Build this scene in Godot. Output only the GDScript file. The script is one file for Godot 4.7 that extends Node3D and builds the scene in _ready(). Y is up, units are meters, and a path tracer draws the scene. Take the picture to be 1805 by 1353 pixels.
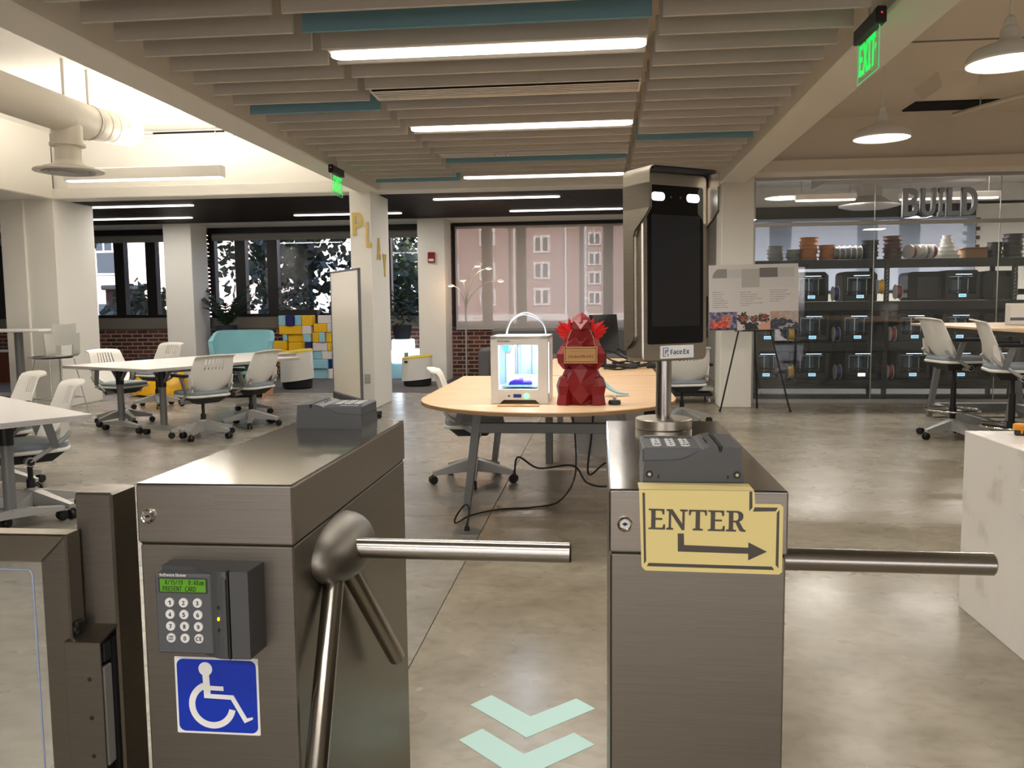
extends Node3D

# ---------------------------------------------------------------- mesh builder
class MB:
	var v := PackedVector3Array()
	var n := PackedVector3Array()
	var uv := PackedVector2Array()
	var X := Transform3D()

	func at(t: Transform3D) -> MB:
		X = t
		return self

	func tri(a: Vector3, b: Vector3, c: Vector3, na: Vector3, nb: Vector3, nc: Vector3) -> void:
		var g := (b - a).cross(c - a)
		if g.length_squared() < 1e-16:
			return
		if g.dot(na + nb + nc) > 0.0:
			var t := b
			b = c
			c = t
			t = nb
			nb = nc
			nc = t
		for p in [a, b, c]:
			v.append(X * p)
		var nx := X.basis.inverse().transposed()
		for q in [na, nb, nc]:
			n.append((nx * q).normalized())
		var m := (na + nb + nc).abs()
		for p in [a, b, c]:
			if m.x >= m.y and m.x >= m.z:
				uv.append(Vector2(p.z, p.y))
			elif m.y >= m.z:
				uv.append(Vector2(p.x, p.z))
			else:
				uv.append(Vector2(p.x, p.y))

	func quad(a: Vector3, b: Vector3, c: Vector3, d: Vector3, out: Vector3) -> void:
		var m := (c - a).cross(d - b).normalized()
		if m.dot(out) < 0.0:
			m = -m
		tri(a, b, c, m, m, m)
		tri(a, c, d, m, m, m)

	func face(a: Vector3, b: Vector3, c: Vector3, out: Vector3) -> void:
		var m := (b - a).cross(c - a).normalized()
		if m.dot(out) < 0.0:
			m = -m
		tri(a, b, c, m, m, m)

	# eight corners: bottom ring 0-3, top ring 4-7
	func hexa(p: Array) -> MB:
		var mid := Vector3.ZERO
		for q in p:
			mid += q / 8.0
		for f in [[0, 1, 2, 3], [4, 5, 6, 7], [0, 1, 5, 4], [1, 2, 6, 5], [2, 3, 7, 6], [3, 0, 4, 7]]:
			quad(p[f[0]], p[f[1]], p[f[2]], p[f[3]], (p[f[0]] + p[f[2]]) / 2.0 - mid)
		return self

	# box with chamfered edges
	func box(c: Vector3, s: Vector3, b := 0.0) -> MB:
		var h := s / 2.0
		if b <= 0.0:
			return hexa([c + Vector3(-h.x, -h.y, -h.z), c + Vector3(h.x, -h.y, -h.z), c + Vector3(h.x, -h.y, h.z), c + Vector3(-h.x, -h.y, h.z),
				c + Vector3(-h.x, h.y, -h.z), c + Vector3(h.x, h.y, -h.z), c + Vector3(h.x, h.y, h.z), c + Vector3(-h.x, h.y, h.z)])
		b = minf(b, minf(h.x, minf(h.y, h.z)) * 0.98)
		for ax in 3:
			var u := (ax + 1) % 3
			var w := (ax + 2) % 3
			for sg in [-1.0, 1.0]:
				var q := []
				for k in [[-1, -1], [1, -1], [1, 1], [-1, 1]]:
					var p := Vector3()
					p[ax] = sg * h[ax]
					p[u] = k[0] * (h[u] - b)
					p[w] = k[1] * (h[w] - b)
					q.append(c + p)
				var o := Vector3()
				o[ax] = sg
				quad(q[0], q[1], q[2], q[3], o)
				for sh in [-1.0, 1.0]:
					var e := []
					for k in [-1.0, 1.0]:
						var p := Vector3()
						p[ax] = sg * h[ax]
						p[u] = sh * (h[u] - b)
						p[w] = k * (h[w] - b)
						e.append(c + p)
					for k in [1.0, -1.0]:
						var p := Vector3()
						p[ax] = sg * (h[ax] - b)
						p[u] = sh * h[u]
						p[w] = k * (h[w] - b)
						e.append(c + p)
					var o2 := Vector3()
					o2[ax] = sg
					o2[u] = sh
					quad(e[0], e[1], e[2], e[3], o2)
		for sx in [-1.0, 1.0]:
			for sy in [-1.0, 1.0]:
				for sz in [-1.0, 1.0]:
					var o := Vector3(sx, sy, sz)
					face(c + o * (h - Vector3(0, b, b)), c + o * (h - Vector3(b, 0, b)), c + o * (h - Vector3(b, b, 0)), o)
		return self

	func span(a: Vector3, b: Vector3, bev := 0.0) -> MB:
		return box((a + b) / 2.0, (b - a).abs(), bev)

	# tapered bar from a to b; sizes are (across, up)
	func bar(a: Vector3, b: Vector3, sa: Vector2, sb: Vector2, up := Vector3.UP) -> MB:
		var d := (b - a).normalized()
		var r := d.cross(up).normalized()
		if r.length_squared() < 0.01:
			r = Vector3.RIGHT
		var w := r.cross(d).normalized()
		var p := []
		for e in [[a, sa], [b, sb]]:
			for k in [[-1, -1], [1, -1], [1, 1], [-1, 1]]:
				p.append(e[0] + r * (k[0] * e[1].x / 2.0) + w * (k[1] * e[1].y / 2.0))
		return hexa(p)

	func grid(P: Array, wrap_u: bool, center_hint = null) -> void:
		# P: array of PackedVector3Array rows, smooth normals
		var R := P.size()
		var Cn: int = P[0].size()
		var N := []
		for i in R:
			var row := PackedVector3Array()
			row.resize(Cn)
			N.append(row)
		var flip := 0.0
		for i in R - 1:
			for j in (Cn if wrap_u else Cn - 1):
				var k := (j + 1) % Cn
				var m: Vector3 = (P[i + 1][k] - P[i][j]).cross(P[i][k] - P[i + 1][j])
				N[i][j] += m
				N[i][k] += m
				N[i + 1][j] += m
				N[i + 1][k] += m
				if center_hint != null:
					var mid: Vector3 = (P[i][j] + P[i + 1][k]) / 2.0
					flip += m.dot(mid - center_hint)
		var s := -1.0 if flip < 0.0 else 1.0
		for i in R - 1:
			for j in (Cn if wrap_u else Cn - 1):
				var k := (j + 1) % Cn
				tri(P[i][j], P[i][k], P[i + 1][k], N[i][j] * s, N[i][k] * s, N[i + 1][k] * s)
				tri(P[i][j], P[i + 1][k], P[i + 1][j], N[i][j] * s, N[i + 1][k] * s, N[i + 1][j] * s)

	# closed skin over rings of equal length, flat ends
	func loft(P: Array, caps := true) -> MB:
		var mid := Vector3.ZERO
		for r in P:
			for p in r:
				mid += p / float(P.size() * r.size())
		grid(P, true, mid)
		if caps:
			for e in [0, P.size() - 1]:
				var r: PackedVector3Array = P[e]
				var c := Vector3.ZERO
				for p in r:
					c += p / float(r.size())
				var other: PackedVector3Array = P[1 if e == 0 else P.size() - 2]
				var oc := Vector3.ZERO
				for p in other:
					oc += p / float(other.size())
				var out := c - oc
				for j in r.size():
					face(c, r[j], r[(j + 1) % r.size()], out if out.length() > 1e-5 else c - mid)
		return self

	func rings(c: Vector3, radii: Array, seg := 16) -> MB:
		# radii: [r, y] pairs from bottom to top, sharp where the profile turns by more than 35 degrees
		var parts := [[radii[0]]]
		for i in range(1, radii.size()):
			parts[-1].append(radii[i])
			if i < radii.size() - 1:
				var d0 := Vector2(radii[i][0] - radii[i - 1][0], radii[i][1] - radii[i - 1][1])
				var d1 := Vector2(radii[i + 1][0] - radii[i][0], radii[i + 1][1] - radii[i][1])
				if absf(d0.angle_to(d1)) > 0.6:
					parts.append([radii[i]])
		for pr in parts:
			for i in pr.size() - 1:
				var a: Array = pr[i]
				var b: Array = pr[i + 1]
				var nn := []
				for e in 2:
					var i0 := maxi(i + e - 1, 0)
					var i1 := mini(i + e + 1, pr.size() - 1)
					var d := Vector2(pr[i1][0] - pr[i0][0], pr[i1][1] - pr[i0][1])
					nn.append(Vector2(d.y, -d.x).normalized())
				for j in seg:
					var t0 := TAU * j / seg
					var t1 := TAU * (j + 1) / seg
					var e0 := Vector3(cos(t0), 0, sin(t0))
					var e1 := Vector3(cos(t1), 0, sin(t1))
					var y := Vector3.UP
					var p := [c + e0 * a[0] + y * a[1], c + e1 * a[0] + y * a[1], c + e1 * b[0] + y * b[1], c + e0 * b[0] + y * b[1]]
					var q := [e0 * nn[0].x + y * nn[0].y, e1 * nn[0].x + y * nn[0].y, e1 * nn[1].x + y * nn[1].y, e0 * nn[1].x + y * nn[1].y]
					tri(p[0], p[1], p[2], q[0], q[1], q[2])
					tri(p[0], p[2], p[3], q[0], q[2], q[3])
		return self

	func disc(c: Vector3, r: float, up: Vector3, seg := 24) -> MB:
		var a := up.cross(Vector3(0.3, 0.9, 0.2)).normalized()
		var b := up.cross(a).normalized()
		for j in seg:
			face(c, c + (a * cos(TAU * j / seg) + b * sin(TAU * j / seg)) * r, c + (a * cos(TAU * (j + 1) / seg) + b * sin(TAU * (j + 1) / seg)) * r, up)
		return self

	# round bar, radius may taper, with bevelled flat ends
	func cyl(a: Vector3, b: Vector3, r0: float, r1 := -1.0, seg := 14, bev := 0.0) -> MB:
		if r1 < 0.0:
			r1 = r0
		var L := (b - a).length()
		var y := (b - a) / L
		var x := y.cross(Vector3(0.31, 0.2, 0.93)).normalized()
		var keep := X
		X = X * Transform3D(Basis(x, y, x.cross(y)), a)
		if bev > 0.0:
			rings(Vector3.ZERO, [[0.0, 0.0], [r0 - bev, 0.0], [r0, bev], [r1, L - bev], [r1 - bev, L], [0.0, L]], seg)
		else:
			rings(Vector3.ZERO, [[0.0, 0.0], [r0, 0.0], [r1, L], [0.0, L]], seg)
		X = keep
		return self

	func tube(path: Array, r: float, seg := 8, closed := false) -> MB:
		var P := []
		var x := Vector3.ZERO
		var m := path.size()
		for i in (m + 1 if closed else m):
			var a: Vector3 = path[(i - 1 + m) % m] if closed else path[maxi(i - 1, 0)]
			var b: Vector3 = path[(i + 1) % m] if closed else path[mini(i + 1, m - 1)]
			var d := (b - a).normalized()
			if x == Vector3.ZERO:
				x = d.cross(Vector3(0.11, 0.97, 0.2)).normalized()
			x = (x - d * x.dot(d)).normalized()
			var z := d.cross(x)
			var row := PackedVector3Array()
			for j in seg:
				row.append(path[i % m] + (x * cos(TAU * j / seg) + z * sin(TAU * j / seg)) * r)
			P.append(row)
		# normals point away from the path
		for i in P.size() - 1:
			var c0: Vector3 = path[i % m]
			var c1: Vector3 = path[(i + 1) % m]
			for j in seg:
				var k := (j + 1) % seg
				tri(P[i][j], P[i][k], P[i + 1][k], P[i][j] - c0, P[i][k] - c0, P[i + 1][k] - c1)
				tri(P[i][j], P[i + 1][k], P[i + 1][j], P[i][j] - c0, P[i + 1][k] - c1, P[i + 1][j] - c1)
		if not closed:
			for e in [0, P.size() - 1]:
				var c: Vector3 = path[e]
				var out: Vector3 = path[0] - path[1] if e == 0 else path[m - 1] - path[m - 2]
				for j in seg:
					face(c, P[e][j], P[e][(j + 1) % seg], out)
		return self

	# outline in the xy plane pushed from z0 to z1, front edge chamfered by bev
	func prism(poly: PackedVector2Array, z0: float, z1: float, bev := 0.0, smooth := false) -> MB:
		var m := poly.size()
		if Geometry2D.is_polygon_clockwise(poly):
			poly = poly.duplicate()
			poly.reverse()
		var inner := PackedVector2Array()
		var out := PackedVector2Array()
		for i in m:
			var d0 := (poly[i] - poly[(i - 1 + m) % m]).normalized()
			var d1 := (poly[(i + 1) % m] - poly[i]).normalized()
			var n0 := Vector2(d0.y, -d0.x)
			var n1 := Vector2(d1.y, -d1.x)
			var nn := (n0 + n1).normalized()
			out.append(nn)
			inner.append(poly[i] - nn * (bev / maxf(nn.dot(n1), 0.4)))
		var idx := Geometry2D.triangulate_polygon(poly)
		for t in range(0, idx.size(), 3):
			var f := []
			var g := []
			for k in 3:
				var p := inner[idx[t + k]]
				f.append(Vector3(p.x, p.y, z1))
				p = poly[idx[t + k]]
				g.append(Vector3(p.x, p.y, z0))
			face(f[0], f[1], f[2], Vector3.BACK * signf(z1 - z0))
			face(g[0], g[1], g[2], Vector3.FORWARD * signf(z1 - z0))
		var zb := z1 - bev * signf(z1 - z0)
		for i in m:
			var k := (i + 1) % m
			var e := poly[k] - poly[i]
			var fl := Vector3(e.y, -e.x, 0).normalized()
			var na := Vector3(out[i].x, out[i].y, 0) if smooth else fl
			var nb := Vector3(out[k].x, out[k].y, 0) if smooth else fl
			var a := Vector3(poly[i].x, poly[i].y, z0)
			var b := Vector3(poly[k].x, poly[k].y, z0)
			var c := Vector3(poly[k].x, poly[k].y, zb)
			var d := Vector3(poly[i].x, poly[i].y, zb)
			tri(a, b, c, na, nb, nb)
			tri(a, c, d, na, nb, na)
			if bev > 0.0:
				quad(d, c, Vector3(inner[k].x, inner[k].y, z1), Vector3(inner[i].x, inner[i].y, z1), fl + Vector3.BACK * signf(z1 - z0))
		return self

	# thick curved sheet: P rows of points, cells left out where mask says so
	func there(i: int, j: int, R: int, Cn: int, holes: Dictionary) -> bool:
		return i >= 0 and j >= 0 and i < R - 1 and j < Cn - 1 and not holes.has(Vector2i(i, j))

	func sheet(P: Array, th: float, holes := {}) -> MB:
		var R := P.size()
		var Cn: int = P[0].size()
		var N := []
		for i in R:
			var row := PackedVector3Array()
			for j in Cn:
				var du: Vector3 = P[i][mini(j + 1, Cn - 1)] - P[i][maxi(j - 1, 0)]
				var dv: Vector3 = P[mini(i + 1, R - 1)][j] - P[maxi(i - 1, 0)][j]
				row.append(du.cross(dv).normalized())
			N.append(row)
		for i in R - 1:
			for j in Cn - 1:
				if not there(i, j, R, Cn, holes):
					continue
				for s in [0.5, -0.5]:
					var q := []
					var m := []
					for k in [[i, j], [i, j + 1], [i + 1, j + 1], [i + 1, j]]:
						q.append(P[k[0]][k[1]] + N[k[0]][k[1]] * th * s)
						m.append(N[k[0]][k[1]] * signf(s))
					tri(q[0], q[1], q[2], m[0], m[1], m[2])
					tri(q[0], q[2], q[3], m[0], m[2], m[3])
				var c: Vector3 = (P[i][j] + P[i + 1][j + 1]) / 2.0
				for e in [[i - 1, j, i, j, i, j + 1], [i + 1, j, i + 1, j, i + 1, j + 1], [i, j - 1, i, j, i + 1, j], [i, j + 1, i, j + 1, i + 1, j + 1]]:
					if not there(e[0], e[1], R, Cn, holes):
						var a: Vector3 = P[e[2]][e[3]]
						var b: Vector3 = P[e[4]][e[5]]
						var na: Vector3 = N[e[2]][e[3]] * th * 0.5
						var nb: Vector3 = N[e[4]][e[5]] * th * 0.5
						quad(a + na, b + nb, b - nb, a - na, (a + b) / 2.0 - c)
		return self

	func mesh() -> ArrayMesh:
		var a := []
		a.resize(Mesh.ARRAY_MAX)
		a[Mesh.ARRAY_VERTEX] = v
		a[Mesh.ARRAY_NORMAL] = n
		a[Mesh.ARRAY_TEX_UV] = uv
		var m := ArrayMesh.new()
		m.add_surface_from_arrays(Mesh.PRIMITIVE_TRIANGLES, a)
		return m


static func rrect(w: float, h: float, r: float, seg := 4) -> PackedVector2Array:
	var p := PackedVector2Array()
	for q in [[1, 1, 0], [-1, 1, 1], [-1, -1, 2], [1, -1, 3]]:
		for k in seg + 1:
			var t: float = PI / 2 * (q[2] + float(k) / seg)
			p.append(Vector2(q[0] * (w / 2 - r) + r * cos(t), q[1] * (h / 2 - r) + r * sin(t)))
	return p


static func flat_ring(p: PackedVector2Array, y: float, k := 1.0, off := Vector3.ZERO) -> PackedVector3Array:
	var r := PackedVector3Array()
	for q in p:
		r.append(Vector3(q.x * k, y, q.y * k) + off)
	return r


# soft pad with a rounded-rectangle plan, lying in xz
static func pad(mb: MB, c: Vector3, w: float, d: float, h: float, r: float, rnd: float) -> MB:
	var P := []
	for k in 5:
		var t := PI / 2 * k / 4.0
		P.append(flat_ring(rrect(w - 2 * rnd * (1 - sin(t)), d - 2 * rnd * (1 - sin(t)), maxf(r - rnd * (1 - sin(t)), 0.004)), -h / 2 + rnd * (1 - cos(t)), 1.0, c))
	for k in 5:
		var t := PI / 2 * k / 4.0
		P.append(flat_ring(rrect(w - 2 * rnd * (1 - cos(t)), d - 2 * rnd * (1 - cos(t)), maxf(r - rnd * (1 - cos(t)), 0.004)), h / 2 - rnd * (1 - sin(t)), 1.0, c))
	return mb.loft(P)


static func arc(c: Vector3, x: Vector3, y: Vector3, t0: float, t1: float, seg: int) -> Array:
	var p := []
	for i in seg + 1:
		var t := lerpf(t0, t1, float(i) / seg)
		p.append(c + x * cos(t) + y * sin(t))
	return p


static func curve(pts: Array, per := 6) -> Array:
	var o := []
	for i in pts.size() - 1:
		var a: Vector3 = pts[maxi(i - 1, 0)]
		var d: Vector3 = pts[mini(i + 2, pts.size() - 1)]
		for k in per:
			o.append(pts[i].cubic_interpolate(pts[i + 1], a, d, float(k) / per))
	o.append(pts[-1])
	return o


# ---------------------------------------------------------------- naming
var used := {}
var M := {}
var rng := RandomNumberGenerator.new()


func numbered(called: String) -> String:
	if not used.has(called):
		used[called] = 0
		return called
	used[called] += 1
	return "%s_%03d" % [called, used[called]]


func obj(called: String, shape, m: Material, parent: Node3D = self) -> MeshInstance3D:
	var o := MeshInstance3D.new()
	o.mesh = shape.mesh() if shape is MB else shape
	o.material_override = null
	for i in o.mesh.get_surface_count():
		o.set_surface_override_material(i, m)
	if parent == self:
		o.name = numbered(called)
	else:
		var k := 0
		for c in parent.get_children():
			if c.name == called or String(c.name).begins_with(called + "_") and String(c.name).trim_prefix(called + "_").is_valid_int():
				k += 1
		o.name = called if k == 0 else "%s_%03d" % [called, k]
	parent.add_child(o, true)
	return o


func tag(o: Node3D, label := "", category := "", group := "", kind := "") -> Node3D:
	for k in [["label", label], ["category", category], ["group", group], ["kind", kind]]:
		if k[1]:
			o.set_meta(k[0], k[1])
	return o


func thing(called: String, label: String, category: String, where := Vector3.ZERO, turn := 0.0, group := "") -> Node3D:
	var o := Node3D.new()
	o.name = numbered(called)
	add_child(o)
	o.position = where
	o.rotation.y = turn
	tag(o, label, category, group)
	return o


func struct(called: String, shape, m: Material, label := "", category := "") -> MeshInstance3D:
	var o := obj(called, shape, m)
	tag(o, label, category, "", "structure")
	return o


func dup(o: Node3D, where: Vector3, turn: float, label := "", group := "") -> Node3D:
	var r: Node3D = o.duplicate()
	var base := String(o.name)
	if base.length() > 4 and base[-4] == "_" and base.right(3).is_valid_int():
		base = base.left(-4)
	r.name = numbered(base)
	add_child(r)
	r.position = where
	r.rotation.y = turn
	if label:
		r.set_meta("label", label)
	if group:
		r.set_meta("group", group)
	return r


# lettering, as geometry of exact size, middle of its box at the origin
var fonts := {}


func letters(what: String, w: float, h: float, depth: float, font := "Droid Sans", weight := 400) -> ArrayMesh:
	var key := font + str(weight)
	if not fonts.has(key):
		var f := SystemFont.new()
		f.font_names = PackedStringArray([font])
		f.font_weight = weight
		fonts[key] = f
	var t := TextMesh.new()
	t.font = fonts[key]
	t.text = what
	t.font_size = 48
	t.pixel_size = 0.02
	t.depth = 1.0
	t.curve_step = 1.0
	var box := t.get_aabb()
	var k := Vector3(w / maxf(box.size.x, 1e-4), h / maxf(box.size.y, 1e-4), depth / maxf(box.size.z, 1e-4))
	if w <= 0.0:
		k.x = k.y
	var out := ArrayMesh.new()
	for s in t.get_surface_count():
		var a := t.surface_get_arrays(s)
		var vs: PackedVector3Array = a[Mesh.ARRAY_VERTEX]
		var c := box.get_center()
		for i in vs.size():
			vs[i] = (vs[i] - c) * k
		a[Mesh.ARRAY_VERTEX] = vs
		a[Mesh.ARRAY_TANGENT] = null
		out.add_surface_from_arrays(Mesh.PRIMITIVE_TRIANGLES, a)
	return out


func print_on(called: String, what: String, w: float, h: float, m: Material, parent: Node3D, where: Vector3, basis := Basis(), font := "Droid Sans", weight := 400, depth := 0.0006) -> MeshInstance3D:
	var o := obj(called, letters(what, w, h, depth, font, weight), m, parent)
	o.transform = Transform3D(basis, where)
	return o


# ---------------------------------------------------------------- materials
func mat(called: String, c: Color, rough := 0.6, metal := 0.0) -> StandardMaterial3D:
	var m := StandardMaterial3D.new()
	m.resource_name = called
	m.albedo_color = c
	m.roughness = rough
	m.metallic = metal
	M[called] = m
	return m


func glow(called: String, c: Color, e: float) -> StandardMaterial3D:
	var m := mat(called, c, 0.5)
	m.emission_enabled = true
	m.emission = c
	m.emission_energy_multiplier = e
	return m


func noise_tex(freq: float, octaves: int, colors: Array, size := 512, sd := 1, kind := FastNoiseLite.TYPE_SIMPLEX_SMOOTH, normal := false) -> NoiseTexture2D:
	var f := FastNoiseLite.new()
	f.noise_type = kind
	f.frequency = freq
	f.fractal_octaves = octaves
	f.seed = sd
	var t := NoiseTexture2D.new()
	t.width = size
	t.height = size
	t.seamless = true
	t.generate_mipmaps = false
	t.noise = f
	if normal:
		t.as_normal_map = true
		t.bump_strength = 2.0
	else:
		var g := Gradient.new()
		g.offsets = PackedFloat32Array()
		g.colors = PackedColorArray()
		var offs := PackedFloat32Array()
		var cols := PackedColorArray()
		for i in colors.size():
			offs.append(float(i) / (colors.size() - 1))
			cols.append(colors[i])
		g.offsets = offs
		g.colors = cols
		t.color_ramp = g
	return t


func tri_scale(m: StandardMaterial3D, k: Vector3, world := true) -> void:
	m.uv1_triplanar = true
	m.uv1_world_triplanar = world
	m.uv1_scale = k


func streaks(size: int, sd: int, lo: float, hi: float) -> ImageTexture:
	# fine parallel brush lines
	var r := RandomNumberGenerator.new()
	r.seed = sd
	var im := Image.create(size, size, false, Image.FORMAT_RGB8)
	for y in size:
		var base := r.randf_range(lo, hi)
		var x := 0
		while x < size:
			var L := r.randi_range(size / 10, size / 2)
			var g := clampf(base + r.randf_range(-0.07, 0.07), 0, 1)
			im.fill_rect(Rect2i(x, y, mini(L, size - x), 1), Color(g, g, g))
			x += L
	return ImageTexture.create_from_image(im)


func wood_image(a: Color, b: Color, sd: int) -> ImageTexture:
	var f := FastNoiseLite.new()
	f.seed = sd
	f.frequency = 0.012
	f.fractal_octaves = 3
	var fine := FastNoiseLite.new()
	fine.seed = sd + 5
	fine.frequency = 0.25
	var im := Image.create(256, 256, false, Image.FORMAT_RGB8)
	for y in 256:
		for x in 256:
			var k := sin((y + 26.0 * f.get_noise_2d(x * 0.35, y * 2.2)) * 0.19) * 0.5 + 0.5
			k = k * 0.55 + 0.45 * (fine.get_noise_2d(x * 0.05, y) * 0.5 + 0.5)
			im.set_pixel(x, y, a.lerp(b, k))
	return ImageTexture.create_from_image(im)


func area_lamp(parent: Node3D, where: Vector3, size: Vector2, energy: float, c: Color, down := true, name_ := "light") -> void:
	var l := AreaLight3D.new()
	l.name = name_
	l.area_size = size
	l.light_energy = energy
	l.light_color = c
	l.area_range = 20.0
	l.area_attenuation = 2.0
	l.shadow_enabled = true
	l.position = where
	l.rotation.x = -PI / 2 if down else PI / 2
	parent.add_child(l, true)


func make_materials() -> void:
	mat("cream", Color(0.87, 0.855, 0.82), 0.75)
	mat("white_wall", Color(0.90, 0.89, 0.865), 0.7)
	mat("felt", Color(0.77, 0.745, 0.71), 0.95)
	var felt_grain := noise_tex(0.35, 2, [Color(0.72, 0.695, 0.66), Color(0.80, 0.775, 0.74)], 256, 3)
	M.felt.albedo_color = Color.WHITE
	M.felt.albedo_texture = felt_grain
	tri_scale(M.felt, Vector3(2.5, 2.5, 2.5))
	mat("blue_felt", Color(0.45, 0.605, 0.665), 0.95)
	mat("deck", Color(0.66, 0.63, 0.585), 0.9)
	mat("ceiling_paint", Color(0.84, 0.81, 0.765), 0.85)
	# polished concrete
	for k in 2:
		var m := mat("concrete_%d" % k, Color.WHITE, 0.3)
		var tones := [Color(0.505, 0.47, 0.405), Color(0.565, 0.53, 0.465), Color(0.605, 0.57, 0.505), Color(0.635, 0.605, 0.54)] if k == 0 else [Color(0.525, 0.505, 0.47), Color(0.58, 0.56, 0.525), Color(0.63, 0.61, 0.575)]
		m.albedo_texture = noise_tex(0.006, 5, tones, 1024, 11 + k)
		m.detail_enabled = true
		m.detail_albedo = noise_tex(0.06, 4, [Color(0.88, 0.87, 0.85), Color(0.97, 0.97, 0.96), Color(1, 1, 1)], 512, 21 + k)
		m.detail_blend_mode = BaseMaterial3D.BLEND_MODE_MUL
		m.roughness_texture = noise_tex(0.01, 4, [Color(0.8, 0.8, 0.8), Color(1, 1, 1)], 512, 31)
		m.roughness = 0.31
		m.metallic_specular = 0.4
		tri_scale(m, Vector3(0.33, 0.33, 0.45) if k == 0 else Vector3(0.25, 0.25, 0.4))
	mat("joint", Color(0.30, 0.28, 0.25), 0.8)
	var carpet := mat("carpet", Color.WHITE, 1.0)
	carpet.albedo_texture = noise_tex(0.25, 3, [Color(0.30, 0.285, 0.28), Color(0.42, 0.405, 0.40)], 256, 5)
	tri_scale(carpet, Vector3(1.2, 1.2, 4.0))
	# brushed stainless steel
	var brush := streaks(1024, 7, 0.90, 1.0)
	var tone := streaks(1024, 9, 0.965, 1.0)
	var st := mat("steel", Color(0.51, 0.485, 0.445), 0.43, 1.0)
	st.roughness_texture = brush
	st.albedo_texture = tone
	tri_scale(st, Vector3(2.0, 5.0, 5.0), false)
	var sl := mat("steel_lid", Color(0.66, 0.645, 0.62), 0.14, 1.0)
	sl.roughness_texture = brush
	tri_scale(sl, Vector3(2.0, 5.0, 5.0), false)
	var sp := mat("steel_post", Color(0.52, 0.495, 0.46), 0.34, 1.0)
	sp.roughness_texture = brush
	sp.albedo_texture = tone
	tri_scale(sp, Vector3(2.0, 5.0, 5.0), false)
	mat("steel_tube", Color(0.62, 0.60, 0.57), 0.24, 1.0)
	mat("steel_dome", Color(0.52, 0.50, 0.47), 0.48, 1.0)
	mat("chrome", Color(0.8, 0.79, 0.77), 0.1, 1.0)
	mat("brass", Color(0.72, 0.66, 0.52), 0.25, 1.0)
	mat("edge_steel", Color(0.85, 0.83, 0.80), 0.3, 1.0)
	mat("black", Color(0.03, 0.03, 0.034), 0.5)
	mat("black_soft", Color(0.07, 0.07, 0.075), 0.8)
	mat("gloss_black", Color(0.012, 0.013, 0.016), 0.06)
	mat("reader_grey", Color(0.255, 0.258, 0.265), 0.5)
	mat("reader_panel", Color(0.30, 0.307, 0.32), 0.55)
	mat("key_white", Color(0.82, 0.82, 0.82), 0.4)
	mat("ink", Color(0.05, 0.05, 0.055), 0.6)
	mat("print_white", Color(0.88, 0.88, 0.87), 0.5)
	mat("print_grey", Color(0.62, 0.63, 0.64), 0.5)
	mat("sign_blue", Color(0.008, 0.18, 0.66), 0.3)
	mat("sticker_cream", Color(0.815, 0.75, 0.50), 0.55)
	mat("sticker_dark", Color(0.235, 0.215, 0.19), 0.45)
	mat("decal", Color(0.72, 0.865, 0.845), 0.55)
	mat("plastic_white", Color(0.88, 0.87, 0.845), 0.4)
	mat("shell_grey", Color(0.70, 0.70, 0.68), 0.45)
	mat("alu", Color(0.68, 0.68, 0.67), 0.42, 0.35)
	mat("alu_paint", Color(0.47, 0.475, 0.475), 0.45, 0.3)
	mat("dark_grey", Color(0.17, 0.175, 0.18), 0.6)
	var cu := mat("cushion", Color(0.51, 0.55, 0.575), 0.95)
	cu.rim_enabled = true
	cu.rim = 0.2
	mat("table_white", Color(0.90, 0.885, 0.88), 0.28)
	mat("table_edge", Color(0.80, 0.785, 0.75), 0.4)
	var wd := mat("maple", Color.WHITE, 0.38)
	wd.albedo_texture = wood_image(Color(0.83, 0.68, 0.51), Color(0.89, 0.755, 0.59), 3)
	tri_scale(wd, Vector3(1.0, 1.0, 0.6), false)
	mat("maple_edge", Color(0.55, 0.40, 0.27), 0.5)
	var dw := mat("dark_wood", Color.WHITE, 0.5)
	dw.albedo_texture = wood_image(Color(0.095, 0.05, 0.034), Color(0.165, 0.09, 0.062), 8)
	tri_scale(dw, Vector3(0.5, 0.5, 1.5))
	dw.metallic_specular = 0.2
	mat("brown_cabinet", Color(0.38, 0.20, 0.115), 0.5)
	for k in 4:
		var b := mat("brick_%d" % k, [Color(0.40, 0.235, 0.19), Color(0.35, 0.20, 0.165), Color(0.44, 0.265, 0.215), Color(0.30, 0.18, 0.155)][k], 0.9)
		b.heightmap_enabled = false
	mat("mortar", Color(0.66, 0.60, 0.55), 0.95)
	mat("sill", Color(0.46, 0.44, 0.40), 0.85)
	mat("frame_black", Color(0.022, 0.022, 0.026), 0.45)
	var g := mat("tinted_glass", Color(0.35, 0.38, 0.55, 0.0), 0.02)
	g.transparency = BaseMaterial3D.TRANSPARENCY_ALPHA
	g.albedo_color = Color(0.16, 0.17, 0.26, 0.15)
	var cg := mat("clear_glass", Color(0.75, 0.8, 0.8, 0.03), 0.01)
	cg.transparency = BaseMaterial3D.TRANSPARENCY_ALPHA
	var bl := mat("blind_mesh", Color(0.79, 0.77, 0.745, 0.71), 0.9)
	bl.transparency = BaseMaterial3D.TRANSPARENCY_ALPHA
	bl.backlight_enabled = true
	bl.backlight = Color(0.5, 0.47, 0.46)
	mat("shade_roll", Color(0.50, 0.50, 0.48), 0.9)
	mat("duct_white", Color(0.86, 0.835, 0.79), 0.5)
	mat("grille_grey", Color(0.66, 0.65, 0.64), 0.5)
	mat("slot_dark", Color(0.06, 0.055, 0.05), 0.9)
	mat("red_plastic", Color(0.49, 0.01, 0.05), 0.45)
	mat("red_bright", Color(0.82, 0.05, 0.05), 0.4)
	mat("yellow", Color(0.90, 0.70, 0.03), 0.6)
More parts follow.
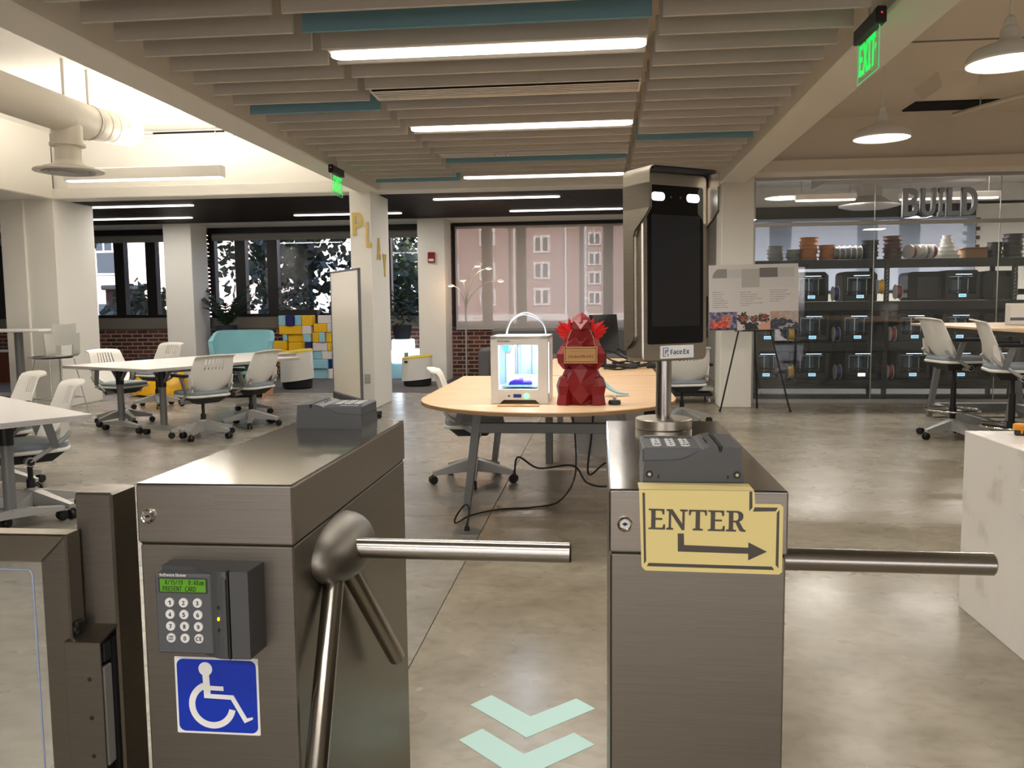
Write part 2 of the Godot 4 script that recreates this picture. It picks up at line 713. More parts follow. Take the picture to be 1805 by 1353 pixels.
	mat("yellow_pad", Color(0.80, 0.72, 0.25), 0.85)
	mat("sky_block", Color(0.56, 0.75, 0.81), 0.6)
	mat("navy_block", Color(0.03, 0.07, 0.38), 0.6)
	mat("white_block", Color(0.84, 0.81, 0.80), 0.6)
	mat("turquoise", Color(0.50, 0.71, 0.75), 0.95)
	mat("plywood", Color(0.80, 0.57, 0.42), 0.6)
	mat("navy_pot", Color(0.075, 0.085, 0.14), 0.6)
	for k in 3:
		var lf := mat("leaf_%d" % k, [Color(0.10, 0.17, 0.08), Color(0.14, 0.22, 0.10), Color(0.07, 0.12, 0.07)][k], 0.6)
		lf.backlight_enabled = true
		lf.backlight = Color(0.10, 0.14, 0.06)
	mat("stem", Color(0.16, 0.12, 0.08), 0.9)
	var ma := mat("marble", Color.WHITE, 0.25)
	ma.albedo_texture = noise_tex(0.008, 5, [Color(0.79, 0.755, 0.715), Color(0.90, 0.88, 0.85), Color(0.91, 0.89, 0.865), Color(0.90, 0.88, 0.85), Color(0.80, 0.78, 0.75)], 512, 44, FastNoiseLite.TYPE_PERLIN)
	tri_scale(ma, Vector3(0.9, 0.9, 0.9))
	mat("alarm_red", Color(0.50, 0.03, 0.03), 0.4)
	mat("gold", Color(0.78, 0.68, 0.38), 0.5)
	mat("letter_grey", Color(0.36, 0.39, 0.43), 0.45)
	mat("letter_side", Color(0.12, 0.125, 0.13), 0.5)
	mat("sofa_grey", Color(0.40, 0.40, 0.40), 0.95)
	mat("whiteboard", Color(0.84, 0.82, 0.77), 0.2)
	mat("tan_print", Color(0.62, 0.40, 0.22), 0.6)
	mat("cardboard", Color(0.55, 0.42, 0.30), 0.85)
	mat("clear_plastic", Color(0.75, 0.75, 0.74), 0.3)
	mat("purple", Color(0.20, 0.02, 0.55), 0.4)
	mat("plaque", Color(0.74, 0.56, 0.36), 0.6)
	mat("plaque_dark", Color(0.25, 0.15, 0.08), 0.7)
	mat("yellow_brush", Color(0.85, 0.55, 0.03), 0.6)
	mat("glass_edge", Color(0.55, 0.60, 0.72), 0.2)
	mat("shell_white", Color(0.88, 0.87, 0.85), 0.5)
	mat("yellow_vinyl", Color(0.90, 0.68, 0.02), 0.25)
	mat("frame_grey", Color(0.42, 0.43, 0.45), 0.4, 0.5)
	mat("printer_blue", Color(0.16, 0.25, 0.31), 0.4)
	mat("printer_pale", Color(0.36, 0.48, 0.55), 0.4)
	mat("panel_pale", Color(0.72, 0.82, 0.88), 0.4)
	mat("bed_glass", Color(0.55, 0.72, 0.78), 0.15)
	mat("tube_white", Color(0.88, 0.90, 0.93), 0.25)
	mat("purple_pale", Color(0.52, 0.38, 0.75), 0.4)
	mat("alu_light", Color(0.66, 0.66, 0.65), 0.45, 0.3)
	mat("fil_yellow", Color(0.80, 0.60, 0.05), 0.4)
	mat("fil_blue", Color(0.03, 0.08, 0.42), 0.4)
	mat("fil_red", Color(0.45, 0.02, 0.05), 0.4)
	mat("fil_grey", Color(0.42, 0.43, 0.44), 0.4)
	mat("fil_navy", Color(0.06, 0.07, 0.12), 0.4)
	mat("fil_brown", Color(0.25, 0.11, 0.09), 0.5)
	glow("glow_cyan", Color(0.35, 0.75, 0.95), 0.6)
	mat("plate_blue", Color(0.16, 0.38, 0.58), 0.5)
	for q in [["steel_hood", Color(0.56, 0.53, 0.49), 0.36], ["steel_bright", Color(0.72, 0.69, 0.64), 0.38]]:
		var hm := mat(q[0], q[1], q[2], 1.0)
		hm.roughness_texture = brush
		hm.albedo_texture = tone
		tri_scale(hm, Vector3(2.0, 5.0, 5.0), false)
	mat("letter_face", Color(0.60, 0.645, 0.70), 0.5)
	mat("dark_carpet", Color(0.22, 0.22, 0.22), 1.0)
	var sc := mat("pale_shade", Color(0.70, 0.76, 0.86, 0.72), 0.9)
	sc.transparency = BaseMaterial3D.TRANSPARENCY_ALPHA
	glow("bay_light", Color(0.75, 0.88, 1.0), 2.5)
	mat("brown_wall", Color(0.66, 0.625, 0.575), 0.8)
	mat("lawn", Color(0.20, 0.22, 0.10), 1.0)
	mat("pale_wall", Color(0.86, 0.80, 0.77), 0.9)
	mat("pink_brick", Color(0.66, 0.55, 0.53), 0.9)
	mat("white_trim", Color(0.88, 0.87, 0.87), 0.7)
	mat("far_pane", Color(0.20, 0.25, 0.30), 0.15)
	glow("tube_glow", Color(1.0, 0.965, 0.91), 2.2)
	glow("pendant_glow", Color(1.0, 0.96, 0.90), 2.0)
	glow("lamp_glow", Color(1.0, 0.93, 0.84), 2.5)
	glow("exit_glow", Color(0.02, 0.90, 0.34), 0.6)
	glow("exit_edge", Color(0.25, 0.9, 0.50), 0.3)
	glow("led_white", Color(0.93, 0.96, 1.0), 2.0)
	glow("led_cool", Color(0.82, 0.90, 1.0), 2.0)
	glow("led_yellow", Color(1.0, 0.80, 0.05), 1.6)
	glow("led_red", Color(1.0, 0.05, 0.15), 1.5)
	glow("lcd_green", Color(0.26, 0.46, 0.04), 0.32)
	glow("lcd_blue", Color(0.03, 0.10, 0.35), 0.5)
	glow("knob_green", Color(0.55, 0.95, 0.70), 0.7)
	glow("label_glow", Color(0.62, 0.82, 0.92), 0.75)
	glow("lamp_block", Color(0.92, 0.97, 1.0), 0.95)
	glow("screen_dim", Color(0.028, 0.029, 0.036), 0.5)


func make_floor() -> void:
	var fl := struct("floor", MB.new().span(Vector3(-12.6, -0.25, -15.9), Vector3(8.3, -0.012, 5.2)), M.joint, "polished concrete floor with saw-cut joints", "floor")
	var xs := [[-12.6, -0.6965, 1], [-0.6935, 8.3, 0]]
	var zs := [[5.2, -5.12], [-5.126, -8.9], [-8.906, -12.65]]
	for x in xs:
		for z in zs:
			obj("slab", MB.new().span(Vector3(x[0], -0.012, z[1]), Vector3(x[1], 0.0, z[0]), 0.002), M["concrete_%d" % x[2]], fl)
	obj("slab", MB.new().span(Vector3(1.6, -0.012, -15.9), Vector3(8.3, 0.0, -12.656)), M.concrete_0, fl)
	obj("carpet_tile", MB.new().span(Vector3(1.98, -0.002, -15.5), Vector3(8.3, 0.004, -11.34)), M.dark_carpet, fl)
	for k in 11:
		var x0 := -12.6 + k * 1.29
		obj("carpet_tile", MB.new().span(Vector3(x0, -0.012, -14.25), Vector3(x0 + 1.285, 0.004, -12.656)), M.carpet, fl)
		obj("carpet_tile", MB.new().span(Vector3(x0, -0.012, -15.9), Vector3(x0 + 1.285, 0.004, -14.255)), M.carpet, fl)


func make_shell() -> void:
	# roof and ceilings
	struct("ceiling", MB.new().span(Vector3(-7.5, 3.6, -10.8), Vector3(-2.9, 3.75, 5.2)), M.white_wall, "high white painted ceiling over the left work area", "ceiling")
	var rc := struct("ceiling", MB.new().span(Vector3(1.6, 3.53, -10.95), Vector3(8.3, 3.75, 5.2)), M.ceiling_paint, "high beige painted ceiling over the right work area", "ceiling")
	obj("joint", MB.new().span(Vector3(1.75, 3.522, -7.91), Vector3(8.0, 3.53, -7.885)), M.sill, rc)
	obj("raised_panel", MB.new().hexa([Vector3(3.36, 3.40, -9.58), Vector3(3.74, 3.40, -9.58), Vector3(3.66, 3.40, -9.0), Vector3(3.34, 3.40, -9.0), Vector3(3.28, 3.535, -9.65), Vector3(3.82, 3.535, -9.65), Vector3(3.66, 3.535, -8.93), Vector3(3.26, 3.535, -8.93)]), M.ceiling_paint, rc)
	struct("ceiling", MB.new().span(Vector3(-12.6, 3.3, -10.8), Vector3(-7.5, 3.75, 5.2)), M.cream, "ceiling over the far left bay", "ceiling")
	var mid := struct("ceiling", MB.new().span(Vector3(-3.0, 3.02, -10.8), Vector3(1.7, 3.75, 5.2)), M.deck, "taupe ceiling hung with rows of grey and blue felt slats", "ceiling")
	for k in range(-14, 20):
		var z := -4.22 - 0.3 * k
		for gi in 3:
			var g: Array = [[-2.622, -1.625], [-1.572, 0.255], [0.31, 1.325]][gi]
			var blue: bool = gi == 0 and k in [7, 19, -6] or gi == 1 and k in [1, 15, -8] or gi == 2 and k in [12, -4]
			obj("slat", MB.new().span(Vector3(g[0], 2.75, z - 0.012), Vector3(g[1], 2.95, z + 0.012), 0.002), M.blue_felt if blue else M.felt, mid)
	# hanger rails above the slats
	for x in [-2.3, -1.9, -1.2, -0.2, 0.6, 1.05]:
		obj("rail", MB.new().span(Vector3(x - 0.02, 2.95, -10.3), Vector3(x + 0.02, 3.02, 0.4)), M.deck, mid)
	# beams
	for b in [[-3.08, -2.78, "white beam along the left edge of the slatted ceiling"], [1.43, 1.745, "white beam along the right edge of the slatted ceiling"], [-7.9, -7.15, "white beam over the leftmost column"]]:
		struct("trim_1" if b[0] < -3.05 and b[0] > -4 else ("trim_2" if b[0] > 0 else "trim_3"), MB.new().span(Vector3(b[0], 2.75, -10.66), Vector3(b[1], 3.62, 5.2), 0.012), M.cream, b[2], "beam")
	struct("trim_4", MB.new().span(Vector3(-12.6, 2.75, -10.97), Vector3(1.47, 2.895, -10.652), 0.01).span(Vector3(-12.6, 2.89, -10.97), Vector3(1.47, 3.75, -10.75)).span(Vector3(-7.17, 2.89, -10.76), Vector3(-6.98, 3.6, -10.70)).span(Vector3(-3.47, 2.89, -10.76), Vector3(-3.0, 3.6, -10.70)), M.white_wall, "white cross beam and upper wall above the columns", "beam")
	struct("trim_5", MB.new().span(Vector3(1.4, 2.88, -11.5), Vector3(8.3, 3.03, -10.83), 0.01).span(Vector3(1.4, 3.0, -11.5), Vector3(8.3, 3.75, -10.90)).span(Vector3(1.4, 3.0, -10.95), Vector3(2.07, 3.6, -10.84)), M.ceiling_paint, "beige upper wall above the glass room front", "wall")
	# columns
	struct("trim_6", MB.new().span(Vector3(-3.165, 0, -11.5), Vector3(-2.885, 2.76, -10.63), 0.008), M.white_wall, "white square column carrying gold letters", "column")
	struct("trim_7", MB.new().span(Vector3(1.475, 0, -11.32), Vector3(1.86, 2.9, -10.82), 0.008), M.cream, "white square column at the left end of the glass room", "column")
	struct("trim_8", MB.new().span(Vector3(-7.91, 0, -11.55), Vector3(-7.57, 2.76, -10.63), 0.008).span(Vector3(-7.6, 0, -11.55), Vector3(-7.165, 2.76, -10.66), 0.008), M.white_wall, "wide white column at the left edge", "column")
	struct("trim_9", MB.new().span(Vector3(-7.714, 0, -15.12), Vector3(-7.197, 2.81, -14.5), 0.008), M.white_wall, "white pillar between the two left windows", "column")
	struct("trim_10", MB.new().span(Vector3(-3.139, 0, -15.12), Vector3(-2.667, 2.81, -14.5), 0.008), M.white_wall, "white pillar with the red fire alarm", "column")
	# dark wood ceiling, planks
	var dc := struct("ceiling", MB.new().span(Vector3(-12.6, 2.83, -14.5), Vector3(1.5, 3.75, -10.9)), M.slot_dark, "dark brown wood plank ceiling in front of the windows", "ceiling")
	for k in 18:
		var z := -10.98 - k * 0.196
		var cut := [-12.6, -9.4 + 1.1 * (k % 3), -4.6 - 0.7 * (k % 2), -0.62 + 0.04 * k, 1.47]
		for j in 4:
			obj("plank", MB.new().span(Vector3(cut[j] + 0.003, 2.80, z - 0.190), Vector3(cut[j + 1] - 0.003, 2.83, z), 0.003), M.dark_wood, dc)
	struct("trim_11", MB.new().span(Vector3(-12.6, 2.80, -15.9), Vector3(1.96, 3.75, -14.5)), M.white_wall, "white bulkhead above the windows", "wall")
	# outer walls that close the room
	struct("wall_left", MB.new().span(Vector3(-12.8, -0.2, -15.9), Vector3(-12.6, 3.75, 5.2)), M.cream, "left end wall", "wall")
	struct("wall_right", MB.new().span(Vector3(8.3, -0.2, -15.9), Vector3(8.5, 3.75, 5.2)), M.cream, "right end wall", "wall")
	struct("wall_front", MB.new().span(Vector3(-12.8, -0.2, 5.2), Vector3(-4.0, 3.75, 5.4)).span(Vector3(6.5, -0.2, 5.2), Vector3(8.5, 3.75, 5.4)).span(Vector3(-4.0, 2.5, 5.2), Vector3(6.5, 3.75, 5.4)).span(Vector3(-4.0, -0.2, 5.2), Vector3(6.5, 0.02, 5.4)), M.brown_wall, "entrance wall with glazed doors behind the camera", "wall")
	var ew := struct("window_8", MB.new().span(Vector3(-4.0, 2.42, 5.25), Vector3(6.5, 2.5, 5.35)).span(Vector3(-4.0, 0.02, 5.25), Vector3(6.5, 0.10, 5.35)), M.frame_black, "glazed entrance front", "window")
	for k in 8:
		obj("mullion", MB.new().span(Vector3(-4.0 + k * 1.486, 0.1, 5.25), Vector3(-3.93 + k * 1.486, 2.42, 5.35)), M.frame_black, ew)
		if k < 7:
			obj("pane", MB.new().span(Vector3(-3.93 + k * 1.486, 0.1, 5.295), Vector3(-2.514 + k * 1.486, 2.42, 5.305)), M.clear_glass, ew)
	struct("canopy", MB.new().span(Vector3(-6.0, 2.7, 5.4), Vector3(8.5, 2.95, 9.5)), M.cream, "entrance canopy", "roof")
	struct("forecourt", MB.new().span(Vector3(-14, -0.3, 5.4), Vector3(12, -0.05, 30)), M.concrete_0, "forecourt outside the entrance", "ground")
	struct("roof", MB.new().span(Vector3(-13, 3.75, -16.1), Vector3(8.7, 9.0, 5.6)), M.cream, "upper storeys over the room", "roof")


func make_windows() -> void:
	# wall below the windows: mortar core, single bricks where they show
	var wb := struct("wall_back", MB.new().span(Vector3(-12.6, 0, -15.75), Vector3(0.62, 0.93, -15.515)).span(Vector3(-12.6, 2.72, -15.75), Vector3(1.96, 2.85, -15.5)).span(Vector3(0.6, 0, -15.75), Vector3(1.96, 2.85, -15.5)), M.mortar, "brick window wall at the back of the room", "wall")
	var rest := MB.new()
	var variants := []
	var r2 := RandomNumberGenerator.new()
	r2.seed = 5
	for k in 6:
		var s := Vector3(0.197 + r2.randf_range(-0.005, 0.002), 0.056 + r2.randf_range(-0.002, 0.001), 0.05)
		variants.append(MB.new().box(Vector3.ZERO, s, 0.004).mesh())
	for row in 12:
		var y := 0.04 + row * 0.0755
		var x := -12.5 + (0.107 if row % 2 else 0.0)
		while x < 0.5:
			var show: bool = (x > -10.2 and x < -7.8) and row > 1 or (x > -7.15 and x < -5.85) and row > 5 or (x > -2.68 and x < -2.0)
			if show:
				var b := obj("brick", variants[r2.randi() % 6], M["brick_%d" % (r2.randi() % 4)], wb)
				b.position = Vector3(x, y, -15.534 + r2.randf_range(-0.003, 0.003))
			else:
				rest.box(Vector3(x, y, -15.534), Vector3(0.197, 0.056, 0.05))
			x += 0.214
	tag(obj("brickwork", rest, M.brick_0, wb), "", "", "", "stuff")
	obj("sill", MB.new().span(Vector3(-12.6, 0.925, -15.75), Vector3(-2.70, 1.14, -15.46), 0.008), M.sill, wb)
	obj("sill", MB.new().span(Vector3(-2.70, 0.89, -15.75), Vector3(0.62, 0.93, -15.50), 0.004), M.sill, wb)
	# brick jambs beside the openings
	for jx in [-7.36, -2.715]:
		for row in 24:
			var b := obj("brick", variants[row % 6], M["brick_%d" % (row % 4)], wb)
			b.position = Vector3(jx, 0.97 + row * 0.0755, -15.43 if jx < -5 else -15.40)
			b.rotation.y = PI / 2
			b.scale = Vector3(0.9, 1, 0.8)
	# windows: frame, mullions, pane, rolled shade
	var n := 0
	for w in [[-12.6, -10.6, [-11.6]], [-10.35, -7.75, [-9.127, -8.495]], [-7.33, -3.14, [-6.73, -6.11, -3.95]], [-3.14, -2.72, []]]:
		n += 1
		var fr := struct("window_%d" % n, MB.new().span(Vector3(w[0], 1.14, -15.62), Vector3(w[1], 1.20, -15.47)).span(Vector3(w[0], 2.60, -15.62), Vector3(w[1], 2.86, -15.44)).span(Vector3(w[0], 1.14, -15.62), Vector3(w[0] + 0.10, 2.8, -15.47)).span(Vector3(w[1] - 0.06, 1.14, -15.62), Vector3(w[1], 2.8, -15.47)), M.frame_black, "black framed window number %d from the left looking out on trees" % n, "window")
		var edges := [w[0] + 0.1]
		for m in w[2]:
			obj("mullion", MB.new().span(Vector3(m - 0.10, 1.19, -15.62), Vector3(m + 0.10, 2.62, -15.46), 0.004), M.frame_black, fr)
			edges.append(m - 0.1)
			edges.append(m + 0.1)
		edges.append(w[1] - 0.06)
		for k in range(0, edges.size(), 2):
			obj("pane", MB.new().span(Vector3(edges[k], 1.19, -15.557), Vector3(edges[k + 1], 2.61, -15.55)), M.tinted_glass, fr)
		obj("rolled_shade", MB.new().cyl(Vector3(w[0] + 0.1, 2.64, -15.43), Vector3(w[1] - 0.06, 2.64, -15.43), 0.055, 0.055, 16).span(Vector3(w[0] + 0.1, 2.555, -15.40), Vector3(w[1] - 0.06, 2.64, -15.394)), M.shade_roll, fr)
	# the wide window behind the big blind
	var bw := struct("window_5", MB.new().span(Vector3(-2.66, 2.735, -15.62), Vector3(0.62, 2.85, -15.40)).span(Vector3(-2.70, 0.93, -15.62), Vector3(0.62, 0.98, -15.47)).span(Vector3(-2.70, 0.93, -15.62), Vector3(-2.64, 2.8, -15.42)), M.frame_black, "wide window behind the lowered roller blind", "window")
	for m in [-2.08, -1.45, 0.12]:
		obj("mullion", MB.new().span(Vector3(m - 0.09, 0.95, -15.62), Vector3(m + 0.09, 2.75, -15.52)), M.frame_black, bw)
	for e in [[-2.64, -2.17], [-1.99, -1.54], [-1.36, 0.03], [0.21, 0.62]]:
		obj("pane", MB.new().span(Vector3(e[0], 0.98, -15.577), Vector3(e[1], 2.74, -15.57)), M.clear_glass, bw)
	var bt := thing("roller_blind", "wide translucent beige roller blind drawn down over the window behind the floor lamp", "blind", Vector3(-1.03, 2.76, -15.41))
	obj("fabric", MB.new().span(Vector3(-1.61, -1.87, -0.001), Vector3(1.65, -0.02, 0.001)), M.blind_mesh, bt)
	obj("hem_bar", MB.new().span(Vector3(-1.61, -1.89, -0.008), Vector3(1.65, -1.865, 0.008), 0.003), M.shell_grey, bt)
	obj("roller", MB.new().cyl(Vector3(-1.62, 0.0, -0.01), Vector3(1.66, 0.0, -0.01), 0.03), M.frame_black, bt)
	# partition that closes the glass room off from the window zone
	struct("wall_partition", MB.new().span(Vector3(1.90, 0, -15.75), Vector3(1.98, 2.9, -11.4)).span(Vector3(1.88, 1.9, -15.0), Vector3(1.905, 1.95, -11.5)).span(Vector3(1.88, 0, -13.4), Vector3(1.905, 2.8, -13.34)), M.shell_grey, "grey framed partition behind the right column", "wall")


func make_outside() -> void:
	struct("ground", MB.new().span(Vector3(-90, -0.8, -120), Vector3(60, -0.3, -16.1)), M.lawn, "lawn outside the windows", "ground")
	# sunlit pale building far left
	var a := thing("pale_building", "pale sunlit building seen through the left window", "building", Vector3(-27.0, -0.3, -40))
	obj("wall", MB.new().span(Vector3(-12, 0, -8), Vector3(9, 14, 0)), M.pale_wall, a)
	for x in [-5.0, -1.1, 2.9, 7.0]:
		for y in [-0.2, 3.4, 7.0]:
			var w := obj("window", MB.new().span(Vector3(x - 0.75, y - 0.1, 0.0), Vector3(x + 0.75, y + 2.2, 0.06)), M.white_trim, a)
			for k in 3:
				obj("pane", MB.new().span(Vector3(x - 0.66 + k * 0.46, y + 1.1, 0.06), Vector3(x - 0.28 + k * 0.46, y + 2.1, 0.075)), M.far_pane, w)
			obj("pane", MB.new().span(Vector3(x - 0.62, y, 0.06), Vector3(x + 0.62, y + 1.0, 0.075)), M.far_pane, w)
	for x in [-3.0, 1.3, 5.4]:
		obj("downpipe", MB.new().cyl(Vector3(x, 0, 0.1), Vector3(x, 14, 0.1), 0.06), M.plaque, a)
	var b := thing("brick_building", "pinkish brick building with white windows seen through the blind", "building", Vector3(0.0, -0.3, -60))
	obj("wall", MB.new().span(Vector3(-6.2, 0, -10), Vector3(-2.35, 16, 0.9)).span(Vector3(-2.35, 0, -10), Vector3(-1.25, 16, 0.0)).span(Vector3(-1.25, 0, -10), Vector3(6.0, 16, 0.9)).span(Vector3(-12.5, 0, -10), Vector3(-6.2, 16, 0.0)), M.pink_brick, b)
	obj("cornice", MB.new().span(Vector3(-6.3, 0.55, 0.6), Vector3(-2.3, 1.0, 1.15)).span(Vector3(-1.3, 0.55, 0.6), Vector3(6.0, 1.0, 1.15)).span(Vector3(-12.5, 0.55, -0.2), Vector3(-6.2, 1.0, 0.25)), M.white_trim, b)
	for c in [[-4.10, 0.9, 1.15, 1.2, [2.2, 4.0, 5.8, 7.6]], [-0.47, 0.9, 0.9, 0.9, [2.07, 3.43, 4.75, 6.1, 7.5]], [2.2, 0.9, 0.9, 0.9, [2.07, 3.43, 4.75, 6.1, 7.5]], [-8.0, 0.0, 1.15, 1.2, [2.2, 4.0, 6.4]], [-10.6, 0.0, 1.15, 1.2, [2.2, 4.0, 6.4]]]:
		for y in c[4]:
			var w := obj("window", MB.new().span(Vector3(c[0] - c[2] / 2, y - c[3] / 2, c[1]), Vector3(c[0] + c[2] / 2, y + c[3] / 2, c[1] + 0.09)), M.white_trim, b)
			for s in [-1, 1]:
				obj("pane", MB.new().span(Vector3(c[0] + s * c[2] * 0.22 - c[2] * 0.14, y - c[3] * 0.36, c[1] + 0.09), Vector3(c[0] + s * c[2] * 0.22 + c[2] * 0.14, y + c[3] * 0.36, c[1] + 0.12)), M.far_pane, w)
	for x in [-6.0, -2.45, -1.1]:
		obj("downpipe", MB.new().cyl(Vector3(x, 0, 1.0), Vector3(x, 15, 1.0), 0.09), M.white_trim, b)
	# trees, each with trunk and a crown of separate leaf clumps
	var spots := [[-14.6, -20.6, 4.4, 1.2, "leafy dark tree at the left edge of the left window"], [-17.2, -26.5, 5.6, 1.3, "small tree with a thin straight trunk in the left window"], [-10.9, -19.6, 2.3, 1.0, "low dark bushy tree in the right part of the left window"], [-9.2, -22.6, 5.2, 1.5, "dark tree behind the palm in the middle window"],
		[-6.9, -19.6, 4.6, 1.3, "broad dark tree filling the middle window"], [-6.0, -26.2, 5.2, 1.5, "dark tree outside the middle window left of the gold lettered column"], [-4.45, -18.4, 2.9, 0.75, "slim round tree in the narrow window beside the fire alarm pillar"]]
	var k := 0
	for s in spots:
		k += 1
		var t := thing("tree", s[4], "tree", Vector3(s[0], -0.3, s[1]), 0, "trees outside the windows")
		obj("trunk", MB.new().tube([Vector3(0, 0, 0), Vector3(0.05, s[2] * 0.35, 0), Vector3(-0.05, s[2] * 0.8, 0.05)], 0.09 if k != 2 else 0.07, 8), M.stem, t)
		var cr := MB.new()
		rng.seed = 100 + k
		var n := 1100 if s[3] > 1.2 else 600
		for i in n:
			var d := Vector3(rng.randfn(), rng.randfn(), rng.randfn()).normalized() * pow(rng.randf(), 0.5)
			var p := Vector3(d.x * s[3], s[2] * (0.60 if k != 2 else 0.8) + d.y * s[2] * (0.42 if k != 2 else 0.2), d.z * s[3])
			var u := Vector3(rng.randfn(), rng.randfn(), rng.randfn()).normalized() * rng.randf_range(0.07, 0.16)
			var w := u.cross(Vector3(rng.randfn(), rng.randfn(), rng.randfn()).normalized()) * 0.8
			cr.quad(p - u, p - w, p + u, p + w, Vector3.UP)
		obj("crown", cr, M["leaf_%d" % (k % 3)], t)
		t.get_child(1).set_meta("kind", "stuff")
	var gp := thing("gate_pier", "square brick gate pier on the lawn outside the left window", "pier", Vector3(-14.6, -0.3, -25.0))
	obj("shaft", MB.new().span(Vector3(-0.4, 0, -0.4), Vector3(0.4, 2.2, 0.4)), M.brick_3, gp)
	obj("cap", MB.new().span(Vector3(-0.5, 2.2, -0.5), Vector3(0.5, 2.35, 0.5), 0.03).rings(Vector3.ZERO, [[0.0, 2.34], [0.12, 2.35], [0.14, 2.45], [0.08, 2.55], [0.0, 2.58]], 10), M.sill, gp)


func lock_on(parent: Node3D, where: Vector3) -> void:
	var r := Basis(Vector3.RIGHT, PI / 2)
	var mb := MB.new().at(Transform3D(r, where))
	mb.rings(Vector3.ZERO, [[0.0, 0.004], [0.008, 0.004], [0.0085, 0.007], [0.0105, 0.008], [0.0125, 0.006], [0.013, 0.0], [0.013, -0.002]], 24)
	var l := obj("lock", mb, M.chrome, parent)
	obj("keyhole", MB.new().box(where + Vector3(0, 0, 0.0045), Vector3(0.0085, 0.0022, 0.0015)).cyl(where + Vector3(0, 0, 0.004), where + Vector3(0, 0, 0.0052), 0.0028), M.ink, l)


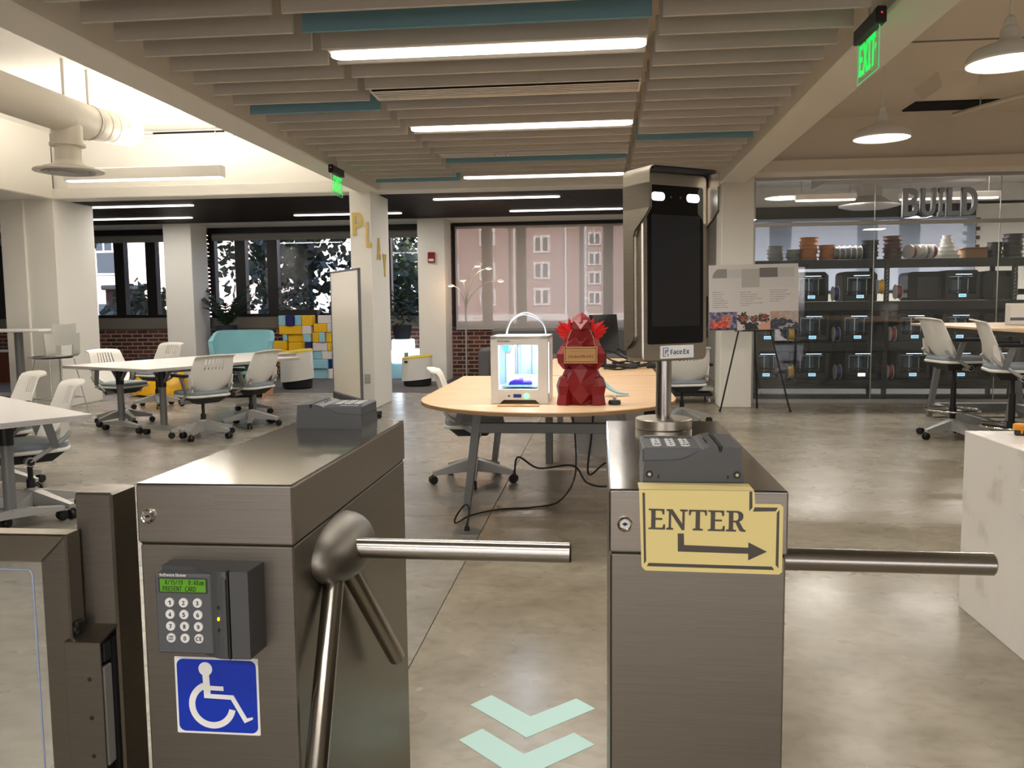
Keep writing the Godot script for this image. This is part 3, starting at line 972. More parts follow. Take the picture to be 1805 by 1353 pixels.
# card reader; face towards +z, x right, y up, back at z = 0, middle at the origin
func make_reader(called: String, label: String, t: Transform3D, lit: bool, upside := false) -> Node3D:
	var o := thing(called, label, "card reader", Vector3.ZERO, 0.0, "")
	o.transform = t
	var W := 0.168
	var H := 0.150
	# profile across (x) against depth (z): low keypad side, curve, high swipe side
	var prof := PackedVector2Array([Vector2(-W / 2, 0), Vector2(W / 2, 0), Vector2(W / 2 - 0.004, 0.058), Vector2(0.049, 0.060), Vector2(0.047, 0.050), Vector2(0.0435, 0.050), Vector2(0.0415, 0.060)])
	for k in 9:
		var u := k / 8.0
		prof.append(Vector2(lerpf(0.036, -0.030, u), lerpf(0.060, 0.036, u * u * (3 - 2 * u))))
	prof.append(Vector2(-W / 2 + 0.002, 0.034))
	var body := MB.new().at(Transform3D(Basis(Vector3(1, 0, 0), Vector3(0, 0, 1), Vector3(0, -1, 0)), Vector3.ZERO))
	body.prism(prof, -H / 2, H / 2)
	obj("body", body, M.reader_grey, o)
	# raised keypad block with its own bevelled panel
	var kx := -0.034
	obj("keypad_block", MB.new().box(Vector3(kx, -0.001, 0.043), Vector3(0.100, H - 0.012, 0.026), 0.003), M.reader_panel, o)
	var f := 0.0562
	obj("slot", MB.new().box(Vector3(0.0453, 0.0, 0.0555), Vector3(0.0032, H + 0.0006, 0.0105)), M.ink, o)
	obj("slot_lip", MB.new().hexa([Vector3(0.034, H / 2 - 0.010, 0.0604), Vector3(0.0436, H / 2 - 0.014, 0.0604), Vector3(0.0436, H / 2 + 0.0004, 0.0604), Vector3(0.034, H / 2 + 0.0004, 0.0604), Vector3(0.038, H / 2 - 0.008, 0.0612), Vector3(0.0436, H / 2 - 0.012, 0.0612), Vector3(0.0436, H / 2 + 0.0004, 0.0612), Vector3(0.038, H / 2 + 0.0004, 0.0612)]), M.reader_panel, o)
	obj("bezel", MB.new().span(Vector3(kx - 0.043, 0.036, f - 0.001), Vector3(kx + 0.043, 0.062, f + 0.0006)), M.dark_grey, o)
	var lcd := obj("display", MB.new().span(Vector3(kx - 0.040, 0.038, f), Vector3(kx + 0.040, 0.060, f + 0.001)), M.lcd_green if lit else M.dark_grey, o)
	if lit:
		print_on("display_text", "4/15/19  8:48am", 0.068, 0.0085, M.ink, lcd, Vector3(kx + 0.003, 0.0545, f + 0.0013), Basis(), "Droid Sans Mono")
		print_on("display_text", "PRESENT CARD", 0.058, 0.0085, M.ink, lcd, Vector3(kx - 0.006, 0.0435, f + 0.0013), Basis(), "Droid Sans Mono")
	print_on("maker_mark", "Software House", 0.046, 0.0052, M.print_white, o, Vector3(kx - 0.017, 0.0668, f + 0.0003), Basis(), "Droid Serif")
	var keys := ["1", "2", "3", "4", "5", "6", "7", "8", "9", "CMD\nENT", "0", "CE"]
	for k in 12:
		var p := Vector3(kx - 0.0245 + 0.0245 * (k % 3), 0.0195 - 0.0205 * int(k / 3), f - 0.0005)
		var key := obj("key", MB.new().cyl(p, p + Vector3(0, 0, 0.0022), 0.0082, 0.0078, 20), M.key_white, o)
		var s: String = keys[k]
		if k == 9:
			print_on("key_print", "CMD", 0.0085, 0.0034, M.ink, key, p + Vector3(0, 0.0025, 0.0024), Basis(), "Droid Sans", 700, 0.0004)
			print_on("key_print", "ENT", 0.0085, 0.0034, M.ink, key, p + Vector3(0, -0.0022, 0.0024), Basis(), "Droid Sans", 700, 0.0004)
		else:
			print_on("key_print", s, 0.0046 if s.length() == 1 else 0.0105, 0.0072, M.ink, key, p + Vector3(0, 0, 0.0024), Basis(), "Droid Sans", 700, 0.0004)
	for k in 3:
		var p := Vector3(0.0275, 0.0135 - 0.0195 * k, 0.0595)
		obj("indicator", MB.new().at(Transform3D(Basis().scaled(Vector3(1, 1.7, 1)), p)).cyl(Vector3(0, 0, -0.004), Vector3(0, 0, 0.0012), 0.0022, 0.0018, 10), M.led_yellow if k == 1 and lit else M.ink, o)
	# screws on the lower end
	for s in [-1.0, 1.0]:
		obj("screw", MB.new().cyl(Vector3(s * 0.073, -H / 2 + 0.001, 0.012), Vector3(s * 0.073, -H / 2 - 0.0012, 0.012), 0.0062, 0.0062, 16), M.ink, o)
		obj("screw_head", MB.new().cyl(Vector3(s * 0.073, -H / 2 - 0.0005, 0.012), Vector3(s * 0.073, -H / 2 - 0.0028, 0.012), 0.0036, 0.003, 10), M.chrome, o)
		obj("vent_slot", MB.new().box(Vector3(s * 0.058, -H / 2, 0.008), Vector3(0.003, 0.0016, 0.006)), M.ink, o)
	return o


func make_turnstile() -> void:
	for side in 2:
		var x0: float = [-0.805, 0.012][side]
		var x1: float = [-0.524, 0.298][side]
		var z1 := -1.378
		var z0 := -2.208
		var t := thing("turnstile", ["brushed steel turnstile cabinet with tripod arms and blue wheelchair sticker", "brushed steel turnstile cabinet carrying the face scanner and the ENTER sticker"][side], "turnstile", Vector3((x0 + x1) / 2, 0, (z0 + z1) / 2))
		var w := x1 - x0
		var d := z1 - z0
		obj("cabinet", MB.new().span(Vector3(-w / 2 + 0.002, 0.0, -d / 2 + 0.003), Vector3(w / 2 - 0.002, 0.8915, d / 2 - 0.003), 0.003), M.steel, t)
		obj("lid", MB.new().span(Vector3(-w / 2, 0.8945, -d / 2), Vector3(w / 2, 0.9975, d / 2), 0.003), M.steel_hood, t)
		obj("lid_top", MB.new().span(Vector3(-w / 2 + 0.0005, 0.990, -d / 2 + 0.0005), Vector3(w / 2 - 0.0005, 1.0, d / 2 - 0.0005), 0.0025), M.steel_lid, t)
		obj("lid_seam", MB.new().span(Vector3(-w / 2 + 0.004, 0.89, -d / 2 + 0.006), Vector3(w / 2 - 0.004, 0.896, d / 2 - 0.006)), M.slot_dark, t)
		lock_on(t, Vector3([-w / 2 + 0.022, -w / 2 + 0.026][side], 0.943, d / 2 - 0.0005))
		var r := Vector3(w / 2 + 0.012, [0.836, 0.853][side], [-1.575, -1.50][side] - (z0 + z1) / 2)
		if side == 0:
			var dome := MB.new().at(Transform3D(Basis(Vector3(0.15, -1, 0), Vector3(1, 0, 0), Vector3(0, 0, 2.3)), Vector3(w / 2 - 0.004, 0.829, r.z - 0.035)))
			dome.rings(Vector3.ZERO, [[0.0625, 0.0], [0.0625, 0.012], [0.0605, 0.024], [0.056, 0.036], [0.049, 0.047], [0.040, 0.056], [0.030, 0.062], [0.016, 0.066], [0.0, 0.0675]], 48)
			obj("hub", dome, M.steel_dome, t)
		else:
			obj("hub", MB.new().cyl(Vector3(w / 2 - 0.02, r.y, r.z), Vector3(w / 2 + 0.012, r.y, r.z), 0.026, 0.026, 28, 0.003), M.steel_dome, t)
		for a in [[Vector3(1, -0.005, 0), 0.455], [Vector3(0.09, -0.76, 0.64), 0.52], [Vector3(0.09, -0.76, -0.64), 0.45]].slice(0, 3 if side == 0 else 1):
			var dd: Vector3 = a[0].normalized()
			obj("arm", MB.new().cyl(r + dd * (0.02 if side == 0 else -0.03), r + dd * (a[1] if side == 0 else 0.358), 0.0195, 0.0195, 28, 0.003), M.steel_tube, t)
	# readers
	make_reader("card_reader", "grey card reader with green display and white number keys above the wheelchair sticker", Transform3D(Basis(), Vector3(-0.664, 0.790, -1.380)), true)
	make_reader("card_reader", "grey card reader lying on the back end of the left turnstile lid", Transform3D(Basis(Vector3(-1, 0, 0), Vector3(0, 0, 1), Vector3(0, 1, 0)), Vector3(-0.676, 1.0, -2.118)), false)
	make_reader("card_reader", "grey card reader lying on the right turnstile lid below the face scanner", Transform3D(Basis(Vector3(1, 0, 0), Vector3(0, 0, -1), Vector3(0, 1, 0)), Vector3(0.154, 1.0, -1.522)), false)
	wheelchair_sticker()
	enter_sticker()
	face_scanner()


func wheelchair_sticker() -> void:
	var t := thing("wheelchair_sticker", "blue and white wheelchair sticker on the left turnstile front", "sticker", Vector3(-0.6735, 0.621, -1.3808))
	var e := 0.0006
	obj("backing", MB.new().prism(rrect(0.153, 0.140, 0.002), 0.0, e), M.print_white, t)
	obj("blue_field", MB.new().prism(rrect(0.145, 0.132, 0.012, 6), e, 2 * e), M.sign_blue, t)
	var mb := MB.new()
	var z0 := 2 * e
	var z1 := 3 * e
	var head := PackedVector2Array()
	for k in 28:
		head.append(Vector2(-0.0195, 0.049) + Vector2(cos(TAU * k / 28), sin(TAU * k / 28)) * 0.0125)
	mb.prism(head, z0, z1 + 0.0002)
	mb.prism(PackedVector2Array([Vector2(-0.0255, 0.040), Vector2(-0.0135, 0.040), Vector2(-0.0125, 0.0185), Vector2(0.012, 0.018), Vector2(0.012, 0.010), Vector2(-0.012, 0.0105), Vector2(-0.012, 0.0035), Vector2(0.030, 0.0025), Vector2(0.0530, -0.0385), Vector2(0.0600, -0.0370), Vector2(0.0635, -0.0360), Vector2(0.0640, -0.0400), Vector2(0.0485, -0.0475), Vector2(0.0250, -0.0055), Vector2(-0.0240, -0.0040)]), z0, z1)
	var ring := PackedVector2Array()
	for k in 37:
		var a := deg_to_rad(lerpf(112, 348, k / 36.0))
		ring.append(Vector2(-0.0095, -0.0165) + Vector2(cos(a), sin(a)) * 0.0430)
	for k in range(36, -1, -1):
		var a := deg_to_rad(lerpf(112, 348, k / 36.0))
		ring.append(Vector2(-0.0095, -0.0165) + Vector2(cos(a), sin(a)) * 0.0315)
	mb.prism(ring, z0, z1 + 0.0001)
	obj("wheelchair_symbol", mb, M.print_white, t)


func enter_sticker() -> void:
	var z := -1.3775
	var t := thing("enter_sticker", "cream ENTER sticker with an arrow folded over the right turnstile edge", "sticker", Vector3(0, 0, z))
	var e := 0.0007
	var P := PackedVector2Array([Vector2(0.0605, 1.0005), Vector2(0.2435, 1.0005), Vector2(0.2455, 0.979), Vector2(0.285, 0.979), Vector2(0.2895, 0.9745), Vector2(0.2895, 0.868), Vector2(0.2845, 0.8635), Vector2(0.0715, 0.8655), Vector2(0.065, 0.872)])
	obj("cream_field", MB.new().prism(P, -0.003, e), M.sticker_cream, t)
	obj("folded_strip", MB.new().span(Vector3(0.0605, 1.0, -0.052), Vector3(0.2435, 1.0008, e)), M.sticker_cream, t)
	var mb := MB.new()
	var b0 := e
	var b1 := e + 0.0004
	for q in [[0.0660, 0.995, 0.0700, 0.995, 0.0725, 0.8815, 0.0690, 0.8765], [0.236, 0.999, 0.2405, 0.999, 0.2412, 0.973, 0.2362, 0.967], [0.2445, 0.9735, 0.281, 0.9735, 0.2775, 0.9675, 0.242, 0.9665], [0.2835, 0.970, 0.2835, 0.874, 0.279, 0.879, 0.2795, 0.965], [0.0735, 0.873, 0.277, 0.871, 0.2735, 0.8765, 0.0765, 0.8785]]:
		mb.prism(PackedVector2Array([Vector2(q[0], q[1]), Vector2(q[2], q[3]), Vector2(q[4], q[5]), Vector2(q[6], q[7])]), b0, b1)
	mb.prism(PackedVector2Array([Vector2(0.123, 0.9285), Vector2(0.133, 0.9285), Vector2(0.1335, 0.9095), Vector2(0.2355, 0.907), Vector2(0.2355, 0.916), Vector2(0.265, 0.901), Vector2(0.2355, 0.886), Vector2(0.2355, 0.897), Vector2(0.1235, 0.8985)]), b0, b1)
	obj("arrow_and_border", mb, M.sticker_dark, t)
	print_on("lettering", "ENTER", 0.155, 0.034, M.sticker_dark, t, Vector3(0.1535, 0.951, b1), Basis(Vector3(0, 0, 1), -0.012), "Droid Serif", 700, 0.0006)


func face_scanner() -> void:
	var t := thing("face_scanner", "tall face scanner on a steel post on the right turnstile", "scanner", Vector3(0.150, 1.0, -2.085))
	obj("foot_ring", MB.new().rings(Vector3.ZERO, [[0.0, 0.0], [0.0665, 0.0], [0.068, 0.002], [0.068, 0.0225], [0.066, 0.0245], [0.0, 0.0245]], 48), M.steel_bright, t)
	obj("post", MB.new().cyl(Vector3(0, 0.02, 0), Vector3(0, 0.24, 0), 0.0185, 0.0185, 32), M.steel_tube, t)
	# head, turned a little to the left
	var h := Node3D.new()
	h.name = "head"
	t.add_child(h)
	h.position = Vector3(0.022, 0.19, 0.07)
	h.rotation = Vector3(-0.015, 0.60, 0.0)
	var w := 0.190
	var y0 := -0.022
	var y1 := 0.410
	obj("housing", MB.new().at(Transform3D(Basis(), Vector3(0, (y0 + y1) / 2, 0))).prism(rrect(w, y1 - y0, 0.014, 5), -0.062, 0.0, 0.003, false), M.steel_bright, h)
	# visor: a bent sheet over the top and down the sides
	var o := PackedVector2Array()
	var i := PackedVector2Array()
	for q in [[1, 0.0], [-1, PI / 2]]:
		for k in 7:
			var a: float = q[1] + PI / 2 * k / 6.0
			o.append(Vector2(q[0] * (w / 2 + 0.006 - 0.016) + 0.016 * cos(a), y1 + 0.008 - 0.016 + 0.016 * sin(a)))
			i.append(Vector2(q[0] * (w / 2 + 0.004 - 0.0145) + 0.0145 * cos(a), y1 + 0.0062 - 0.0145 + 0.0145 * sin(a)))
	var vis := MB.new()
	for s in [[0, 0.034], [1, 0.034]]:
		pass
	var poly := PackedVector2Array([Vector2(w / 2 + 0.006, y1 - 0.085)])
	poly.append_array(o)
	poly.append(Vector2(-w / 2 - 0.006, y1 - 0.085))
	poly.append(Vector2(-w / 2 - 0.004, y1 - 0.085))
	i.reverse()
	poly.append_array(i)
	poly.append(Vector2(w / 2 + 0.004, y1 - 0.085))
	vis.prism(poly, -0.063, 0.036, 0.0, false)
	obj("visor", vis, M.steel_bright, h)
	# side cheek that steps back along a curve
	for s in [-1.0, 1.0]:
		var b := Basis(Vector3(0, 0, 1), Vector3(0, 1, 0), Vector3(-1, 0, 0))
		var cheek := PackedVector2Array([Vector2(-0.064, y1 - 0.03), Vector2(0.036, y1 - 0.03), Vector2(0.036, y1 - 0.085), Vector2(0.018, y1 - 0.103), Vector2(-0.020, y1 - 0.132), Vector2(-0.026, y1 - 0.146), Vector2(-0.026, y0 + 0.058), Vector2(-0.030, y0 + 0.048), Vector2(-0.050, y0 + 0.032), Vector2(-0.064, y0 + 0.028)])
		obj("cheek", MB.new().at(Transform3D(b, Vector3(s * (w / 2 + 0.003), 0, 0))).prism(cheek, -0.003, 0.003), M.steel_bright, h)
		var line := []
		for q in [[0.036, -0.086], [0.018, -0.104], [-0.020, -0.133], [-0.0265, -0.148]]:
			line.append(Vector3(s * (w / 2 + 0.0045), y1 + q[1], q[0]))
		line.append(Vector3(s * (w / 2 + 0.0045), y0 + 0.057, -0.0265))
		line.append(Vector3(s * (w / 2 + 0.0045), y0 + 0.047, -0.031))
		line.append(Vector3(s * (w / 2 + 0.0045), y0 + 0.031, -0.050))
		obj("cheek_edge", MB.new().tube(line, 0.0014, 6), M.ink, h)
	obj("visor_lining", MB.new().span(Vector3(-w / 2 + 0.006, y1 - 0.0015, 0.002), Vector3(w / 2 - 0.006, y1 + 0.004, 0.0355)), M.ink, h)
	obj("glass_front", MB.new().at(Transform3D(Basis(), Vector3(0, 0.199, 0))).prism(rrect(0.164, 0.362, 0.006, 4), 0.0, 0.0016), M.gloss_black, h)
	obj("screen", MB.new().at(Transform3D(Basis(), Vector3(0.001, 0.186, 0))).prism(rrect(0.142, 0.255, 0.001, 2), 0.0016, 0.0020), M.screen_dim, h)
	for s in [-1.0, 1.0]:
		obj("lamp", MB.new().at(Transform3D(Basis(), Vector3(s * 0.051, 0.354, 0))).prism(rrect(0.038, 0.0190, 0.0088, 6), 0.0016, 0.0026), M.led_white, h)
		obj("camera_lens", MB.new().cyl(Vector3(s * 0.014, 0.354, 0.001), Vector3(s * 0.014, 0.354, 0.0022), 0.003, 0.003, 14), M.dark_grey, h)
		var l := SpotLight3D.new()
		l.name = "lamp_light"
		l.position = Vector3(s * 0.051, 0.354, 0.006)
		l.rotation.y = PI
		l.spot_angle = 60
		l.spot_range = 12
		l.spot_attenuation = 2
		l.light_energy = 0.006
		l.light_size = 0.01
		l.light_color = Color(0.95, 0.97, 1)
		l.shadow_enabled = true
		h.add_child(l)
	var pl := obj("name_plate", MB.new().at(Transform3D(Basis(), Vector3(0.004, -0.001, 0))).prism(rrect(0.098, 0.030, 0.001, 2), 0.0, 0.0012), M.print_white, h)
	var bt: Material = M.plate_blue
	print_on("plate_letters", "Face", 0.034, 0.0115, M.letter_grey, pl, Vector3(0.001, -0.0012, 0.0016), Basis(), "Droid Sans", 700)
	print_on("plate_letters", "Ex", 0.018, 0.0115, bt, pl, Vector3(0.031, -0.0012, 0.0016), Basis(), "Droid Sans", 700)
	var lg := MB.new()
	for q in [[-0.0290, -0.0105, -0.0275, 0.0105], [-0.0290, 0.009, -0.0175, 0.0105], [-0.0190, 0.0005, -0.0175, 0.0105], [-0.0190, -0.0105, -0.0175, -0.003], [-0.0290, -0.0105, -0.0225, -0.009], [-0.0245, -0.0060, -0.0230, 0.0050], [-0.0245, 0.0035, -0.0200, 0.0050], [-0.0245, -0.0012, -0.0200, 0.0002], [-0.0215, -0.0012, -0.0200, 0.0050]]:
		lg.span(Vector3(q[0] * 1.3, -0.001 + q[1], 0.001), Vector3(q[2] * 1.3, -0.001 + q[3], 0.0016))
	obj("plate_emblem", lg, bt, pl)


func make_gate() -> void:
	var p := thing("gate_post", "square brushed steel gate post left of the left turnstile", "post", Vector3(-0.8875, 0, -1.422))
	obj("post", MB.new().box(Vector3(0, 0.4905, 0), Vector3(0.070, 0.981, 0.080), 0.004), M.steel_post, p)
	var g := thing("glass_gate", "steel framed glass swing gate at the lower left", "gate", Vector3(-0.913, 0, -1.358))
	var fy := 0.917
	var x1 := 0.0
	var x0 := -0.95
	obj("top_rail", MB.new().prism(PackedVector2Array([Vector2(x0, fy), Vector2(x1, fy), Vector2(x1 - 0.05, fy - 0.05), Vector2(x0 + 0.05, fy - 0.05)]), -0.02, 0.018, 0.003), M.steel_lid, g)
	obj("hinge_stile", MB.new().prism(PackedVector2Array([Vector2(x1, fy), Vector2(x1, 0.15), Vector2(x1 - 0.05, 0.2), Vector2(x1 - 0.05, fy - 0.05)]), -0.02, 0.018, 0.003), M.steel_post, g)
	obj("far_stile", MB.new().prism(PackedVector2Array([Vector2(x0, fy), Vector2(x0, 0.15), Vector2(x0 + 0.05, 0.2), Vector2(x0 + 0.05, fy - 0.05)]), -0.02, 0.018, 0.003), M.steel_post, g)
	obj("bottom_rail", MB.new().prism(PackedVector2Array([Vector2(x0, 0.15), Vector2(x1, 0.15), Vector2(x1 - 0.05, 0.2), Vector2(x0 + 0.05, 0.2)]), -0.02, 0.018, 0.003), M.steel_post, g)
	obj("glass_pane", MB.new().span(Vector3(x0 + 0.05, 0.2, -0.004), Vector3(x1 - 0.05, fy - 0.05, 0.004)), M.clear_glass, g)
	obj("glass_edge", MB.new().tube([Vector3(x0 + 0.06, fy - 0.067, 0.0045), Vector3(x1 - 0.080, fy - 0.067, 0.0045), Vector3(x1 - 0.075, fy - 0.076, 0.0045), Vector3(x1 - 0.075, 0.22, 0.0045)], 0.0018, 6), M.glass_edge, g)
	obj("pivot", MB.new().box(Vector3(0.001, 0.748, -0.002), Vector3(0.010, 0.022, 0.02), 0.002).cyl(Vector3(0.001, 0.748, 0.006), Vector3(0.001, 0.748, 0.012), 0.005), M.ink, g)
	var k := thing("latch_plate", "bent steel latch plate with three holes on the gate post", "latch", Vector3(-0.86, 0, -1.36))
	obj("plate", MB.new().span(Vector3(-0.062, 0.20, 0.026), Vector3(0.004, 0.731, 0.030), 0.001).hexa([Vector3(-0.062, 0.727, 0.029), Vector3(0.004, 0.727, 0.029), Vector3(0.004, 0.731, 0.029), Vector3(-0.062, 0.731, 0.029), Vector3(-0.050, 0.742, -0.022), Vector3(0.006, 0.742, -0.022), Vector3(0.006, 0.746, -0.022), Vector3(-0.050, 0.746, -0.022)]).span(Vector3(-0.012, 0.20, -0.022), Vector3(-0.018, 0.731, 0.027)), M.steel_post, k)
	for y in [0.666, 0.597, 0.528]:
		obj("hole", MB.new().cyl(Vector3(-0.018, y, 0.029), Vector3(-0.018, y, 0.0306), 0.0038, 0.0038, 14), M.ink, k)
	obj("strike", MB.new().span(Vector3(-0.0125, 0.50, -0.012), Vector3(-0.002, 0.68, 0.012), 0.002), M.alu, k)
	obj("strike_slot", MB.new().span(Vector3(-0.012, 0.46, -0.021), Vector3(0.002, 0.727, -0.014)), M.ink, k)
	obj("strike_end", MB.new().span(Vector3(-0.011, 0.688, -0.012), Vector3(-0.001, 0.724, 0.010), 0.002), M.dark_grey, k)


func make_counter() -> void:
	var c := thing("marble_counter", "pale marble waterfall counter at the right edge", "counter", Vector3(1.52, 0, -3.725))
	obj("side_panel", MB.new().span(Vector3(0, 0, 0.0), Vector3(0.04, 0.757, 3.3), 0.002), M.marble, c)
	obj("end_panel", MB.new().span(Vector3(0.041, 0, 0.0), Vector3(2.2, 0.736, 0.04), 0.002), M.marble, c)
	obj("top_slab", MB.new().span(Vector3(0.041, 0.737, 0.0), Vector3(2.2, 0.757, 3.3), 0.002), M.marble, c)
	obj("ledge", MB.new().span(Vector3(-0.05, 0.545, 0.60), Vector3(0.0, 0.64, 1.7), 0.003), M.marble, c)
	var b := thing("scrub_brush", "yellow handled scrub brush with black bristles on the marble counter", "brush", Vector3(1.72, 0.757, -3.60), -0.35)
	obj("bristles", MB.new().span(Vector3(-0.055, 0.0, -0.025), Vector3(0.05, 0.022, 0.025), 0.003), M.black, b)
	var hs := MB.new()
	pad(hs, Vector3(0.0, 0.033, 0), 0.122, 0.06, 0.026, 0.02, 0.008)
	for k in 6:
		hs.span(Vector3(-0.035 + k * 0.014, 0.010, 0.024), Vector3(-0.027 + k * 0.014, 0.034, 0.031), 0.002)
	obj("back", hs, M.yellow_brush, b)
	var hd := MB.new()
	pad(hd, Vector3(0.10, 0.028, 0.005), 0.10, 0.07, 0.055, 0.03, 0.02)
	obj("handle", hd, M.yellow_brush, b)


func make_floor_marks() -> void:
	var A := [Vector2(-0.428, -2.649), Vector2(-0.367, -2.723), Vector2(-0.225, -2.585), Vector2(-0.084, -2.722), Vector2(-0.021, -2.656), Vector2(-0.226, -2.452)]
	for k in 2:
		var t := thing("floor_arrow", ["pale blue chevron sticker on the floor, nearer the turnstile arm", "pale blue chevron sticker on the floor, nearest the camera"][k], "floor sticker", Vector3(0, 0, 0.228 * k), 0, "chevron floor stickers")
		var p := PackedVector2Array()
		for q in A:
			p.append(Vector2(q.x, -q.y))
		obj("sheet", MB.new().at(Transform3D(Basis(Vector3(1, 0, 0), Vector3(0, 0, -1), Vector3(0, 1, 0)), Vector3.ZERO)).prism(p, 0.0, 0.0012), M.decal, t)
	var f := thing("floor_outlet", "round metal floor outlet with a black plug under the wood table", "outlet", Vector3(-0.775, 0, -4.77))
	obj("cover", MB.new().rings(Vector3.ZERO, [[0.085, 0.0], [0.083, 0.004], [0.07, 0.008], [0.0, 0.009]], 32), M.alu_paint, f)
	var c := thing("power_cord", "black power cord looping from the floor outlet up to the wood table", "cord", Vector3(-0.775, 0, -4.77))
	obj("plug", MB.new().cyl(Vector3(0, 0.008, 0), Vector3(0, 0.035, 0), 0.017, 0.013, 12).cyl(Vector3(0, 0.035, 0), Vector3(0.003, 0.055, 0), 0.009, 0.006, 10), M.black, c)
	obj("cable", MB.new().tube(curve([Vector3(0.003, 0.05, 0), Vector3(0.012, 0.12, -0.02), Vector3(-0.01, 0.155, -0.03), Vector3(-0.07, 0.08, -0.06), Vector3(-0.085, 0.02, -0.12), Vector3(-0.03, 0.01, -0.35), Vector3(0.12, 0.007, -0.52), Vector3(0.34, 0.007, -0.60), Vector3(0.50, 0.03, -0.68), Vector3(0.60, 0.18, -0.75), Vector3(0.60, 0.45, -0.8), Vector3(0.57, 0.66, -0.8)], 6), 0.0055, 8), M.black, c)


func linear_light(called: String, label: String, c: Vector3, L: float, w: float, e: float, group := "", hang := 0.0) -> Node3D:
	var t := thing(called, label, "ceiling light", c, 0, group)
	obj("housing", MB.new().span(Vector3(-L / 2, 0.012, -w / 2), Vector3(L / 2, 0.09, w / 2), 0.004), M.shell_white, t)
	if hang > 0.0:
		for x in [-L * 0.4, L * 0.4]:
			obj("hanger", MB.new().cyl(Vector3(x, 0.085, 0), Vector3(x, hang, 0), 0.006, 0.006, 6), M.shell_grey, t)
	var ends := MB.new().at(Transform3D(Basis(Vector3(1, 0, 0), Vector3(0, 0, 1), Vector3(0, -1, 0)), Vector3.ZERO))
	ends.prism(rrect(L - 0.01, w - 0.012, w * 0.42, 5), -0.012, 0.004)
	obj("diffuser", ends, M.tube_glow, t)
	area_lamp(t, Vector3(0, -0.008, 0), Vector2(L - 0.06, w * 0.8), e, Color(1.0, 0.975, 0.935))
	return t


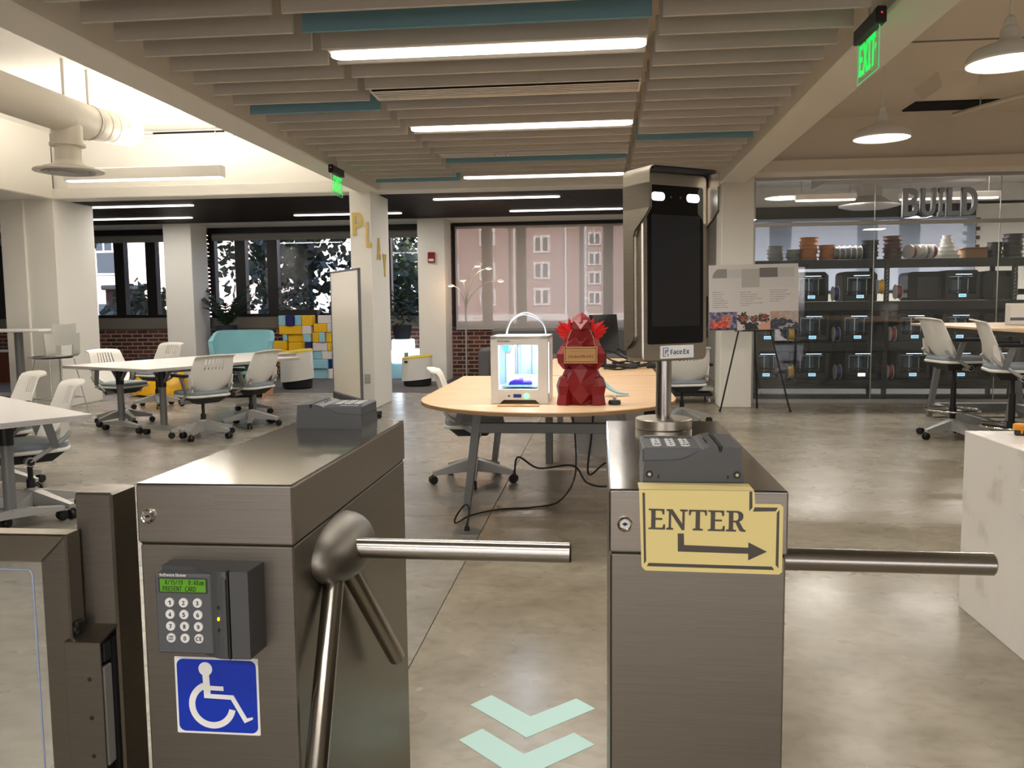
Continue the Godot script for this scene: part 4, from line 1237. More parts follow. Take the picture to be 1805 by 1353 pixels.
func make_lights() -> void:
	var slat := [[-4.97, "long white light between the slats, nearest the camera"], [-7.07, "long white light between the slats, second from the camera"], [-9.77, "long white light between the slats, just before the cross beam"], [-2.57, "long white light between the slats above the turnstiles"], [-0.17, "long white light between the slats above the entrance"], [2.0, "long white light between the slats behind the entrance"], [3.8, "long white light between the slats close to the entrance doors"]]
	for s in slat:
		linear_light("slat_light", s[1], Vector3(-0.655, 2.752, s[0]), 1.82, 0.15, 2.5 if s[0] < -4.0 else (1.4 if s[0] < 0.0 else 6.0), "lights between the ceiling slats", 0.268)
	for s in [[-5.91, "white slotted air diffuser between the slats, nearer the camera"], [-8.34, "plain grey strip between the slats, farther from the camera"]]:
		var t := thing("air_diffuser", s[1], "air vent", Vector3(-0.65, 2.75, s[0]))
		obj("frame", MB.new().span(Vector3(-0.905, 0.006, -0.122), Vector3(0.905, 0.262, 0.122)), M.slot_dark if s[0] > -6 else M.grille_grey, t)
		if s[0] > -6:
			for k in 6:
				obj("blade", MB.new().span(Vector3(-0.905, -0.002, -0.122 + k * 0.0445), Vector3(0.905, 0.003, -0.122 + k * 0.0445 + 0.020), 0.0015), M.duct_white, t)
			for x in [-0.908, 0.896]:
				obj("end_cap", MB.new().span(Vector3(x, -0.003, -0.124), Vector3(x + 0.012, 0.06, 0.128)), M.duct_white, t)
		else:
			for x in [-0.36, -0.25]:
				obj("sprinkler", MB.new().rings(Vector3(x, -0.012, 0.02), [[0.0, 0.0], [0.018, 0.002], [0.02, 0.012], [0.0, 0.02]], 14), M.chrome, t)
	var dl := [[-6.76, -11.95, "left light in the dark wood ceiling, front row"], [-1.46, -11.95, "right light in the dark wood ceiling, front row"], [-7.57, -13.54, "leftmost light in the dark wood ceiling, back row"], [-4.07, -13.56, "light in the dark wood ceiling behind the gold lettered column"], [-0.56, -13.62, "right light in the dark wood ceiling, back row"]]
	for d in dl:
		linear_light("wood_ceiling_light", d[2], Vector3(d[0], 2.79, d[1]), 1.79, 0.13, 1.35, "lights in the dark wood ceiling")
	# hanging linear light in the left bay, light up and down
	for z in [-9.0, -4.6]:
		var t := thing("hanging_light", "white box shaped light hanging near the white duct" if z < -8 else "white box shaped light hanging nearer the entrance", "hanging light", Vector3(-4.97, 2.715, z))
		obj("housing", MB.new().span(Vector3(-0.9, 0.004, -0.06), Vector3(0.9, 0.125, 0.06), 0.003), M.shell_white, t)
		obj("diffuser", MB.new().at(Transform3D(Basis(Vector3(1, 0, 0), Vector3(0, 0, 1), Vector3(0, -1, 0)), Vector3.ZERO)).prism(rrect(1.78, 0.105, 0.04, 5), -0.006, 0.006), M.tube_glow, t)
		obj("upper_diffuser", MB.new().span(Vector3(-0.87, 0.125, -0.045), Vector3(0.87, 0.129, 0.045)), M.tube_glow, t)
		for x in [-0.75, 0.83]:
			obj("cable", MB.new().cyl(Vector3(x, 0.12, 0), Vector3(x, 0.885, 0), 0.004, 0.004, 6), M.shell_grey, t)
		area_lamp(t, Vector3(0, -0.012, 0), Vector2(1.7, 0.09), 1.8, Color(1.0, 0.975, 0.935))
		area_lamp(t, Vector3(0, 0.135, 0), Vector2(1.7, 0.08), 9.0, Color(1.0, 0.96, 0.90), false, "uplight")
	# dome pendants on the right
	var pd: Node3D = null
	for p in [[-7.75, "white dome pendant lamp, farther one, over the right work area"], [-5.45, "white dome pendant lamp, nearer one, at the upper right corner"], [-3.1, "white dome pendant lamp over the marble counter"], [-7.7501, "white dome pendant lamp over the high wood table, out at the right"], [-5.4501, "white dome pendant lamp right of the marble counter, out at the right"]]:
		var w := Vector3(2.39 if absf(p[0] * 10 - roundf(p[0] * 10)) < 0.6 and p[0] in [-7.75, -5.45, -3.1] else 5.2, 2.69, p[0])
		if pd:
			dup(pd, w, 0, p[1])
			continue
		pd = thing("pendant_lamp", p[1], "pendant lamp", w, 0, "dome pendant lamps")
		obj("shade", MB.new().rings(Vector3.ZERO, [[0.228, 0.002], [0.232, 0.0], [0.236, 0.012], [0.225, 0.05], [0.19, 0.085], [0.13, 0.108], [0.075, 0.125], [0.055, 0.15], [0.05, 0.20], [0.036, 0.215], [0.03, 0.26], [0.012, 0.275], [0.0, 0.276]], 40), M.shell_white, pd)
		obj("diffuser", MB.new().rings(Vector3.ZERO, [[0.0, 0.0], [0.12, 0.001], [0.227, 0.008]], 40), M.pendant_glow, pd)
		obj("cord", MB.new().cyl(Vector3(0, 0.27, 0), Vector3(0, 0.84, 0), 0.008, 0.008, 8), M.duct_white, pd)
		var l := AreaLight3D.new()
		l.name = "light"
		l.area_size = Vector2(0.34, 0.34)
		l.light_energy = 1.15
		l.light_color = Color(1.0, 0.965, 0.92)
		l.shadow_enabled = true
		l.position = Vector3(0, -0.006, 0)
		l.rotation.x = -PI / 2
		pd.add_child(l)
	exit_sign("exit_sign", "green EXIT sign hanging by the right beam at the upper right", Vector3(1.36, 2.735, -4.66), 1.0, 0.40)
	exit_sign("exit_sign", "small green EXIT sign hanging by the left beam above the gold letters", Vector3(-2.715, 2.735, -8.70), -1.0, 0.40)
	make_duct()


func exit_sign(called: String, label: String, where: Vector3, facing: float, L: float) -> void:
	# hangs along z; the printed face looks towards -x (facing 1) or +x
	var t := thing(called, label, "exit sign", where, 0, "exit signs")
	obj("bar", MB.new().span(Vector3(-0.022, -0.075, -L / 2), Vector3(0.022, 0.0, L / 2 - 0.06), 0.004), M.dark_grey, t)
	obj("end_block", MB.new().span(Vector3(-0.026, -0.078, L / 2 - 0.06), Vector3(0.026, 0.004, L / 2), 0.008), M.black, t)
	obj("stem", MB.new().cyl(Vector3(0, 0, 0), Vector3(0, 0.29, 0), 0.006, 0.006, 8), M.alu, t)
	obj("charge_lamp", MB.new().cyl(Vector3(0.0, -0.03, L / 2 - 0.001), Vector3(0, -0.03, L / 2 + 0.002), 0.005, 0.004, 10), M.led_red, t)
	obj("pane", MB.new().span(Vector3(-0.003, -0.285, -L / 2 + 0.02), Vector3(0.003, -0.07, L / 2 - 0.03)), M.clear_glass, t)
	var z0 := -L / 2 + 0.02
	var z1 := L / 2 - 0.03
	obj("pane_edge", MB.new().tube([Vector3(0, -0.075, z0), Vector3(0, -0.285, z0), Vector3(0, -0.285, z1), Vector3(0, -0.075, z1)], 0.0026, 6), M.exit_edge, t)
	var b := Basis(Vector3.UP, -PI / 2 * facing)
	var o := print_on("exit_letters", "EXIT", L * 0.66, 0.16, M.exit_glow, t, Vector3(-0.0045 * facing, -0.175, -0.01), b, "Droid Sans", 700, 0.002)
	var ar := MB.new().prism(PackedVector2Array([Vector2(0, 0.018), Vector2(0.02, 0), Vector2(0, -0.018)]), -0.001, 0.001)
	obj("arrow", ar, M.exit_glow, t).transform = Transform3D(b, Vector3(-0.0045 * facing, -0.165, z1 - 0.05 if facing > 0 else z0 + 0.05))
	var l := OmniLight3D.new()
	l.name = "light"
	l.light_color = Color(0.05, 1.0, 0.4)
	l.light_energy = 0.0013
	l.light_size = 0.05
	l.omni_range = 12
	l.omni_attenuation = 2
	l.shadow_enabled = true
	l.position = Vector3(0.04, -0.18, 0)
	t.add_child(l)


func make_duct() -> void:
	var d := thing("air_duct", "thick white round air duct with a drop diffuser at the upper left", "air duct", Vector3(-4.93, 3.06, -7.6))
	var R := 0.165
	var path := []
	obj("pipe", MB.new().cyl(Vector3(0, 0.04, 5.0), Vector3(0, 0.04, -0.35), R, R, 32), M.duct_white, d)
	var rb := [[R * 0.98, 0.0]]
	for k in 5:
		var y := 0.02 + k * 0.145
		rb.append_array([[R * 0.93, y], [R * 0.99, y + 0.02], [R * 0.99, y + 0.135]])
	rb.append([R * 0.6, 0.78])
	obj("flexible_sleeve", MB.new().at(Transform3D(Basis(Vector3(1, 0, 0), Vector3(0, 0.10, -1).normalized(), Vector3(0, 1, 0.10).normalized()), Vector3(0, 0.04, -0.34))).rings(Vector3.ZERO, rb, 28), M.duct_white, d)
	obj("collar", MB.new().at(Transform3D(Basis(Vector3(1, 0, 0), Vector3(0, 0, -1), Vector3(0, 1, 0)), Vector3(0, 0.04, -0.31))).rings(Vector3.ZERO, [[R, 0.0], [R + 0.008, 0.002], [R + 0.008, 0.03], [R, 0.032]], 32), M.shell_grey, d)
	var df := obj("drop", MB.new().rings(Vector3.ZERO, [[0.135, 0.0], [0.135, -0.22], [0.155, -0.222], [0.155, -0.245], [0.115, -0.25], [0.115, -0.38], [0.14, -0.41], [0.21, -0.44], [0.30, -0.462], [0.305, -0.472], [0.30, -0.478], [0.24, -0.478]], 40), M.duct_white, d)
	for k in 3:
		obj("diffuser_ring", MB.new().rings(Vector3(0, -0.478, 0), [[0.235 - k * 0.065, 0.0], [0.225 - k * 0.065, -0.012 + 0.004 * k], [0.19 - k * 0.065, 0.010], [0.185 - k * 0.065, 0.03]], 32), M.grille_grey, df)
	obj("diffuser_core", MB.new().disc(Vector3(0, -0.445, 0), 0.24, Vector3.DOWN, 32), M.dark_grey, df)
	for z in [0.02, -0.36]:
		obj("hanger", MB.new().span(Vector3(-0.012, R + 0.03, z - 0.008), Vector3(0.012, 0.55, z + 0.008)), M.duct_white, d)
	var v := thing("return_vent", "dark slot vent high on the white wall at the left", "air vent", Vector3(-5.3, 3.55, -10.72))
	obj("opening", MB.new().span(Vector3(-0.48, 0.0, -0.04), Vector3(0.48, 0.03, -0.012)), M.slot_dark, v)
	obj("frame", MB.new().span(Vector3(-0.62, -0.04, -0.05), Vector3(0.62, 0.0, 0.02), 0.004), M.white_wall, v)
	var g := thing("ceiling_grille", "dark ceiling grille above the glass room at the upper right", "air vent", Vector3(3.95, 3.53, -10.42))
	obj("opening", MB.new().span(Vector3(-0.45, -0.006, -0.22), Vector3(0.45, 0.0, 0.22)), M.slot_dark, g)
	for k in 8:
		obj("blade", MB.new().span(Vector3(-0.45, -0.02, -0.21 + k * 0.055), Vector3(0.45, -0.005, -0.20 + k * 0.055)), M.dark_grey, g)
	var p := thing("ceiling_pipe", "thin white pipe slanting under the beige ceiling at the right", "pipe", Vector3(4.0, 3.45, -10.45))
	obj("pipe", MB.new().tube([Vector3(0.0, -0.03, 0.0), Vector3(0.6, -0.02, 1.4), Vector3(1.2, 0.0, 3.0)], 0.025, 10), M.ceiling_paint, p)
	obj("hanger", MB.new().cyl(Vector3(0.15, -0.02, 0.35), Vector3(0.15, 0.08, 0.35), 0.008, 0.008, 6), M.alu, p)


# office chair facing -z; lift raises the seat for the tall version
func make_chair(called: String, label: String, lift := 0.0, arms := true) -> Node3D:
	var t := thing(called, label, "chair")
	for k in 5:
		var a := TAU * k / 5.0 + 0.3
		var d := Vector3(sin(a), 0, cos(a))
		obj("base_leg", MB.new().bar(d * 0.02 + Vector3(0, 0.128, 0), d * 0.31 + Vector3(0, 0.080, 0), Vector2(0.070, 0.095), Vector2(0.038, 0.032)), M.alu, t)
		var c := d * 0.31
		var s := d.cross(Vector3.UP)
		var w := MB.new()
		for q in [-1.0, 1.0]:
			w.cyl(c + Vector3(0, 0.033, 0) + s * q * 0.006, c + Vector3(0, 0.033, 0) + s * q * 0.027, 0.033, 0.031, 14, 0.004)
		w.cyl(c + Vector3(0, 0.04, 0), c + Vector3(0, 0.07, 0), 0.012, 0.011, 8)
		obj("caster", w, M.black, t)
	obj("base_hub", MB.new().cyl(Vector3(0, 0.08, 0), Vector3(0, 0.185, 0), 0.042, 0.036, 18), M.alu, t)
	obj("gas_post", MB.new().cyl(Vector3(0, 0.16, 0), Vector3(0, 0.24 + lift, 0), 0.026, 0.026, 14).cyl(Vector3(0, 0.22 + lift, 0), Vector3(0, 0.385 + lift, 0), 0.016, 0.016, 12), M.black, t)
	if lift > 0.0:
		obj("foot_ring", MB.new().tube(arc(Vector3(0, 0.27, 0), Vector3(0.235, 0, 0), Vector3(0, 0, 0.235), 0, TAU * 31 / 32.0, 31), 0.011, 8, true), M.chrome, t)
		var sp := MB.new().cyl(Vector3(0, 0.225, 0), Vector3(0, 0.30, 0), 0.036, 0.034, 14)
		for k in 4:
			var d := Vector3(cos(k * PI / 2 + 0.5), 0, sin(k * PI / 2 + 0.5))
			sp.bar(d * 0.03 + Vector3(0, 0.25, 0), d * 0.225 + Vector3(0, 0.262, 0), Vector2(0.022, 0.018), Vector2(0.016, 0.014))
		obj("ring_bracket", sp, M.black, t)
	var y := 0.385 + lift
	var mech := MB.new()
	mech.hexa([Vector3(-0.11, y - 0.03, -0.10), Vector3(0.11, y - 0.03, -0.10), Vector3(0.11, y - 0.03, 0.11), Vector3(-0.11, y - 0.03, 0.11), Vector3(-0.19, y + 0.035, -0.16), Vector3(0.19, y + 0.035, -0.16), Vector3(0.19, y + 0.035, 0.17), Vector3(-0.19, y + 0.035, 0.17)])
	obj("mechanism", mech, M.dark_grey, t)
	var sh := MB.new()
	pad(sh, Vector3(0, y + 0.05, -0.01), 0.46, 0.45, 0.026, 0.10, 0.012)
	obj("seat_shell", sh, M.plastic_white, t)
	var cs := MB.new()
	pad(cs, Vector3(0, y + 0.078, -0.012), 0.445, 0.435, 0.045, 0.10, 0.022)
	obj("seat_cushion", cs, M.cushion, t)
	# back: curved sheet with a row of upright slots
	var P := []
	var rows := 14
	var cols := 36
	for i in rows + 1:
		var v := float(i) / rows
		var w := lerpf(0.37, 0.47, smoothstep(0.0, 0.28, v)) - 0.05 * smoothstep(0.45, 1.0, v)
		if v < 0.12:
			w *= 0.78 + 0.22 * sqrt(v / 0.12)
		var row := PackedVector3Array()
		for j in cols + 1:
			var u := 2.0 * j / cols - 1.0
			var z := 0.19 + 0.10 * v - 0.075 * u * u * (1.0 - 0.45 * v) - 0.05 * pow(1.0 - v, 3) + 0.045 * pow(maxf(v - 0.86, 0.0) / 0.14, 2.0)
			row.append(Vector3(u * w / 2, y + 0.085 + 0.385 * v - 0.018 * pow(maxf(v - 0.9, 0.0) / 0.1, 2.0) + 0.012 * (1 - u * u) * v, z))
		P.append(row)
	var holes := {}
	for j in range(9, 27, 3):
		for i in range(8, 12):
			holes[Vector2i(i, j)] = true
	obj("backrest", MB.new().sheet(P, 0.011, holes), M.plastic_white, t)
	# side bars meet a cross tube under the seat
	var ct := MB.new().cyl(Vector3(-0.235, y - 0.005, -0.03), Vector3(0.235, y - 0.005, -0.03), 0.028, 0.028, 18)
	var fr := obj("cross_tube", ct, M.alu, t)
	for s in [-1.0, 1.0]:
		obj("tube_cap", MB.new().cyl(Vector3(s * 0.235, y - 0.005, -0.03), Vector3(s * 0.2365, y - 0.005, -0.03), 0.022, 0.022, 16), M.black, fr)
		obj("side_bar", MB.new().tube([Vector3(s * 0.222, y - 0.005, -0.03), Vector3(s * 0.224, y + 0.06, 0.07), Vector3(s * 0.222, y + 0.125, 0.17), Vector3(s * 0.216, y + 0.165, 0.20)], 0.0155, 10), M.alu, t)
		obj("back_wing", MB.new().hexa([Vector3(s * 0.210, y + 0.10, 0.13), Vector3(s * 0.222, y + 0.10, 0.13), Vector3(s * 0.222, y + 0.10, 0.185), Vector3(s * 0.210, y + 0.10, 0.185), Vector3(s * 0.222, y + 0.26, 0.16), Vector3(s * 0.232, y + 0.26, 0.16), Vector3(s * 0.232, y + 0.26, 0.20), Vector3(s * 0.222, y + 0.26, 0.20)]), M.plastic_white, t)
		if arms:
			var ap := MB.new()
			pad(ap, Vector3(s * 0.262, y + 0.262, 0.035), 0.060, 0.27, 0.030, 0.026, 0.011)
			obj("armrest", ap, M.black_soft, t)
			obj("arm_support", MB.new().bar(Vector3(s * 0.262, y + 0.25, 0.06), Vector3(s * 0.238, y + 0.075, 0.11), Vector2(0.022, 0.05), Vector2(0.02, 0.045), Vector3.BACK).bar(Vector3(s * 0.262, y + 0.245, 0.12), Vector3(s * 0.262, y + 0.252, -0.06), Vector2(0.03, 0.014), Vector2(0.02, 0.01)), M.alu_paint, t)
	return t


func make_chairs() -> void:
	var c := make_chair("office_chair", "white office chair seen from behind at the near side of the white tables")
	c.position = Vector3(-4.02, 0, -8.20)
	c.rotation.y = 1.0
	dup(c, Vector3(-3.88, 0, -9.05), 1.3, "white office chair at the far right end of the white tables, beside the whiteboard")
	dup(c, Vector3(-5.45, 0, -9.15), -1.9, "white office chair tucked under the left end of the white tables")
	dup(c, Vector3(-5.90, 0, -10.75), 2.75, "white office chair behind the white tables in front of the white pillar")
	dup(c, Vector3(-3.60, 0, -4.97), 2.35, "white office chair under the front left table, the one showing its arm and frame")
	dup(c, Vector3(-4.36, 0, -5.68), 2.45, "white office chair behind the front left table, the one by the left edge")
	dup(c, Vector3(-0.95, 0, -6.2), -1.42, "white office chair pushed under the left side of the wood table")
	dup(c, Vector3(0.87, 0, -9.35), 0.25, "white office chair mostly hidden behind the face scanner post")
	var s := make_chair("drafting_chair", "tall white drafting chair with chrome foot ring, left one at the high wood table", 0.30)
	s.position = Vector3(3.33, 0, -8.45)
	s.rotation.y = -PI / 2 + 0.12
	dup(s, Vector3(3.36, 0, -7.35), -PI / 2 - 0.22, "tall white drafting chair seen from behind, right one at the high wood table")


func t_leg(parent: Node3D, at: Vector3, turn: float, h: float) -> void:
	var b := Basis(Vector3.UP, turn)
	var X := Transform3D(b, at)
	obj("leg", MB.new().at(X).cyl(Vector3(0, 0.09, 0), Vector3(0, h - 0.22, 0), 0.034, 0.034, 18), M.alu_paint, parent)
	obj("upper_leg", MB.new().at(X).cyl(Vector3(0, h - 0.22, 0), Vector3(0, h - 0.02, 0), 0.040, 0.040, 16).box(Vector3(0, h - 0.035, 0), Vector3(0.14, 0.03, 0.08), 0.004), M.black, parent)
	obj("brace", MB.new().at(X).bar(Vector3(0, h - 0.17, 0.03), Vector3(0, h - 0.03, 0.15), Vector2(0.03, 0.02), Vector2(0.03, 0.02)).bar(Vector3(0, h - 0.17, -0.03), Vector3(0, h - 0.03, -0.15), Vector2(0.03, 0.02), Vector2(0.03, 0.02)), M.alu_paint, parent)
	obj("foot", MB.new().at(X).bar(Vector3(0, 0.10, 0), Vector3(0, 0.078, 0.30), Vector2(0.07, 0.055), Vector2(0.045, 0.028)).bar(Vector3(0, 0.10, 0), Vector3(0, 0.078, -0.30), Vector2(0.07, 0.055), Vector2(0.045, 0.028)), M.alu, parent)
	for s in [-0.29, 0.29]:
		var w := MB.new().at(X)
		for q in [-1.0, 1.0]:
			w.cyl(Vector3(q * 0.008, 0.034, s), Vector3(q * 0.03, 0.034, s), 0.034, 0.031, 14, 0.004)
		w.cyl(Vector3(0, 0.04, s), Vector3(0, 0.072, s), 0.012, 0.011, 8)
		obj("caster", w, M.black, parent)


func white_table(label: String, corner: Vector3, u: Vector3, lu: float, v: Vector3, lv: float, inset := 0.3, side := 0.5) -> void:
	# corner of the top, short side along u, long side along v
	var t := thing("white_table", label, "table", Vector3(corner.x, 0, corner.z))
	var h := 0.73
	var p := PackedVector2Array()
	for q in [Vector3.ZERO, u * lu, u * lu + v * lv, v * lv]:
		p.append(Vector2(q.x, -q.z))
	var X := Transform3D(Basis(Vector3(1, 0, 0), Vector3(0, 0, -1), Vector3(0, 1, 0)), Vector3.ZERO)
	obj("tabletop", MB.new().at(X).prism(p, h - 0.03, h, 0.002), M.table_white, t)
	obj("edge_band", MB.new().at(X).prism(p, h - 0.031, h - 0.003), M.table_edge, t)
	for k in [inset, lv - inset]:
		var at: Vector3 = u * lu * side + v * k
		t_leg(t, at, atan2(u.x, u.z), h)
	obj("cross_bar", MB.new().bar(u * lu * side + v * inset + Vector3(0, h - 0.06, 0), u * lu * side + v * (lv - inset) + Vector3(0, h - 0.06, 0), Vector2(0.05, 0.04), Vector2(0.05, 0.04)), M.alu_paint, t)


func make_tables() -> void:
	var u := Vector3(-0.905, 0, -0.425).normalized()
	var v := Vector3(0.40, 0, -0.916).normalized()
	white_table("white folding table on casters, right one of the joined pair", Vector3(-4.31, 0, -7.69), u, 0.69, v, 2.05, 0.42)
	white_table("white folding table on casters, left one of the joined pair", Vector3(-4.945, 0, -7.99), u, 0.69, v, 2.7, 0.42)
	var u2 := Vector3(-0.56, 0, 0.83).normalized()
	var v2 := Vector3(-0.80, 0, -0.60).normalized()
	white_table("white folding table cut off by the left edge in front of two white chairs", Vector3(-2.80, 0, -4.39), u2, 0.74, v2, 1.95, 0.72, 0.30)
	# tall table by the left column
	var ht := thing("high_table", "tall white table on a grey post in front of the left column", "table", Vector3(-7.25, 0, -9.95))
	obj("tabletop", MB.new().box(Vector3(-0.15, 1.055, 0), Vector3(1.35, 0.03, 0.7), 0.006), M.table_white, ht)
	obj("post", MB.new().cyl(Vector3(0, 0.03, 0), Vector3(0, 1.04, 0), 0.05, 0.05, 20), M.alu_paint, ht)
	obj("base", MB.new().rings(Vector3(0, 0, 0), [[0.0, 0.0], [0.30, 0.0], [0.30, 0.01], [0.06, 0.03], [0.0, 0.03]], 28), M.alu_paint, ht)
	# wood table with the rounded near end
	var w := thing("wood_table", "wood topped table with a rounded end holding the 3D printer", "table", Vector3(-0.33, 0, -5.2))
	var p := PackedVector2Array()
	for k in 33:
		var a := PI + PI * k / 32.0
		p.append(Vector2(0.775 * cos(a), 0.775 * sin(a) * (1.0 - 0.0 * k)))
	var half := p.duplicate()
	var X := Transform3D(Basis(Vector3(1, 0, 0), Vector3(0, 0, -1), Vector3(0, 1, 0)), Vector3.ZERO)
	obj("rounded_end", MB.new().at(X).prism(half, 0.716, 0.74, 0.003), M.maple, w)
	obj("tabletop", MB.new().at(X).prism(PackedVector2Array([Vector2(-0.775, 0.003), Vector2(0.775, 0.003), Vector2(0.775, 1.56), Vector2(-0.775, 1.56)]), 0.716, 0.74, 0.003), M.maple, w)
	var eb := PackedVector2Array(half)
	obj("edge_band", MB.new().at(X).prism(eb, 0.7155, 0.7335), M.maple_edge, w)
	for s in [-1.0, 1.0]:
		for e in [[-0.10, 0.06], [-1.48, -1.4]]:
			obj("leg", MB.new().bar(Vector3(s * 0.44, 0.70, e[0]), Vector3(s * 0.53, 0.0, e[0]), Vector2(0.055, 0.075), Vector2(0.042, 0.055), Vector3.BACK), M.alu_paint, w)
	for e in [-0.10, -1.48]:
		obj("end_rail", MB.new().span(Vector3(-0.46, 0.50, e - 0.025), Vector3(0.46, 0.565, e + 0.025), 0.004).span(Vector3(-0.44, 0.66, e - 0.02), Vector3(0.44, 0.70, e + 0.02), 0.004), M.alu_paint, w)
	obj("side_rail", MB.new().span(Vector3(-0.40, 0.63, -1.48), Vector3(-0.36, 0.69, -0.1), 0.004).span(Vector3(0.36, 0.63, -1.48), Vector3(0.40, 0.69, -0.1), 0.004), M.alu_paint, w)
	obj("modesty_panel", MB.new().hexa([Vector3(0.17, 0.26, -0.70), Vector3(0.62, 0.26, -0.70), Vector3(0.62, 0.26, -0.68), Vector3(0.17, 0.26, -0.68), Vector3(0.10, 0.60, -0.70), Vector3(0.62, 0.60, -0.70), Vector3(0.62, 0.60, -0.68), Vector3(0.10, 0.60, -0.68)]), M.shell_grey, w)
	obj("cable_tray", MB.new().span(Vector3(-0.08, 0.60, -1.0), Vector3(0.16, 0.70, -0.6), 0.004), M.dark_grey, w)
	var lc := thing("loose_cable", "coiled black cable hanging below the wood table at its back", "cord", Vector3(-0.35, 0, -5.9))
	obj("cable", MB.new().tube(curve([Vector3(-0.28, 0.01, -0.2), Vector3(-0.26, 0.20, -0.2), Vector3(-0.10, 0.14, -0.1), Vector3(0.15, 0.18, 0), Vector3(0.25, 0.08, 0.1), Vector3(0.40, 0.06, 0.1), Vector3(0.46, 0.16, 0.1), Vector3(0.38, 0.22, 0.1), Vector3(0.26, 0.14, 0.1), Vector3(0.28, 0.4, 0.1), Vector3(0.3, 0.62, 0.1)], 6), 0.007, 8), M.black, lc)
	# second wood table behind, with black front
	var d := thing("wood_table", "wood topped table with a black front panel behind the red statue", "table", Vector3(-0.03, 0, -7.9))
	obj("tabletop", MB.new().box(Vector3(0, 0.728, 0), Vector3(0.95, 0.025, 2.15), 0.004), M.maple, d)
	obj("front_panel", MB.new().span(Vector3(-0.46, 0.40, 1.0), Vector3(0.46, 0.714, 1.03), 0.004), M.black_soft, d)
	obj("side_panel", MB.new().span(Vector3(-0.46, 0.40, -1.0), Vector3(-0.43, 0.714, 1.0), 0.004).span(Vector3(0.43, 0.40, -1.0), Vector3(0.46, 0.714, 1.0), 0.004), M.black_soft, d)
	for q in [[-0.4, 0.94], [0.4, 0.94], [-0.4, -0.94], [0.4, -0.94]]:
		obj("leg", MB.new().span(Vector3(q[0] - 0.03, 0.0, q[1] - 0.03), Vector3(q[0] + 0.03, 0.714, q[1] + 0.03), 0.004), M.alu_paint, d)
	# high wood table at the right
	var h := thing("high_wood_table", "high wood topped work table on grey slanted legs at the right edge", "table", Vector3(4.2, 0, -8.2))
	obj("tabletop", MB.new().box(Vector3(0, 1.037, 0), Vector3(1.25, 0.028, 4.3), 0.005), M.maple, h)
	obj("apron", MB.new().span(Vector3(-0.45, 0.97, -1.9), Vector3(0.45, 1.022, 1.9), 0.004), M.alu_paint, h)
	for s in [-1.0, 1.0]:
		for e in [-1.85, 0.0, 1.85]:
			obj("leg", MB.new().bar(Vector3(s * 0.36, 1.0, e), Vector3(s * 0.50, 0.0, e), Vector2(0.06, 0.08), Vector2(0.05, 0.06), Vector3.BACK), M.alu_paint, h)
		obj("foot_rail", MB.new().span(Vector3(s * 0.45 - 0.04, 0.06, -1.9), Vector3(s * 0.45 + 0.04, 0.15, 1.9), 0.006), M.alu_paint, h)
	obj("end_rail", MB.new().span(Vector3(-0.48, 0.06, -1.9), Vector3(0.48, 0.15, -1.82), 0.006), M.alu_paint, h)
	var bx := thing("white_box", "small white box standing on the high wood table at the right edge", "box", Vector3(4.28, 1.051, -9.3))
	obj("carton", MB.new().box(Vector3(0, 0.11, 0), Vector3(0.22, 0.22, 0.12), 0.006), M.print_white, bx)
	obj("stripe", MB.new().box(Vector3(0, 0.06, 0.0605), Vector3(0.22, 0.03, 0.001)), M.letter_grey, bx)
	# bar stool with wire legs
	var b := thing("bar_stool", "grey and white bar stool on thin wire legs beside the tall table", "stool", Vector3(-6.72, 0, -9.85), 0.0)
	b.rotation.y = 1.25
	var P := []
	for i in 13:
		var f := i / 12.0
		var row := PackedVector3Array()
		for j in 13:
			var uu := j / 6.0 - 1.0
			var wd := lerpf(0.44, 0.50, f)
			var yy := 0.71 + 0.02 * uu * uu
			var zz := -0.2 + 0.36 * minf(f / 0.45, 1.0)
			if f > 0.45:
				var q := (f - 0.45) / 0.55
				yy += 0.42 * q
				zz += 0.05 * q + 0.03 * sin(q * PI / 2) - 0.10 * uu * uu * q
			elif f > 0.3:
				yy += 0.02 * (f - 0.3) / 0.15
			row.append(Vector3(uu * wd / 2, yy, zz))
		P.append(row)
	var hole := {}
	for j in range(3, 9):
		for i in [6, 7]:
			hole[Vector2i(i, j)] = true
	for j in [0, 1, 10, 11]:
		for i in [10, 11]:
			hole[Vector2i(i, j)] = true
	obj("shell", MB.new().sheet(P, 0.014, hole), M.shell_grey, b)
	var sp := MB.new()
	pad(sp, Vector3(0, 0.725, -0.03), 0.42, 0.36, 0.03, 0.12, 0.014)
	obj("seat_pad", sp, M.dark_grey, b)
	for s in [-1.0, 1.0]:
		for e in [-1.0, 1.0]:
			obj("leg", MB.new().tube([Vector3(s * 0.17, 0.70, e * 0.13), Vector3(s * 0.25, 0.006, e * 0.24)], 0.008, 8), M.alu, b)
		obj("stretcher", MB.new().tube([Vector3(s * 0.226, 0.22, -0.208), Vector3(s * 0.226, 0.22, 0.208)], 0.006, 8), M.alu, b)
		obj("stretcher", MB.new().tube([Vector3(-0.226, 0.22, s * 0.208), Vector3(0.226, 0.22, s * 0.208)], 0.006, 8), M.alu, b)


func course_of(y: float) -> int:
	return 0 if y < 600 else (1 if y < 650 else (2 if y < 740 else (3 if y < 830 else (4 if y < 930 else (5 if y < 1000 else 6)))))


